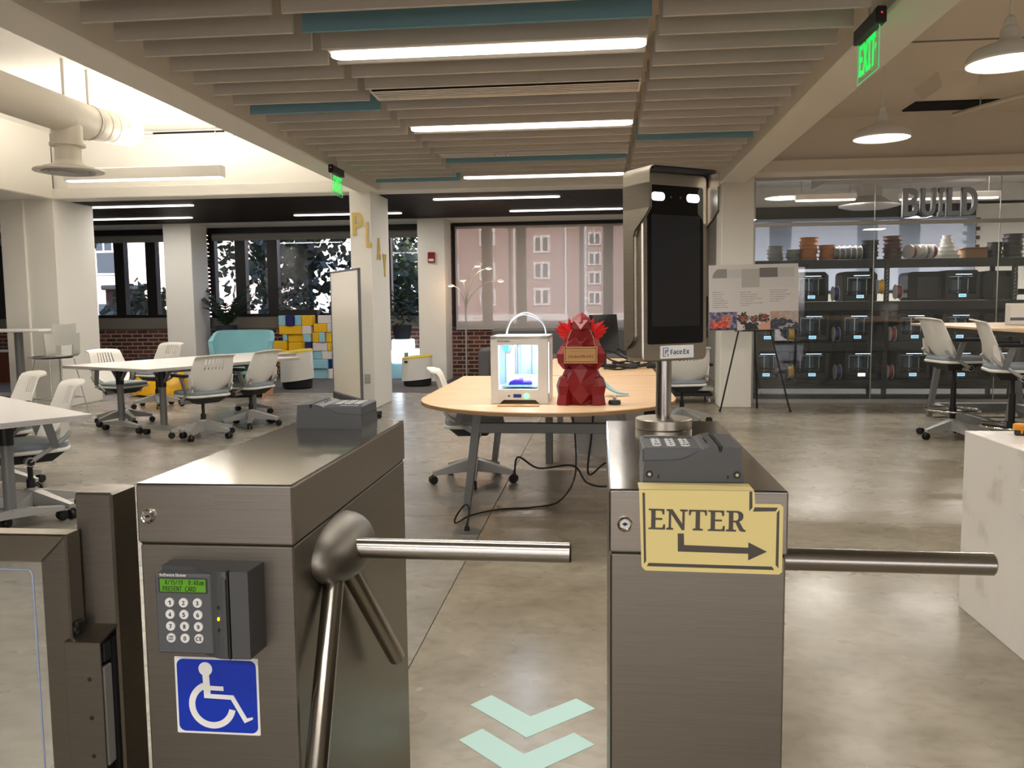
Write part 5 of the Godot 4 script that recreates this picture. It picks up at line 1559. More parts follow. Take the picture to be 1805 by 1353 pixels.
func make_lounge() -> void:
	# turquoise high back lounge chair
	var c := thing("lounge_chair", "turquoise upholstered lounge chair with curved back and plywood sides", "lounge chair", Vector3(-5.35, 0, -12.2), 0.15)
	var P := []
	for i in 9:
		var v := i / 8.0
		var row := PackedVector3Array()
		for j in 21:
			var a := lerpf(-1.75, 1.75, j / 20.0)
			var r := 0.40 + 0.05 * v
			var top := 0.47 + 0.50 * v * (1.0 - 0.30 * smoothstep(1.0, 1.7, absf(a)))
			row.append(Vector3(sin(a) * r, top, -cos(a) * r * 0.8 - 0.05 * v))
		P.append(row)
	obj("backrest", MB.new().sheet(P, 0.07), M.turquoise, c)
	var sp := MB.new()
	pad(sp, Vector3(0, 0.40, 0.02), 0.72, 0.62, 0.14, 0.15, 0.05)
	obj("seat", sp, M.turquoise, c)
	for s in [-1.0, 1.0]:
		obj("side_panel", MB.new().hexa([Vector3(s * 0.36, 0.0, -0.28), Vector3(s * 0.385, 0.0, -0.28), Vector3(s * 0.385, 0.0, 0.30), Vector3(s * 0.36, 0.0, 0.30), Vector3(s * 0.40, 0.62, -0.22), Vector3(s * 0.425, 0.62, -0.22), Vector3(s * 0.425, 0.62, 0.24), Vector3(s * 0.40, 0.62, 0.24)]), M.plywood, c)
	obj("plinth", MB.new().span(Vector3(-0.33, 0.02, -0.25), Vector3(0.33, 0.33, 0.25), 0.01), M.dark_grey, c)
	# bean bag
	var b := thing("bean_bag", "shiny yellow bean bag with a grey side lying under the white tables", "bean bag", Vector3(-6.55, 0, -12.3), 0.3)
	var B := []
	var G := []
	for i in 9:
		var v := i / 8.0
		var row := PackedVector3Array()
		for j in 24:
			var a := TAU * j / 24.0
			var r := 0.47 * sqrt(maxf(1.0 - pow(v, 2.2), 0.0004)) * (1.0 + 0.06 * sin(a * 5.0 + v * 3.0))
			row.append(Vector3(cos(a) * r * 1.15, 0.02 + 0.48 * v + 0.02 * sin(a * 3.0), sin(a) * r * 0.8))
		B.append(row)
	obj("sack", MB.new().loft(B), M.yellow_vinyl, b)
	obj("side_patch", MB.new().hexa([Vector3(0.40, 0.01, -0.30), Vector3(0.66, 0.01, -0.25), Vector3(0.66, 0.01, 0.25), Vector3(0.40, 0.01, 0.36), Vector3(0.24, 0.42, -0.22), Vector3(0.32, 0.44, -0.18), Vector3(0.32, 0.44, 0.18), Vector3(0.24, 0.42, 0.26)]), M.shell_grey, b)
	# drum stools
	var a := thing("drum_stool", "white drum stool with slanted yellow seat in front of the coloured blocks", "stool", Vector3(-4.90, 0, -13.3), 0.2)
	obj("base", MB.new().rings(Vector3.ZERO, [[0.0, 0.0], [0.21, 0.0], [0.235, 0.03], [0.24, 0.2], [0.0, 0.2]], 32), M.black_soft, a)
	var D := []
	for i in 5:
		var v := i / 4.0
		var row := PackedVector3Array()
		for j in 36:
			var t := TAU * j / 36.0
			row.append(Vector3(cos(t) * (0.265 - 0.01 * v), lerpf(0.14 + 0.03 * cos(t), 0.585 + 0.025 * cos(t), v), sin(t) * (0.265 - 0.01 * v)))
		D.append(row)
	obj("drum", MB.new().loft(D), M.plastic_white, a)
	var S := []
	for i in 4:
		var v := i / 3.0
		var row := PackedVector3Array()
		for j in 36:
			var t := TAU * j / 36.0
			row.append(Vector3(cos(t) * (0.258 - 0.03 * v * v), 0.582 + 0.04 * sqrt(v) + 0.025 * cos(t), sin(t) * (0.258 - 0.03 * v * v)))
		S.append(row)
	obj("seat_pad", MB.new().loft(S), M.yellow_pad, a)
	obj("handle_slot", MB.new().box(Vector3(-0.155, 0.51, 0.208), Vector3(0.075, 0.045, 0.02), 0.004), M.ink, a)
	dup(a, Vector3(-3.02, 0, -13.75), 0.1, "white drum stool with yellow seat in front of the pillar with the fire alarm", "drum stools")
	a.set_meta("group", "drum stools")
	get_node("drum_stool_001").scale = Vector3(0.97, 0.80, 0.97)
	# coloured foam blocks
	var cells := [[210, 530, 290, 630, 1], [290, 530, 370, 630, 2], [370, 530, 446, 630, 1], [454, 530, 558, 630, 0], [604, 532, 735, 612, 3], [212, 630, 455, 712, 0], [455, 630, 545, 712, 3], [564, 612, 705, 695, 0], [708, 612, 735, 695, 3], [295, 712, 460, 785, 0], [248, 712, 292, 775, 1], [465, 712, 540, 785, 1], [545, 695, 620, 790, 0], [622, 695, 680, 790, 1], [682, 695, 735, 790, 0], [100, 775, 288, 855, 0], [478, 786, 542, 860, 2], [545, 792, 702, 872, 3], [706, 792, 735, 872, 0], [295, 786, 475, 900, 0], [200, 856, 290, 945, 0], [295, 900, 430, 1010, 0], [200, 945, 290, 1035, 0], [432, 902, 545, 1010, 1], [545, 872, 640, 950, 1], [642, 872, 735, 950, 3], [545, 950, 705, 1040, 1], [708, 950, 760, 1040, 2], [295, 1010, 545, 1140, 0], [200, 1035, 290, 1140, 1], [545, 1040, 705, 1140, 1], [708, 1040, 760, 1140, 3]]
	var names := ["yellow", "light blue", "navy blue", "white"]
	var k := 0
	for q in cells:
		k += 1
		var rank := 0
		for o2 in cells:
			if course_of(o2[1]) == course_of(q[1]) and o2[0] < q[0]:
				rank += 1
		var x0: float = -5.86 + (q[0] - 210) * 0.00184 + 0.002
		var x1: float = -5.86 + (q[2] - 210) * 0.00184 - 0.002
		var y1: float = 1.165 - (q[1] - 530) * 0.00191
		var y0: float = maxf(1.165 - (q[3] - 530) * 0.00191 + 0.001, 0.004)
		if q[3] == 1140:
			y0 = 0.004
		var dz := 0.02 * float(k * 7 % 5) - 0.04
		var o := obj("foam_block", MB.new().span(Vector3(x0, y0, -15.205), Vector3(x1, y1, -15.02 + dz), 0.012), [M.yellow, M.sky_block, M.navy_block, M.white_block][q[4]])
		tag(o, "%s foam block in the block wall, %s course from top, %s from left" % [names[q[4]], ["first", "second", "third", "fourth", "fifth", "sixth", "seventh"][course_of(q[1])], ["first", "second", "third", "fourth", "fifth", "sixth"][rank]], "block", "coloured foam blocks")
	# lit white block stack under the planter
	var lb := thing("block_lamp", "bright glowing white stepped block under the navy planter beside the column", "lamp", Vector3(-3.62, 0.02, -15.0))
	obj("glowing_block", MB.new().span(Vector3(-0.14, 0.27, -0.25), Vector3(0.24, 0.70, 0.0), 0.02).span(Vector3(-0.14, 0.27, -0.25), Vector3(0.34, 0.52, 0.05), 0.02).span(Vector3(-0.14, 0.27, -0.25), Vector3(0.43, 0.40, 0.03), 0.02), M.lamp_block, lb)
	obj("opening", MB.new().box(Vector3(0.14, 0.42, 0.051), Vector3(0.075, 0.09, 0.004)), M.dark_grey, lb)
	var ol := OmniLight3D.new()
	ol.name = "light"
	ol.position = Vector3(0.05, 0.45, 0.12)
	ol.light_energy = 0.05
	ol.light_size = 0.1
	ol.light_color = Color(0.9, 0.95, 1)
	ol.omni_range = 10
	ol.omni_attenuation = 2
	ol.shadow_enabled = true
	lb.add_child(ol)
	tag(obj("foam_block", MB.new().span(Vector3(-3.78, 0.004, -15.2), Vector3(-3.36, 0.285, -14.98), 0.012), M.sky_block), "light blue foam block beneath the glowing white block by the column", "block")
	# grey sofa by the blind
	var s := thing("sofa", "grey high backed sofa below the roller blind behind the 3D printer", "sofa", Vector3(-0.75, 0, -13.6))
	obj("back", MB.new().span(Vector3(-1.05, 0.12, -0.5), Vector3(1.35, 0.93, -0.3), 0.04), M.sofa_grey, s)
	for x in [-0.62, 0.16, 0.94]:
		var cu := MB.new()
		pad(cu, Vector3(x, 0.43, 0.02), 0.76, 0.68, 0.16, 0.06, 0.04)
		obj("seat_cushion", cu, M.sofa_grey, s)
	obj("arm", MB.new().span(Vector3(-1.18, 0.1, -0.5), Vector3(-1.0, 0.62, 0.36), 0.03), M.sofa_grey, s)
	obj("arm", MB.new().span(Vector3(1.33, 0.1, -0.5), Vector3(1.5, 0.62, 0.36), 0.03), M.sofa_grey, s)
	obj("base", MB.new().span(Vector3(-1.1, 0.04, -0.42), Vector3(1.4, 0.34, 0.32), 0.01), M.black_soft, s)
	# arc floor lamp with five heads
	var f := thing("floor_lamp", "slim floor lamp with five curved arms and small lit heads", "floor lamp", Vector3(-2.27, 0, -14.2))
	obj("base", MB.new().rings(Vector3.ZERO, [[0.0, 0.0], [0.15, 0.0], [0.15, 0.02], [0.03, 0.03], [0.0, 0.03]], 28), M.alu, f)
	obj("stem", MB.new().cyl(Vector3(0, 0.02, 0), Vector3(0.0, 1.25, 0), 0.014, 0.014, 10), M.alu, f)
	for h in [[-0.235, 1.645, 0.05], [-0.05, 1.735, -0.05], [0.215, 1.965, 0.06], [0.40, 1.925, 0.0], [0.61, 1.712, 0.1]]:
		var e := Vector3(h[0], h[1], h[2])
		var arm := curve([Vector3(0, 1.22, 0), Vector3(e.x * 0.12, lerpf(1.22, e.y, 0.45), e.z * 0.2), Vector3(e.x * 0.5, lerpf(1.22, e.y, 0.88), e.z * 0.6), e + Vector3(0, 0.01, 0)], 5)
		obj("arm", MB.new().tube(arm, 0.007, 6), M.alu, f)
		var hd := obj("lamp_head", MB.new().rings(e, [[0.0, 0.025], [0.03, 0.02], [0.055, 0.004], [0.058, -0.008], [0.052, -0.008]], 20), M.shell_white, f)
		obj("bulb", MB.new().rings(e, [[0.0, -0.022], [0.025, -0.02], [0.048, -0.008], [0.05, 0.0]], 18), M.lamp_glow, hd)
		var l := OmniLight3D.new()
		l.name = "light"
		l.position = e + Vector3(0, -0.045, 0)
		l.light_energy = 0.035
		l.light_size = 0.04
		l.light_color = Color(1, 0.80, 0.60)
		l.omni_range = 12
		l.omni_attenuation = 2
		l.shadow_enabled = true
		f.add_child(l)
	# whiteboard
	var A := Vector3(-2.73, 0, -9.48)
	var Z := Vector3(-3.36, 0, -10.42)
	var wb := thing("whiteboard", "tall narrow looking rolling whiteboard in front of the gold lettered column", "whiteboard", (A + Z) / 2)
	var dir := (Z - A).normalized()
	var nn := dir.cross(Vector3.UP).normalized()
	if nn.x > 0:
		nn = -nn
	var Lw := (Z - A).length()
	var XB := Transform3D(Basis(dir, Vector3.UP, dir.cross(Vector3.UP)), Vector3.ZERO)
	obj("board", MB.new().at(XB).box(Vector3(0, 0.99, 0), Vector3(Lw - 0.04, 1.47, 0.02)), M.whiteboard, wb)
	obj("frame", MB.new().at(XB).span(Vector3(-Lw / 2, 0.23, -0.016), Vector3(-Lw / 2 + 0.022, 1.745, 0.016), 0.003).span(Vector3(Lw / 2 - 0.022, 0.23, -0.016), Vector3(Lw / 2, 1.745, 0.016), 0.003).span(Vector3(-Lw / 2, 1.722, -0.016), Vector3(Lw / 2, 1.745, 0.016), 0.003).span(Vector3(-Lw / 2, 0.23, -0.016), Vector3(Lw / 2, 0.255, 0.016), 0.003), M.frame_grey, wb)
	obj("foot", MB.new().at(XB).span(Vector3(-Lw / 2, 0.07, -0.02), Vector3(Lw / 2, 0.235, 0.02), 0.004).span(Vector3(-Lw / 2 + 0.05, 0.05, -0.25), Vector3(-Lw / 2 + 0.10, 0.09, 0.25), 0.004).span(Vector3(Lw / 2 - 0.1, 0.05, -0.25), Vector3(Lw / 2 - 0.05, 0.09, 0.25), 0.004), M.dark_grey, wb)
	for q in [[-1, -1], [-1, 1], [1, -1], [1, 1]]:
		obj("caster", MB.new().at(XB).cyl(Vector3(q[0] * (Lw / 2 - 0.075) - 0.012, 0.03, q[1] * 0.22), Vector3(q[0] * (Lw / 2 - 0.075) + 0.012, 0.03, q[1] * 0.22), 0.03, 0.03, 12), M.black, wb)
	# low brown cabinets under the far left windows
	for q in [[-9.6, 0.9, "low brown cabinet under the left window behind the bar stool"], [-11.2, 1.3, "low brown cabinet with a dark top at the far left edge"]]:
		var lc := thing("low_cabinet", q[2], "cabinet", Vector3(q[0], 0, -14.6))
		obj("body", MB.new().span(Vector3(-q[1] / 2, 0.0, -0.25), Vector3(q[1] / 2, 0.55, 0.25), 0.006), M.brown_cabinet, lc)
		obj("top", MB.new().span(Vector3(-q[1] / 2 - 0.01, 0.552, -0.26), Vector3(q[1] / 2 + 0.01, 0.58, 0.26), 0.004), M.table_edge, lc)
	var al := thing("fire_alarm", "red fire alarm with a white strobe on the white pillar", "fire alarm", Vector3(-2.893, 2.135, -14.5))
	obj("body", MB.new().box(Vector3(0, 0, 0.025), Vector3(0.125, 0.18, 0.05), 0.012), M.alarm_red, al)
	obj("strobe", MB.new().box(Vector3(0, -0.045, 0.055), Vector3(0.09, 0.045, 0.03), 0.01), M.print_white, al)
	var ou := thing("wall_outlet", "grey metal outlet plate low on the gold lettered column", "outlet", Vector3(-2.985, 0.385, -10.63))
	obj("plate", MB.new().box(Vector3(0, 0, 0.004), Vector3(0.075, 0.12, 0.008), 0.002), M.grille_grey, ou)
	for y in [-0.028, 0.028]:
		obj("socket", MB.new().box(Vector3(0, y, 0.0085), Vector3(0.034, 0.03, 0.003), 0.001), M.shell_grey, ou)
	# gold letters stepping down round the column
	var gl := [["P", Vector3(-3.06, 2.345, -10.622), 0.0, 0.135, 0.285], ["L", Vector3(-2.918, 2.21, -10.622), 0.0, 0.075, 0.315], ["A", Vector3(-2.879, 2.05, -10.93), PI / 2, 0.16, 0.28], ["Y", Vector3(-2.879, 1.85, -11.22), PI / 2, 0.16, 0.30]]
	for g in gl:
		var o := obj("wall_letter", letters(g[0], g[3], g[4], 0.02, "Droid Sans", 700), M.gold)
		o.position = g[1]
		o.rotation.y = g[2]
		tag(o, "gold metal letter %s on the white column" % g[0], "letter", "gold letters on the column")


func leafy(parent: Node3D, called: String, c: Vector3, rx: float, ry: float, n: int, leaf: Vector2, m: Material, sd: int, arching := false) -> void:
	rng.seed = sd
	var mb := MB.new()
	for i in n:
		var d := Vector3(rng.randfn(), rng.randfn(), rng.randfn()).normalized() * pow(rng.randf(), 0.6)
		var p := c + Vector3(d.x * rx, d.y * ry, d.z * rx)
		var out := (Vector3(d.x, d.y * 0.4 + 0.15, d.z)).normalized()
		var side := out.cross(Vector3.UP).normalized().rotated(out, rng.randf_range(-0.7, 0.7))
		var L := rng.randf_range(leaf.x * 0.7, leaf.x)
		var tip := p + out * L + Vector3(0, -0.25 * L, 0)
		var mid := p + out * L * 0.5 + Vector3(0, 0.03 * L, 0)
		var nn := side.cross(out).normalized()
		mb.face(p, mid + side * leaf.y, mid - side * leaf.y, nn)
		mb.face(tip, mid + side * leaf.y, mid - side * leaf.y, nn)
	obj(called, mb, m, parent).set_meta("kind", "stuff")


func make_plants() -> void:
	# palm in a navy pot
	var p := thing("potted_palm", "potted palm with long fronds in a dark pot beside the left pillar", "plant", Vector3(-6.82, 0, -14.95))
	obj("pot", MB.new().rings(Vector3.ZERO, [[0.0, 0.0], [0.17, 0.0], [0.20, 1.0], [0.17, 1.0], [0.16, 0.95], [0.0, 0.95]], 24), M.navy_pot, p)
	rng.seed = 77
	for k in 16:
		var a := TAU * k / 16.0 + rng.randf_range(-0.2, 0.2)
		var L := rng.randf_range(0.5, 0.85)
		var lift := rng.randf_range(0.5, 1.05)
		var mb := MB.new()
		var path := []
		for i in 9:
			var v := i / 8.0
			path.append(Vector3(cos(a) * L * v * 0.75, 0.95 + lift * v - 0.45 * v * v * L, sin(a) * L * v * 0.35))
		mb.tube(path, 0.006, 5)
		for i in range(2, 9):
			var d: Vector3 = (path[i] - path[i - 1]).normalized()
			var s := d.cross(Vector3.UP).normalized()
			for q in [-1.0, 1.0]:
				var tip: Vector3 = path[i] + s * q * 0.20 * (1.1 - i / 9.0) + d * 0.12 + Vector3(0, -0.05, 0)
				mb.face(path[i] - d * 0.02, path[i] + d * 0.03, tip, Vector3.UP)
				mb.face(path[i] - d * 0.07, path[i] - d * 0.03, tip - d * 0.06, Vector3.UP)
		obj("frond", mb, M.leaf_0, p)
	# navy pot plant beside the gold lettered column
	var q := thing("potted_shrub", "green leafy shrub in a navy pot on top of the glowing block", "plant", Vector3(-3.57, 0.722, -15.05))
	obj("pot", MB.new().rings(Vector3.ZERO, [[0.0, 0.0], [0.14, 0.0], [0.18, 0.25], [0.155, 0.25], [0.15, 0.22], [0.0, 0.22]], 24), M.navy_pot, q)
	obj("stem", MB.new().tube([Vector3(0, 0.2, 0), Vector3(0.02, 0.35, 0), Vector3(-0.02, 0.5, 0)], 0.012, 6), M.stem, q)
	leafy(q, "foliage", Vector3(0.0, 0.55, 0), 0.26, 0.36, 260, Vector2(0.14, 0.03), M.leaf_0, 9)
	# long black planter on the sill
	var b := thing("window_planter", "long black planter with two leafy plants on the window sill behind the coloured blocks", "planter", Vector3(-5.56, 1.142, -15.30))
	obj("trough", MB.new().span(Vector3(-0.37, 0, -0.09), Vector3(0.37, 0.12, 0.09), 0.006), M.black, b)
	leafy(b, "foliage", Vector3(-0.25, 0.38, 0), 0.15, 0.32, 90, Vector2(0.12, 0.018), M.leaf_2, 12)
	leafy(b, "foliage", Vector3(0.12, 0.30, 0), 0.2, 0.22, 130, Vector2(0.10, 0.02), M.leaf_2, 13)
	var d := thing("window_plant", "dark leafy plant standing at the left end of the left window", "plant", Vector3(-9.95, 0.0, -15.1))
	obj("pot", MB.new().rings(Vector3.ZERO, [[0.0, 0.0], [0.16, 0.0], [0.19, 0.7], [0.0, 0.7]], 20), M.navy_pot, d)
	leafy(d, "foliage", Vector3(0, 1.0, 0), 0.25, 0.42, 200, Vector2(0.14, 0.03), M.leaf_2, 15)


func make_printer_black() -> Node3D:
	var t := thing("desktop_printer", "black desktop 3D printer", "3D printer")
	var w := 0.44
	var h := 0.395
	var out := PackedVector2Array([Vector2(-w / 2, 0), Vector2(w / 2, 0), Vector2(w / 2, h - 0.05), Vector2(w / 2 - 0.015, h - 0.015), Vector2(w / 2 - 0.05, h), Vector2(-w / 2 + 0.05, h), Vector2(-w / 2 + 0.015, h - 0.015), Vector2(-w / 2, h - 0.05)])
	obj("back", MB.new().prism(out, -0.40, -0.36), M.black, t)
	var mb := MB.new()
	for s in [[-w / 2, -w / 2 + 0.05], [w / 2 - 0.05, w / 2]]:
		mb.span(Vector3(s[0], 0, -0.37), Vector3(s[1], h - 0.04, 0.0), 0.008)
	mb.span(Vector3(-w / 2, 0, -0.37), Vector3(w / 2, 0.085, 0.0), 0.008)
	mb.hexa([Vector3(-w / 2, h - 0.05, -0.37), Vector3(w / 2, h - 0.05, -0.37), Vector3(w / 2, h - 0.05, 0.0), Vector3(-w / 2, h - 0.05, 0.0), Vector3(-w / 2 + 0.045, h, -0.37), Vector3(w / 2 - 0.045, h, -0.37), Vector3(w / 2 - 0.045, h, -0.02), Vector3(-w / 2 + 0.045, h, -0.02)])
	obj("case", mb, M.black, t)
	obj("chamber", MB.new().span(Vector3(-w / 2 + 0.05, 0.085, -0.36), Vector3(w / 2 - 0.05, h - 0.05, -0.30)), M.printer_blue, t)
	obj("panel", MB.new().span(Vector3(-0.02, 0.095, -0.298), Vector3(0.09, h - 0.12, -0.29)), M.printer_pale, t)
	obj("gantry", MB.new().span(Vector3(-w / 2 + 0.055, h - 0.085, -0.12), Vector3(w / 2 - 0.055, h - 0.078, -0.10)).cyl(Vector3(-0.125, 0.09, -0.15), Vector3(-0.125, h - 0.08, -0.15), 0.005, 0.005, 8).cyl(Vector3(0.0, 0.09, -0.15), Vector3(0.0, h - 0.08, -0.15), 0.008, 0.008, 8).cyl(Vector3(0.125, 0.09, -0.15), Vector3(0.125, h - 0.08, -0.15), 0.005, 0.005, 8), M.print_white, t)
	obj("print_head", MB.new().box(Vector3(0.07, h - 0.085, -0.11), Vector3(0.07, 0.05, 0.06), 0.006), M.dark_grey, t)
	obj("work_light", MB.new().box(Vector3(0.03, h - 0.055, -0.05), Vector3(0.20, 0.005, 0.02)), M.bay_light, t)
	obj("bed", MB.new().span(Vector3(-0.14, 0.13, -0.26), Vector3(0.14, 0.14, -0.04)), M.dark_grey, t)
	obj("screen_label", MB.new().box(Vector3(0.0, 0.062, 0.001), Vector3(0.095, 0.042, 0.003)), M.label_glow, t)
	var lt := MB.new()
	for k in 5:
		lt.span(Vector3(-0.034 + k * 0.0145, 0.055, 0.0025), Vector3(-0.025 + k * 0.0145, 0.068, 0.0031))
	obj("label_text", lt, M.letter_grey, t)
	return t


func make_spool(c: Material) -> Node3D:
	var t := thing("filament_spool", "filament spool", "filament spool")
	# axis along x
	var X := Transform3D(Basis(Vector3(0, 0, 1), Vector3(1, 0, 0), Vector3(0, 1, 0)), Vector3.ZERO)
	obj("filament", MB.new().at(X).rings(Vector3.ZERO, [[0.04, -0.03], [0.085, -0.03], [0.085, 0.03], [0.04, 0.03]], 24), c, t)
	for s in [-1.0, 1.0]:
		obj("flange", MB.new().at(X).rings(Vector3(0, s * 0.033, 0), [[0.0, -0.002], [0.1, -0.002], [0.1, 0.002], [0.0, 0.002]], 24), M.clear_plastic, t)
	return t


func make_glass_room() -> void:
	# glazed front
	var x1 := 8.2
	var win := struct("window_6", MB.new().span(Vector3(1.86, 2.84, -11.34), Vector3(x1, 2.89, -11.26), 0.004).span(Vector3(1.86, 2.27, -11.33), Vector3(x1, 2.315, -11.27), 0.004).span(Vector3(1.86, 0.0, -11.34), Vector3(x1, 0.055, -11.26), 0.004).span(Vector3(1.86, 0, -11.33), Vector3(1.90, 2.88, -11.27), 0.004), M.alu_light, "glazed front of the printer room in a pale metal frame", "window")
	var cuts := [1.90, 3.43, 4.93, 6.43, x1]
	for k in 4:
		obj("pane", MB.new().span(Vector3(cuts[k] + 0.004, 0.055, -11.306), Vector3(cuts[k + 1] - 0.004, 2.27, -11.294)), M.clear_glass, win)
		obj("upper_pane", MB.new().span(Vector3(cuts[k] + 0.004, 2.315, -11.306), Vector3(cuts[k + 1] - 0.004, 2.84, -11.294)), M.clear_glass, win)
		if k > 0:
			obj("glass_joint", MB.new().span(Vector3(cuts[k] - 0.004, 0.055, -11.307), Vector3(cuts[k] + 0.004, 2.84, -11.293)), M.shell_grey, win)
	# letters standing on the transom
	var lx := [3.83, 4.04, 4.195, 4.335, 4.53]
	var lw := [0.175, 0.175, 0.055, 0.14, 0.175]
	for k in 5:
		var s: String = "BUILD"[k]
		var t := thing("sign_letter", "thick grey letter %s standing on the glass room front" % s, "letter", Vector3(lx[k], 2.525, -11.24), 0, "BUILD letters")
		obj("face", letters(s, lw[k], 0.335, 0.012, "Droid Sans", 700), M.letter_face, t).position = Vector3(0, 0, 0.03)
		obj("body", letters(s, lw[k] + 0.012, 0.347, 0.05, "Droid Sans", 700), M.letter_side, t)
	# room behind
	struct("ceiling", MB.new().span(Vector3(1.95, 3.3, -15.9), Vector3(8.3, 3.75, -11.4)), M.white_wall, "white ceiling of the printer room", "ceiling")
	var rw := struct("wall_printer_room", MB.new().span(Vector3(1.95, 0, -15.75), Vector3(8.3, 1.5, -15.5)).span(Vector3(1.95, 2.95, -15.75), Vector3(8.3, 3.4, -15.5)).span(Vector3(6.35, 1.4, -15.75), Vector3(8.3, 3.0, -15.5)).span(Vector3(1.95, 1.4, -15.75), Vector3(2.3, 3.0, -15.5)), M.white_wall, "white back wall of the printer room", "wall")
	var wn := struct("window_7", MB.new().span(Vector3(2.3, 2.72, -15.62), Vector3(6.35, 2.96, -15.45)).span(Vector3(2.3, 1.45, -15.62), Vector3(6.35, 1.52, -15.48)), M.frame_black, "window in the back wall of the printer room", "window")
	var ed := [2.3, 2.95, 3.3, 4.45, 4.75, 5.15, 5.45, 6.35]
	for k in range(1, 7, 2):
		obj("mullion", MB.new().span(Vector3(ed[k], 1.5, -15.6), Vector3(ed[k + 1], 2.74, -15.46)), M.sill, wn)
	obj("pale_shade", MB.new().span(Vector3(2.3, 1.5, -15.44), Vector3(6.35, 2.75, -15.437)), M.pale_shade, wn)
	for k in range(0, 8, 2):
		obj("pane", MB.new().span(Vector3(ed[k], 1.5, -15.56), Vector3(ed[k + 1], 2.74, -15.55)), M.tinted_glass, wn)
	for k in 16:
		var b := obj("brick", MB.new().box(Vector3.ZERO, Vector3(0.2, 0.06, 0.05), 0.004), M["brick_%d" % (k % 4)], rw)
		b.position = Vector3(6.30 + (0.03 if k % 2 else -0.03), 1.55 + k * 0.0755, -15.48)
	# lights and duct in the printer room
	linear_light("printer_room_light", "long white light hanging left in the printer room", Vector3(3.12, 2.72, -12.5), 0.82, 0.12, 6.0, "lights in the printer room", 0.58)
	linear_light("printer_room_light", "long white light hanging at the right in the printer room", Vector3(4.75, 2.70, -12.45), 1.3, 0.12, 6.5, "lights in the printer room", 0.6)
	linear_light("printer_room_light", "long white light hanging far right in the printer room", Vector3(6.5, 2.70, -12.45), 1.3, 0.12, 6.5, "lights in the printer room", 0.6)
	var d := thing("room_duct", "grey box duct with a round drop diffuser inside the printer room", "air duct", Vector3(3.86, 2.70, -13.0))
	obj("duct", MB.new().span(Vector3(-0.75, 0.26, -0.3), Vector3(1.5, 0.595, 0.3), 0.01), M.grille_grey, d)
	obj("drop", MB.new().rings(Vector3.ZERO, [[0.18, 0.27], [0.17, 0.12], [0.30, 0.03], [0.42, 0.0], [0.42, -0.02], [0.30, -0.05], [0.0, -0.05]], 36), M.grille_grey, d)
	var pd := thing("room_pendant", "pale dome pendant inside the printer room by the column", "pendant lamp", Vector3(2.62, 2.80, -12.8), 0, "printer room pendants")
	obj("shade", MB.new().rings(Vector3.ZERO, [[0.27, 0.0], [0.28, 0.01], [0.2, 0.05], [0.05, 0.08], [0.0, 0.085]], 32), M.shell_white, pd)
	obj("diffuser", MB.new().rings(Vector3.ZERO, [[0.0, -0.002], [0.27, 0.0]], 32), M.pendant_glow, pd)
	obj("cord", MB.new().cyl(Vector3(0, 0.08, 0), Vector3(0, 0.5, 0), 0.006, 0.006, 6), M.shell_white, pd)
	dup(pd, Vector3(5.15, 3.02, -12.35), 0, "pale dome pendant inside the printer room behind the last BUILD letter")
	# rack
	var r := thing("storage_rack", "long black slotted steel rack full of 3D printers behind the glass", "rack", Vector3(2.06, 0, -12.1))
	for y in [0.22, 0.725, 1.265, 1.86]:
		obj("shelf", MB.new().span(Vector3(0.0, y - 0.02, -0.33), Vector3(5.2, y + 0.0, 0.30)), M.black_soft, r)
		obj("shelf_beam", MB.new().span(Vector3(0.0, (y - 0.115 if y > 1.5 else y - 0.075), 0.30), Vector3(5.2, y + 0.002 if y > 1.5 else y + 0.045, 0.33), 0.004), M.black, r)
	for x in [0.02, 1.69, 3.29, 5.15]:
		for z in [-0.33, 0.315]:
			obj("upright", MB.new().span(Vector3(x - 0.03, 0, z - 0.02), Vector3(x + 0.03, 1.86, z + 0.022), 0.003), M.black, r)
		for k in 9:
			obj("slot", MB.new().hexa([Vector3(x - 0.016, 1.32 + k * 0.047, 0.337), Vector3(x - 0.008, 1.32 + k * 0.047, 0.337), Vector3(x - 0.008, 1.32 + k * 0.047, 0.3385), Vector3(x - 0.016, 1.32 + k * 0.047, 0.3385), Vector3(x + 0.004, 1.35 + k * 0.047, 0.337), Vector3(x + 0.012, 1.35 + k * 0.047, 0.337), Vector3(x + 0.012, 1.35 + k * 0.047, 0.3385), Vector3(x + 0.004, 1.35 + k * 0.047, 0.3385)]), M.shell_grey, r)
	obj("back_sheet", MB.new().span(Vector3(0.0, 0.12, -0.36), Vector3(5.2, 1.24, -0.35)), M.black, r)
	# printers
	var proto := make_printer_black()
	var lv := [1.312, 0.772, 0.267]
	var rows := [[2.80, 3.43, 4.73], [2.235, 2.825, 3.41, 4.145, 4.715], [2.225, 2.83, 3.475, 4.135, 4.75, 5.35]]
	var nm := [["behind the poster", "left of the slotted upright", "at the right, beyond the plain black one"], ["lower left behind the poster", "second from the left", "third from the left", "fourth from the left", "fifth from the left"], ["first from the left, by the column", "second from the left", "third from left, with bright white label", "fourth from the left", "fifth, behind the drafting chair", "sixth from the left"]]
	var first := true
	for i in 3:
		for j in rows[i].size():
			var lab: String = "black 3D printer on the %s rack shelf, %s" % [["upper", "middle", "bottom"][i], nm[i][j]]
			var where := Vector3(rows[i][j], lv[i], -11.83)
			var o := proto
			if first:
				proto.position = where
				proto.set_meta("label", lab)
				proto.set_meta("group", "black 3D printers on the rack")
				first = false
			else:
				o = dup(proto, where, 0, lab)
			if i == 2 and j == 2:
				(o.get_node("screen_label") as MeshInstance3D).set_surface_override_material(0, M.led_white)
				o.get_node("label_text").free()
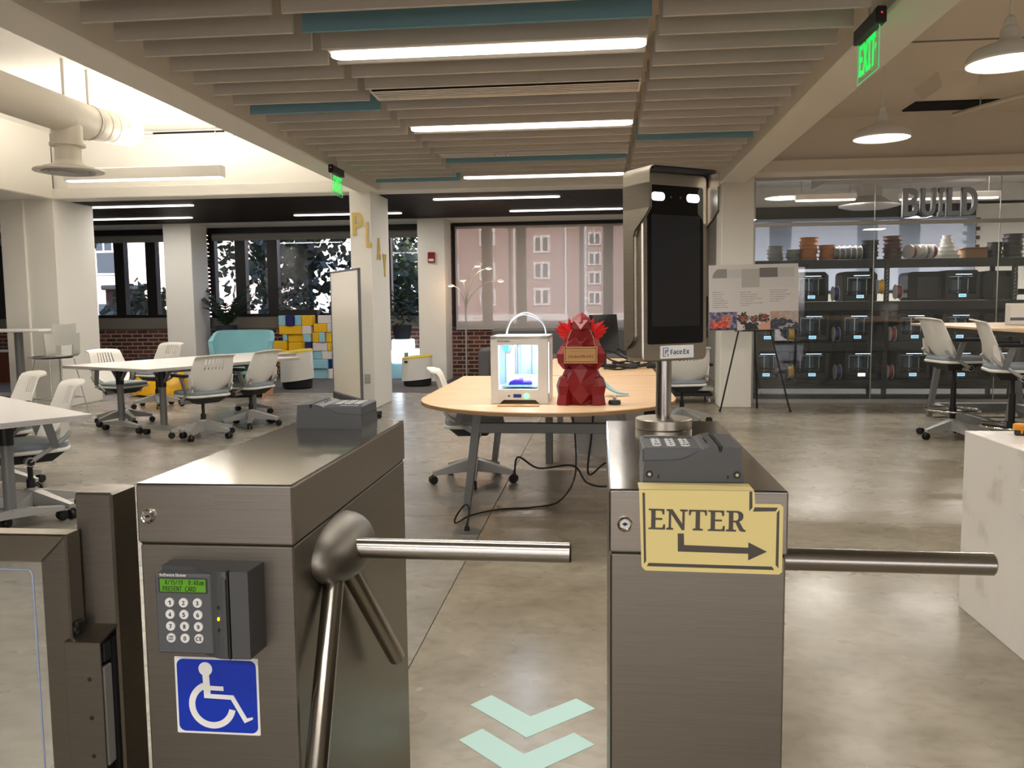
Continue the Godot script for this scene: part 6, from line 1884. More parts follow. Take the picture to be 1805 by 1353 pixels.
	for q in [[4.265, 1.312, "plain closed black machine on the upper rack shelf left of the last printer"], [5.21, 1.312, "plain closed black machine at the right end of the upper rack shelf"], [5.25, 0.772, "low plain black machine on the middle rack shelf at the right"]]:
		var b := thing("closed_machine", q[2], "machine", Vector3(q[0], q[1], -11.85))
		obj("case", MB.new().at(Transform3D(Basis(), Vector3(0, 0.19, 0))).prism(rrect(0.44, 0.38, 0.06, 5), -0.38, 0.0, 0.012), M.gloss_black, b)
		obj("door", MB.new().box(Vector3(0.03, 0.17, 0.004), Vector3(0.26, 0.28, 0.006), 0.002), M.black, b)
		obj("foot", MB.new().box(Vector3(0, 0.005, -0.2), Vector3(0.38, 0.01, 0.34)), M.black, b)
	# spools of filament beside the printers
	var sp := {"yellow": make_spool(M.fil_yellow), "blue": make_spool(M.fil_blue), "red": make_spool(M.fil_red)}
	var n := {"yellow": 0, "blue": 0, "red": 0}
	for q in [["blue", 3.10, 1.415, "right of the leftmost printer on the upper shelf"], ["yellow", 3.665, 1.50, "by the slotted upright on the upper shelf"], ["red", 3.90, 1.43, "right of the slotted upright on the upper shelf"], ["yellow", 2.53, 0.875, "between printers on the middle shelf, leftmost"], ["blue", 3.12, 0.875, "between printers on the middle shelf"], ["red", 3.84, 0.875, "between printers on the middle shelf, right part"], ["yellow", 2.53, 0.37, "between printers on the bottom shelf, leftmost"], ["blue", 3.15, 0.37, "between printers on the bottom shelf"], ["red", 3.82, 0.37, "between printers on the bottom shelf, right part"]]:
		var o: Node3D = sp[q[0]]
		var lab: String = "%s filament spool %s" % [q[0], q[3]]
		if n[q[0]] == 0:
			o.position = Vector3(q[1], q[2], -11.80)
			o.set_meta("label", lab)
			o.set_meta("group", "filament spools on the rack")
		else:
			dup(o, Vector3(q[1], q[2], -11.80), 0, lab, "filament spools on the rack")
		n[q[0]] += 1
	# spools and boxes on top of the rack: stacks, every spool by itself
	var stacks := [[2.36, 4, 0.11, "fil_grey", "grey"], [2.60, 3, 0.10, "fil_grey", "grey"], [2.80, 6, 0.125, "tan_print", "tan"], [3.05, 4, 0.115, "tan_print", "tan"], [3.60, 5, 0.115, "fil_navy", "navy"], [3.90, 6, 0.125, "fil_brown", "brown"], [4.60, 6, 0.16, "clear_plastic", "white"], [5.20, 4, 0.10, "fil_navy", "dark"], [5.43, 6, 0.13, "fil_navy", "dark"]]
	var mats := {"fil_grey": M.fil_grey, "tan_print": M.tan_print, "fil_navy": M.fil_navy, "fil_brown": M.fil_brown, "clear_plastic": M.clear_plastic}
	var si := 0
	for s in stacks:
		si += 1
		for k in s[1]:
			var r0: float = s[2] * (1.0 - (0.12 * k if s[4] == "white" else 0.0))
			var m := MB.new().rings(Vector3.ZERO, [[0.0, 0.0], [r0, 0.0], [r0, 0.006], [r0 * 0.88, 0.008], [r0 * 0.88, 0.044], [r0, 0.046], [r0, 0.052], [0.0, 0.052]], 24)
			var o := thing("stacked_spool", "%s spool %s from the bottom in the %s stack on the rack top" % [s[4], ["first", "second", "third", "fourth", "fifth", "sixth"][k], ["leftmost", "second", "third", "fourth", "fifth", "sixth", "seventh", "eighth", "rightmost"][si - 1]], "filament spool", Vector3(s[0] + 0.008 * sin(k * 2.3 + si), 1.86 + k * 0.053, -12.05), 0, "spools stacked on the rack")
			obj("winding", m, mats[s[3]], o)
			obj("hub", MB.new().rings(Vector3.ZERO, [[0.0, 0.0521], [0.028, 0.0521], [0.028, 0.0527], [0.0, 0.0527]], 16), M.ink, o)
	for k in 5:
		var o: Node3D = dup(sp["blue"], Vector3(3.15 + 0.073 * k, 1.961, -12.02), 0, "grey spool standing on edge in the row on the rack top, %s" % ["leftmost", "second", "third", "fourth", "rightmost"][k], "upright spools on the rack top")
		(o.get_node("filament") as MeshInstance3D).set_surface_override_material(0, M.fil_grey)
	for k in 4:
		var o: Node3D = dup(sp["red"], Vector3(4.11 + 0.085 * k, 1.961, -12.0), 0.5, "%s spool standing on edge beside the brown stack on the rack top" % ["red", "pale grey", "lavender", "dark red"][k], "mixed upright spools on the rack top")
		(o.get_node("filament") as MeshInstance3D).set_surface_override_material(0, [M.fil_red, M.clear_plastic, M.fil_grey, M.fil_red][k])
	var cb := thing("cardboard_box", "flat cardboard box on the rack top between the white and dark spools", "box", Vector3(4.93, 1.86, -12.05))
	obj("carton", MB.new().span(Vector3(-0.14, 0, -0.12), Vector3(0.14, 0.13, 0.12), 0.004), M.cardboard, cb)
	obj("flap", MB.new().hexa([Vector3(-0.15, 0.13, -0.15), Vector3(0.15, 0.13, -0.15), Vector3(0.16, 0.135, 0.19), Vector3(-0.17, 0.135, 0.19), Vector3(-0.15, 0.136, -0.15), Vector3(0.15, 0.136, -0.15), Vector3(0.16, 0.141, 0.19), Vector3(-0.17, 0.141, 0.19)]), M.cardboard, cb)
	make_easel()
	# rolling cart seen between the scanner and the column
	var c := thing("rolling_cart", "black rolling cart with a pale shelf beside the right column", "cart", Vector3(1.12, 0, -11.5))
	obj("mast", MB.new().span(Vector3(-0.16, 0.1, -0.05), Vector3(0.16, 1.25, 0.05), 0.01), M.black, c)
	obj("screen", MB.new().span(Vector3(-0.45, 0.85, 0.05), Vector3(0.27, 1.4, 0.09), 0.008), M.gloss_black, c)
	obj("base", MB.new().span(Vector3(-0.4, 0.10, -0.28), Vector3(0.32, 0.14, 0.28), 0.006), M.black, c)
	obj("shelf", MB.new().span(Vector3(0.16, 0.16, -0.1), Vector3(0.34, 0.20, 0.2), 0.006), M.shell_grey, c)
	for q in [[-0.36, -0.24], [-0.36, 0.24], [0.28, -0.24], [0.28, 0.24]]:
		obj("caster", MB.new().cyl(Vector3(q[0] - 0.014, 0.04, q[1]), Vector3(q[0] + 0.014, 0.04, q[1]), 0.04, 0.038, 14).cyl(Vector3(q[0], 0.05, q[1]), Vector3(q[0], 0.1, q[1]), 0.012, 0.012, 8), M.alu, c)


func poster_image() -> ImageTexture:
	# printed board: censored heading blocks, three columns of tiny text, three photo strips
	var w := 440
	var h := 330
	var im := Image.create(w, h, false, Image.FORMAT_RGB8)
	im.fill(Color(0.80, 0.785, 0.775))
	var blk := [[12, 16, 70, 62, Color(0.545, 0.54, 0.535)], [70, 20, 126, 62, Color(0.745, 0.745, 0.735)], [126, 18, 196, 112, Color(0.68, 0.665, 0.64)], [196, 14, 266, 62, Color(0.425, 0.405, 0.41)], [266, 14, 330, 62, Color(0.72, 0.715, 0.71)], [70, 62, 126, 118, Color(0.785, 0.785, 0.77)], [196, 62, 330, 112, Color(0.79, 0.77, 0.765)]]
	for b in blk:
		im.fill_rect(Rect2i(int(b[0] * 1.28), b[1] + 4, int((b[2] - b[0]) * 1.28), b[3] - b[1]), b[4])
	for y in range(16, 66):
		for x in range(12, 70):
			if Vector2(x - 72, y - 68).length() > 56 and x < 72 and y < 68:
				im.set_pixel(x, y, Color(0.80, 0.785, 0.775))
	var r := RandomNumberGenerator.new()
	r.seed = 4
	for col in [[18, 135, 8, 78], [154, 138, 7, 108], [300, 130, 6, 100]]:
		for k in col[2]:
			var L := r.randi_range(int(col[3] * 0.45), col[3])
			var x: int = col[0]
			while x < col[0] + L:
				var d := r.randi_range(2, 5)
				im.fill_rect(Rect2i(x, col[1] + k * 11, d, 4), Color(0.50, 0.48, 0.48).lightened(r.randf() * 0.3))
				x += d + r.randi_range(1, 3)
	# photo strips
	var f := FastNoiseLite.new()
	f.seed = 12
	f.frequency = 0.035
	f.fractal_octaves = 4
	for p in [[0, 138], [138, 302], [302, 440]]:
		for y in range(238, 330):
			for x in range(p[0], p[1]):
				var n := f.get_noise_2d(x, y)
				var n2 := f.get_noise_2d(x * 2.3 + 500, y * 2.3)
				var u: float = float(x - p[0]) / (p[1] - p[0]) + n2 * 0.10
				var v := (y - 238) / 92.0 + n * 0.16
				var c := Color(0.22, 0.20, 0.33).lerp(Color(0.62, 0.58, 0.68), clampf(0.5 + n * 1.1 + n2 * 0.5, 0, 1))
				if p[0] == 0:
					if Vector2((u - 0.60) * 1.3, v - 0.42).length() < 0.26:
						c = Color(0.80, 0.52, 0.44).lerp(Color(0.55, 0.25, 0.22), clampf(0.4 + n2 * 2.0, 0, 1))
					if v > 0.50 and v < 0.86 and u > 0.05 and u < 0.72:
						c = Color(0.74, 0.20, 0.13).lerp(Color(0.88, 0.45, 0.30), clampf(0.4 + n * 2.0, 0, 1))
					if v > 0.92:
						c = Color(0.10, 0.09, 0.12)
				elif p[0] == 138:
					c = Color(0.80, 0.77, 0.75)
					for q in [[0.17, 0.36, 0.17], [0.50, 0.38, 0.12], [0.80, 0.34, 0.16]]:
						var d := Vector2(u - q[0], (v - q[1]) * 0.6).length()
						if d < q[2]:
							c = Color(0.66, 0.40, 0.31).lerp(Color(0.30, 0.15, 0.12), clampf(0.3 + n2 * 2.2, 0, 1)) if d < q[2] * 0.72 else Color(0.13, 0.10, 0.10)
					if v > 0.62 and (u > 0.20 and u < 0.44 or u > 0.44 and u < 0.62 and v > 0.5):
						c = Color(0.10, 0.09, 0.11).lerp(Color(0.25, 0.27, 0.27), clampf(n2 * 2.0, 0, 1))
					if v > 0.56 + 0.5 * (0.95 - u) and u > 0.66:
						c = Color(0.82, 0.60, 0.51)
				else:
					c = Color(0.68, 0.56, 0.46).lerp(Color(0.70, 0.66, 0.66), clampf(u + n, 0, 1))
					if v > 0.52 - 0.15 * sin(u * 4.0):
						c = Color(0.17, 0.19, 0.23).lerp(Color(0.42, 0.44, 0.47), clampf(n2 * 1.5, 0, 1))
					if absf(v - 0.78 + 0.5 * (u - 0.6)) < 0.07 and u > 0.3 and u < 0.85:
						c = Color(0.62, 0.62, 0.64)
				im.set_pixel(x, y, c)
	return ImageTexture.create_from_image(im)


func make_easel() -> void:
	var e := thing("easel", "thin black tripod easel holding the poster board by the right column", "easel", Vector3(1.80, 0, -10.45))
	for q in [[Vector3(-0.16, 1.0, 0), Vector3(-0.376, 0.0, 0.03)], [Vector3(0.20, 1.0, 0), Vector3(0.443, 0.0, 0.06)], [Vector3(0.03, 1.06, -0.06), Vector3(0.125, 0.0, -0.34)]]:
		obj("leg", MB.new().cyl(q[0] + (q[0] - q[1]) * (0.45 if q[0].z > -0.03 else 0.0), q[1], 0.0095, 0.011, 8), M.black, e)
		obj("foot", MB.new().cyl(q[1], q[1] + Vector3(0, 0.03, 0), 0.015, 0.013, 10), M.ink, e)
	obj("ledge", MB.new().span(Vector3(-0.21, 0.965, -0.01), Vector3(0.24, 0.985, 0.045), 0.003), M.black, e)
	obj("clip", MB.new().span(Vector3(-0.20, 0.97, 0.04), Vector3(-0.13, 1.045, 0.05), 0.004), M.shell_grey, e)
	var p := thing("poster_board", "white poster board with grey blocks, small text and a strip of photos on the easel", "poster", Vector3(1.798, 1.372, -10.415))
	p.rotation = Vector3(-0.05, 0.035, 0.012)
	obj("board", MB.new().box(Vector3(0, 0, 0), Vector3(1.045, 0.775, 0.008), 0.001), M.print_white, p)
	var st := SurfaceTool.new()
	st.begin(Mesh.PRIMITIVE_TRIANGLES)
	for q in [[0, 0], [1, 0], [1, 1], [0, 0], [1, 1], [0, 1]]:
		st.set_normal(Vector3.BACK)
		st.set_uv(Vector2(q[0], q[1]))
		st.add_vertex(Vector3((q[0] - 0.5) * 1.043, (0.5 - q[1]) * 0.773, 0.0045))
	var m := mat("poster_print", Color.WHITE, 0.5)
	m.albedo_texture = poster_image()
	obj("print", st.commit(), m, p)


func make_tabletop() -> void:
	# 3D printer with open front
	var t := thing("printer", "white 3D printer with a lit chamber on the rounded wood table", "3D printer", Vector3(-0.466, 0.741, -4.81), 0.0)
	t.rotation.y = -0.02
	var w := 0.330
	var h := 0.386
	var d := 0.34
	var fr := MB.new()
	var X := Transform3D(Basis(), Vector3.ZERO)
	# front plate as four bars round the opening
	var ox0 := -0.118
	var ox1 := 0.105
	var oy0 := 0.085
	var oy1 := 0.335
	fr.span(Vector3(-w / 2, 0.022, -0.014), Vector3(ox0, h, 0), 0.003).span(Vector3(ox1, 0.022, -0.014), Vector3(w / 2, h, 0), 0.003).span(Vector3(ox0 - 0.004, oy1, -0.014), Vector3(ox1 + 0.004, h, 0), 0.003).span(Vector3(ox0 - 0.004, 0.022, -0.014), Vector3(ox1 + 0.004, oy0, 0), 0.003)
	obj("front_frame", fr, M.plastic_white, t)
	obj("side_panel", MB.new().span(Vector3(w / 2 - 0.012, 0.022, -d), Vector3(w / 2, h, -0.012), 0.003), M.plastic_white, t)
	obj("side_panel", MB.new().span(Vector3(-w / 2, 0.022, -d), Vector3(-w / 2 + 0.012, h, -0.012), 0.003), M.plastic_white, t)
	obj("back_panel", MB.new().span(Vector3(-w / 2, 0.022, -d), Vector3(w / 2, h, -d + 0.01), 0.002), M.panel_pale, t)
	obj("top_rim", MB.new().span(Vector3(-w / 2, h - 0.02, -d), Vector3(-w / 2 + 0.04, h + 0.002, 0), 0.003).span(Vector3(w / 2 - 0.04, h - 0.02, -d), Vector3(w / 2, h + 0.002, 0), 0.003).span(Vector3(-w / 2, h - 0.02, -d), Vector3(w / 2, h + 0.002, -d + 0.04), 0.003).span(Vector3(-w / 2, h - 0.02, -0.05), Vector3(w / 2, h + 0.002, 0), 0.003), M.plastic_white, t)
	obj("floor_plate", MB.new().span(Vector3(-w / 2 + 0.01, 0.05, -d), Vector3(w / 2 - 0.01, 0.083, -0.012)), M.plastic_white, t)
	for s in [-1.0, 1.0]:
		obj("foot", MB.new().hexa([Vector3(s * (w / 2 - 0.05), 0, -d), Vector3(s * w / 2, 0, -d), Vector3(s * w / 2, 0, 0), Vector3(s * (w / 2 - 0.05), 0, 0), Vector3(s * (w / 2 - 0.075), 0.024, -d), Vector3(s * w / 2, 0.024, -d), Vector3(s * w / 2, 0.024, 0), Vector3(s * (w / 2 - 0.075), 0.024, 0)]), M.plastic_white, t)
		obj("light_strip", MB.new().span(Vector3(s * (w / 2 - 0.020), 0.10, -0.030), Vector3(s * (w / 2 - 0.013), 0.33, -0.016)), M.led_cool, t)
		obj("side_window", MB.new().span(Vector3(s * w / 2 - 0.0012, 0.06, -0.055), Vector3(s * w / 2 + 0.0012, 0.35, -0.020)), M.led_cool, t)
	obj("chamber_wall", MB.new().span(Vector3(-0.115, 0.084, -d + 0.010), Vector3(-0.062, 0.33, -d + 0.03)), M.print_white, t)
	obj("chamber_door", MB.new().span(Vector3(-0.030, 0.10, -d + 0.012), Vector3(0.030, 0.325, -d + 0.020), 0.002).span(Vector3(0.042, 0.10, -d + 0.012), Vector3(0.10, 0.325, -d + 0.020), 0.002), M.panel_pale, t)
	for x in [-0.052, -0.038, 0.036, 0.112]:
		obj("guide_rod", MB.new().cyl(Vector3(x, 0.085, -d + 0.045), Vector3(x, 0.375, -d + 0.045), 0.0045, 0.0045, 10), M.alu, t)
	for s in [-1.0, 1.0]:
		obj("handle", MB.new().tube(arc(Vector3(0.034, 0.155, -d + 0.03), Vector3(s * 0.018, 0, 0), Vector3(0, 0.02, 0), -PI / 2, PI / 2, 8), 0.0018, 6), M.alu, t)
	obj("print_head", MB.new().hexa([Vector3(-0.105, 0.285, -0.12), Vector3(-0.055, 0.285, -0.12), Vector3(-0.055, 0.285, -0.04), Vector3(-0.105, 0.285, -0.04), Vector3(-0.112, 0.338, -0.13), Vector3(-0.030, 0.338, -0.13), Vector3(-0.030, 0.338, -0.03), Vector3(-0.112, 0.338, -0.03)]), M.shell_white, t)
	obj("head_fan", MB.new().box(Vector3(-0.078, 0.318, -0.028), Vector3(0.034, 0.036, 0.008), 0.002), M.glow_cyan, t)
	obj("gantry_rod", MB.new().cyl(Vector3(-0.15, 0.338, -0.08), Vector3(0.15, 0.338, -0.08), 0.004, 0.004, 8).cyl(Vector3(-0.07, 0.344, -0.32), Vector3(-0.07, 0.344, -0.02), 0.004, 0.004, 8), M.alu, t)
	obj("bed", MB.new().span(Vector3(-0.108, 0.093, -0.29), Vector3(0.102, 0.099, -0.03), 0.002), M.bed_glass, t)
	for s in [-0.088, 0.082]:
		obj("bed_clip", MB.new().hexa([Vector3(s - 0.014, 0.092, -0.035), Vector3(s + 0.014, 0.092, -0.035), Vector3(s + 0.014, 0.092, -0.02), Vector3(s - 0.014, 0.092, -0.02), Vector3(s - 0.006, 0.100, -0.035), Vector3(s + 0.006, 0.100, -0.035), Vector3(s + 0.006, 0.100, -0.024), Vector3(s - 0.006, 0.100, -0.024)]), M.alu, t)
	obj("bed_board", MB.new().span(Vector3(-0.062, 0.099, -0.22), Vector3(0.103, 0.152, -0.215)), M.print_white, t)
	print_on("board_print", "Ultimaker", 0.066, 0.010, M.ink, t, Vector3(0.022, 0.136, -0.2145))
	print_on("maker_mark", "Ultimaker", 0.074, 0.0115, M.ink, t, Vector3(-0.088, 0.359, 0.0005), Basis(), "Droid Sans", 700)
	obj("screen", MB.new().span(Vector3(-0.035, 0.036, -0.001), Vector3(0.011, 0.056, 0.0012)), M.lcd_blue, t)
	obj("knob", MB.new().cyl(Vector3(0.040, 0.046, -0.001), Vector3(0.040, 0.046, 0.006), 0.0175, 0.0165, 28), M.knob_green, t)
	obj("card_slot", MB.new().box(Vector3(-0.060, 0.045, 0.0005), Vector3(0.012, 0.008, 0.002)), M.ink, t)
	for k in 2:
		var z := -0.10 - 0.02 * k
		obj("filament_tube", MB.new().tube(curve([Vector3(-0.079 - 0.006 * k, 0.34, -0.07), Vector3(-0.076 - 0.004 * k, 0.42, -0.09), Vector3(-0.045, 0.485 - 0.005 * k, z), Vector3(0.025 - 0.01 * k, 0.518 - 0.012 * k, z - 0.03), Vector3(0.095, 0.485 - 0.01 * k, -0.2), Vector3(0.125, 0.42, -0.28), Vector3(0.128, 0.33, -0.31)], 6), 0.0042 if k == 0 else 0.0032, 8), M.tube_white, t)
	var l := OmniLight3D.new()
	l.name = "chamber_light"
	l.position = Vector3(0.03, 0.29, -0.06)
	l.light_energy = 0.065
	l.light_size = 0.03
	l.light_color = Color(0.78, 0.88, 1.0)
	l.omni_range = 12
	l.omni_attenuation = 2
	l.shadow_enabled = true
	t.add_child(l)
	var pp := thing("printed_part", "purple plastic print lying on the bed inside the white 3D printer", "print", Vector3(-0.47, 0.8405, -4.96))
	obj("hull", MB.new().prism(PackedVector2Array([Vector2(-0.072, 0), Vector2(0.062, 0), Vector2(0.068, 0.008), Vector2(0.055, 0.020), Vector2(0.015, 0.018), Vector2(0.010, 0.028), Vector2(-0.04, 0.026), Vector2(-0.065, 0.016)]), -0.03, 0.03, 0.004), M.purple, pp)
	obj("raised_core", MB.new().cyl(Vector3(0.0, 0.02, 0.0), Vector3(0.0, 0.036, 0.0), 0.016, 0.010, 12), M.purple_pale, pp)
	var pl := thing("wooden_plate", "thin flat wooden strip lying on the table in front of the 3D printer", "plate", Vector3(-0.458, 0.741, -4.70))
	obj("strip", MB.new().hexa([Vector3(-0.115, 0, -0.05), Vector3(0.112, 0, -0.05), Vector3(0.112, 0, 0.02), Vector3(-0.122, 0, 0.02), Vector3(-0.115, 0.005, -0.05), Vector3(0.112, 0.005, -0.05), Vector3(0.112, 0.005, 0.02), Vector3(-0.122, 0.005, 0.02)]), M.plaque, pl)
	obj("engraving", MB.new().box(Vector3(0, 0.0052, -0.01), Vector3(0.05, 0.0004, 0.006)), M.plaque_dark, pl)
	make_statue()
	var g := thing("small_puck", "small dark grey round gadget with clear knob right of the red statue", "gadget", Vector3(0.073, 0.741, -4.80))
	obj("body", MB.new().rings(Vector3.ZERO, [[0.0, 0.0], [0.034, 0.0], [0.036, 0.012], [0.031, 0.024], [0.0, 0.026]], 24), M.dark_grey, g)
	obj("knob", MB.new().rings(Vector3(0, 0.026, 0), [[0.008, 0.0], [0.010, 0.010], [0.014, 0.016], [0.006, 0.024], [0.0, 0.025]], 16), M.clear_plastic, g)
	var b := thing("blue_print", "light blue flowing plastic piece lying behind the red statue", "print", Vector3(0.03, 0.741, -5.25))
	var P := []
	for i in 7:
		var v := i / 6.0
		var row := PackedVector3Array()
		for j in 13:
			var u := j / 12.0
			row.append(Vector3(lerpf(-0.06, 0.135, u), 0.012 + 0.16 * pow(1.0 - u, 2.4) * (0.35 + 0.65 * (1.0 - absf(v - 0.5))), (v - 0.5) * lerpf(0.16, 0.03, u)))
		P.append(row)
	obj("skin", MB.new().sheet(P, 0.008), M.sky_block, b)
	# screens and cables on the second wood table
	var m := thing("monitor", "black monitor seen edge on behind the red statue", "monitor", Vector3(0.045, 0.741, -7.8), 1.15)
	obj("panel", MB.new().hexa([Vector3(-0.27, 0.12, -0.02), Vector3(0.27, 0.12, -0.02), Vector3(0.27, 0.12, 0.02), Vector3(-0.27, 0.12, 0.02), Vector3(-0.27, 0.47, -0.05), Vector3(0.27, 0.47, -0.05), Vector3(0.27, 0.47, -0.015), Vector3(-0.27, 0.47, -0.015)]), M.black, m)
	obj("stand", MB.new().span(Vector3(-0.05, 0.01, -0.05), Vector3(0.05, 0.2, -0.02), 0.004).span(Vector3(-0.13, 0, -0.11), Vector3(0.13, 0.015, 0.09), 0.004), M.black, m)
	var cc := thing("cable_heap", "tangle of black cables lying on the wood table behind the scanner", "cable", Vector3(0.24, 0.741, -7.55))
	rng.seed = 31
	for k in 7:
		var c := Vector3(rng.randf_range(-0.2, 0.2), 0.012 + 0.01 * k, rng.randf_range(-0.15, 0.15))
		var loop := []
		for j in 18:
			var a := TAU * j / 18.0
			loop.append(c + Vector3(cos(a) * rng.randf_range(0.09, 0.13), 0.05 + 0.05 * sin(a * 1.0 + k) if k > 3 else 0.006 * sin(a * 3), sin(a) * 0.10))
		obj("cable", MB.new().tube(loop, 0.008, 6, true), M.black, cc)
	for q in [[-0.16, 0.04], [0.02, 0.06], [0.2, 0.0]]:
		obj("adapter", MB.new().box(Vector3(q[0], 0.02, q[1]), Vector3(0.10, 0.035, 0.05), 0.006), M.black, cc)


func make_statue() -> void:
	# red faceted animal figure: rings of uneven radius, every facet flat
	var t := thing("red_statue", "red faceted 3D printed creature statue wearing a wooden sign", "statue", Vector3(-0.115, 0.741, -4.84))
	var body := []
	for q in [[0.0, 0.085, 0.085], [0.06, 0.118, 0.10], [0.12, 0.125, 0.105], [0.20, 0.098, 0.09], [0.235, 0.092, 0.085], [0.29, 0.124, 0.092], [0.335, 0.112, 0.085], [0.375, 0.088, 0.075]]:
		var r := []
		for j in 8:
			var a := TAU * j / 8.0 + (0.39 if body.size() % 2 else 0.0)
			r.append(Vector3(sin(a) * q[1], q[0], cos(a) * q[2]))
		body.append(r)
	facet_skin(t, "torso", body, M.red_plastic)
	var head := []
	for q in [[0.36, 0.082, 0.085, 0.0], [0.42, 0.062, 0.075, 0.012], [0.462, 0.070, 0.078, 0.015], [0.488, 0.050, 0.055, 0.008], [0.517, 0.008, 0.010, 0.0]]:
		var r := []
		for j in 6:
			var a := TAU * j / 6.0
			r.append(Vector3(sin(a) * q[1], q[0], cos(a) * q[2] + q[3]))
		head.append(r)
	facet_skin(t, "head", head, M.red_plastic)
	# muzzle
	var mz := MB.new()
	var tip := Vector3(0.0, 0.425, 0.125)
	var ring := [Vector3(-0.04, 0.475, 0.07), Vector3(0.04, 0.475, 0.07), Vector3(0.052, 0.43, 0.06), Vector3(0.0, 0.405, 0.075), Vector3(-0.052, 0.43, 0.06)]
	for j in 5:
		mz.face(ring[j], ring[(j + 1) % 5], tip, (ring[j] + ring[(j + 1) % 5]) / 2 - Vector3(0, 0.44, 0.03))
	obj("muzzle", mz, M.red_plastic, t)
	# thighs, feet, arms
	for s in [-1.0, 1.0]:
		var leg := []
		for q in [[0.0, 0.045, 0.055, 0.095, 0.055], [0.055, 0.040, 0.045, 0.092, 0.045], [0.105, 0.058, 0.06, 0.085, 0.03], [0.150, 0.05, 0.05, 0.078, 0.02], [0.185, 0.012, 0.012, 0.06, 0.01]]:
			var r := []
			for j in 6:
				var a := TAU * j / 6.0 + 0.26
				r.append(Vector3(s * q[3] + sin(a) * q[1], q[0], q[4] + cos(a) * q[2]))
			leg.append(r)
		facet_skin(t, "leg", leg, M.red_plastic)
		var arm := []
		for q in [[0.20, 0.012, 0.088, 0.055], [0.235, 0.032, 0.098, 0.05], [0.285, 0.040, 0.100, 0.035], [0.33, 0.02, 0.092, 0.02]]:
			var r := []
			for j in 5:
				var a := TAU * j / 5.0
				r.append(Vector3(s * q[2] + sin(a) * q[1], q[0], q[3] + cos(a) * q[1]))
			arm.append(r)
		facet_skin(t, "arm", arm, M.red_plastic)
		# spiky ruff
		var sp := MB.new()
		var root := Vector3(s * 0.045, 0.385, -0.01)
		for q in [[0.070, 0.488], [0.100, 0.462], [0.132, 0.472], [0.138, 0.446], [0.156, 0.432], [0.146, 0.408], [0.128, 0.384], [0.105, 0.352]]:
			var e := Vector3(s * q[0], q[1], -0.015)
			var d := (e - root).normalized()
			var n := d.cross(Vector3.BACK).normalized() * 0.030
			var c := root + d * 0.03
			for f in [[c + n, c + Vector3(0, 0, 0.016)], [c + Vector3(0, 0, 0.016), c - n], [c - n, c - Vector3(0, 0, 0.016)], [c - Vector3(0, 0, 0.016), c + n]]:
				sp.face(f[0], f[1], e, (f[0] + f[1]) / 2 - c)
		obj("spiky_ruff", sp, M.red_bright, t)
	var sg := thing("hanging_sign", "small wooden sign with burnt lettering hung round the red statue", "sign", Vector3(-0.115, 1.024, -4.715))
	obj("board", MB.new().box(Vector3.ZERO, Vector3(0.186, 0.092, 0.006), 0.001), M.plaque, sg)
	var bd := MB.new()
	for q in [[-0.086, 0.036, 0.086, 0.0385], [-0.086, -0.0385, 0.086, -0.036], [-0.086, -0.0385, -0.0835, 0.0385], [0.0835, -0.0385, 0.086, 0.0385]]:
		bd.span(Vector3(q[0], q[1], 0.003), Vector3(q[2], q[3], 0.0036))
	obj("border", bd, M.plaque_dark, sg)
	var sc := MB.new()
	rng.seed = 8
	for k in 16:
		var x := -0.068 + k * 0.0088
		sc.bar(Vector3(x, -0.019 + rng.randf() * 0.004, 0.0033), Vector3(x + rng.randf_range(-0.003, 0.006), 0.003 - rng.randf() * 0.008, 0.0033), Vector2(0.0022, 0.0006), Vector2(0.0022, 0.0006), Vector3.BACK)
		sc.bar(Vector3(x, -0.008, 0.0033), Vector3(x + 0.006, -0.004 + rng.randf_range(-0.008, 0.004), 0.0033), Vector2(0.0018, 0.0006), Vector2(0.0018, 0.0006), Vector3.BACK)
		if k > 1 and k < 15:
			sc.bar(Vector3(x, 0.018, 0.0033), Vector3(x + 0.004, 0.020 + rng.randf() * 0.004, 0.0033), Vector2(0.0014, 0.0006), Vector2(0.0014, 0.0006), Vector3.BACK)
	obj("burnt_marks", sc, M.plaque_dark, sg)
	for s in [-1.0, 1.0]:
		obj("string", MB.new().tube([Vector3(s * 0.080, 0.040, 0.0), Vector3(s * 0.072, 0.09, -0.02), Vector3(s * 0.052, 0.135, -0.06), Vector3(s * 0.03, 0.15, -0.10)], 0.0016, 5), M.plaque, sg)
		obj("hole", MB.new().cyl(Vector3(s * 0.082, 0.041, 0.002), Vector3(s * 0.082, 0.041, 0.0034), 0.003, 0.003, 10), M.plaque_dark, sg)


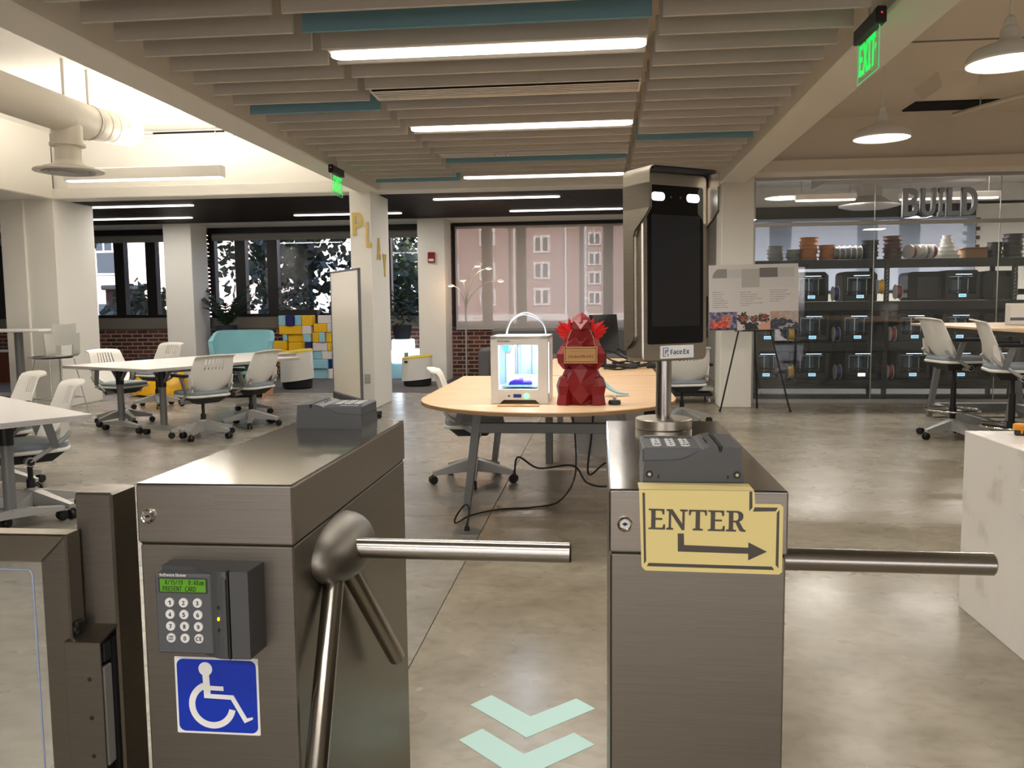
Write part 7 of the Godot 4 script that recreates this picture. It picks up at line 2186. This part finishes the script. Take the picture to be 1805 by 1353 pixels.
func facet_skin(parent: Node3D, called: String, P: Array, m: Material) -> void:
	var mb := MB.new()
	var n: int = P[0].size()
	for i in P.size() - 1:
		var c0 := Vector3.ZERO
		for p in P[i]:
			c0 += p / (2.0 * n)
		for p in P[i + 1]:
			c0 += p / (2.0 * n)
		for j in n:
			var k := (j + 1) % n
			var a: Vector3 = P[i][j]
			var b: Vector3 = P[i][k]
			var c: Vector3 = P[i + 1][k]
			var d: Vector3 = P[i + 1][j]
			if (i + j) % 2:
				mb.face(a, b, d, (a + b + d) / 3.0 - c0)
				mb.face(b, c, d, (b + c + d) / 3.0 - c0)
			else:
				mb.face(a, b, c, (a + b + c) / 3.0 - c0)
				mb.face(a, c, d, (a + c + d) / 3.0 - c0)
	for e in [0, P.size() - 1]:
		var c := Vector3.ZERO
		for p in P[e]:
			c += p / float(n)
		for j in n:
			mb.face(c, P[e][j], P[e][(j + 1) % n], Vector3.DOWN if e == 0 else Vector3.UP)
	obj(called, mb, m, parent)


func _ready() -> void:
	rng.seed = 1
	# camera
	var cam := Camera3D.new()
	cam.name = "camera"
	cam.fov = 48.55
	cam.near = 0.05
	cam.far = 300.0
	cam.position = Vector3(0, 1.30, 0)
	cam.rotation_degrees = Vector3(-5.2555, 6.0319, -0.593)
	add_child(cam)
	cam.current = true
	# sky and exposure
	var we := WorldEnvironment.new()
	we.name = "world"
	var env := Environment.new()
	env.background_mode = Environment.BG_SKY
	var sky := Sky.new()
	var sm := ProceduralSkyMaterial.new()
	sm.sky_top_color = Color(0.55, 0.63, 0.80)
	sm.sky_horizon_color = Color(0.90, 0.875, 0.85)
	sm.ground_bottom_color = Color(0.25, 0.24, 0.22)
	sm.ground_horizon_color = Color(0.6, 0.6, 0.62)
	sm.sky_energy_multiplier = 1.8
	sky.sky_material = sm
	env.sky = sky
	env.tonemap_mode = Environment.TONE_MAPPER_LINEAR
	env.tonemap_exposure = 1.6
	env.sdfgi_enabled = true
	env.ssao_enabled = true
	env.ssil_enabled = true
	we.environment = env
	add_child(we)
	# low morning sun, from behind the building towards the facades outside
	var sun := DirectionalLight3D.new()
	sun.name = "sun"
	sun.rotation_degrees = Vector3(-36, 18, 0)
	sun.light_energy = 4.0
	sun.light_color = Color(1.0, 0.93, 0.87)
	sun.light_angular_distance = 0.6
	sun.shadow_enabled = true
	add_child(sun)
	make_materials()
	make_floor()
	make_shell()
	make_windows()
	make_outside()
	make_lights()
	make_turnstile()
	make_gate()
	make_counter()
	make_floor_marks()
	make_chairs()
	make_tables()
	make_lounge()
	make_plants()
	make_glass_room()
	make_tabletop()
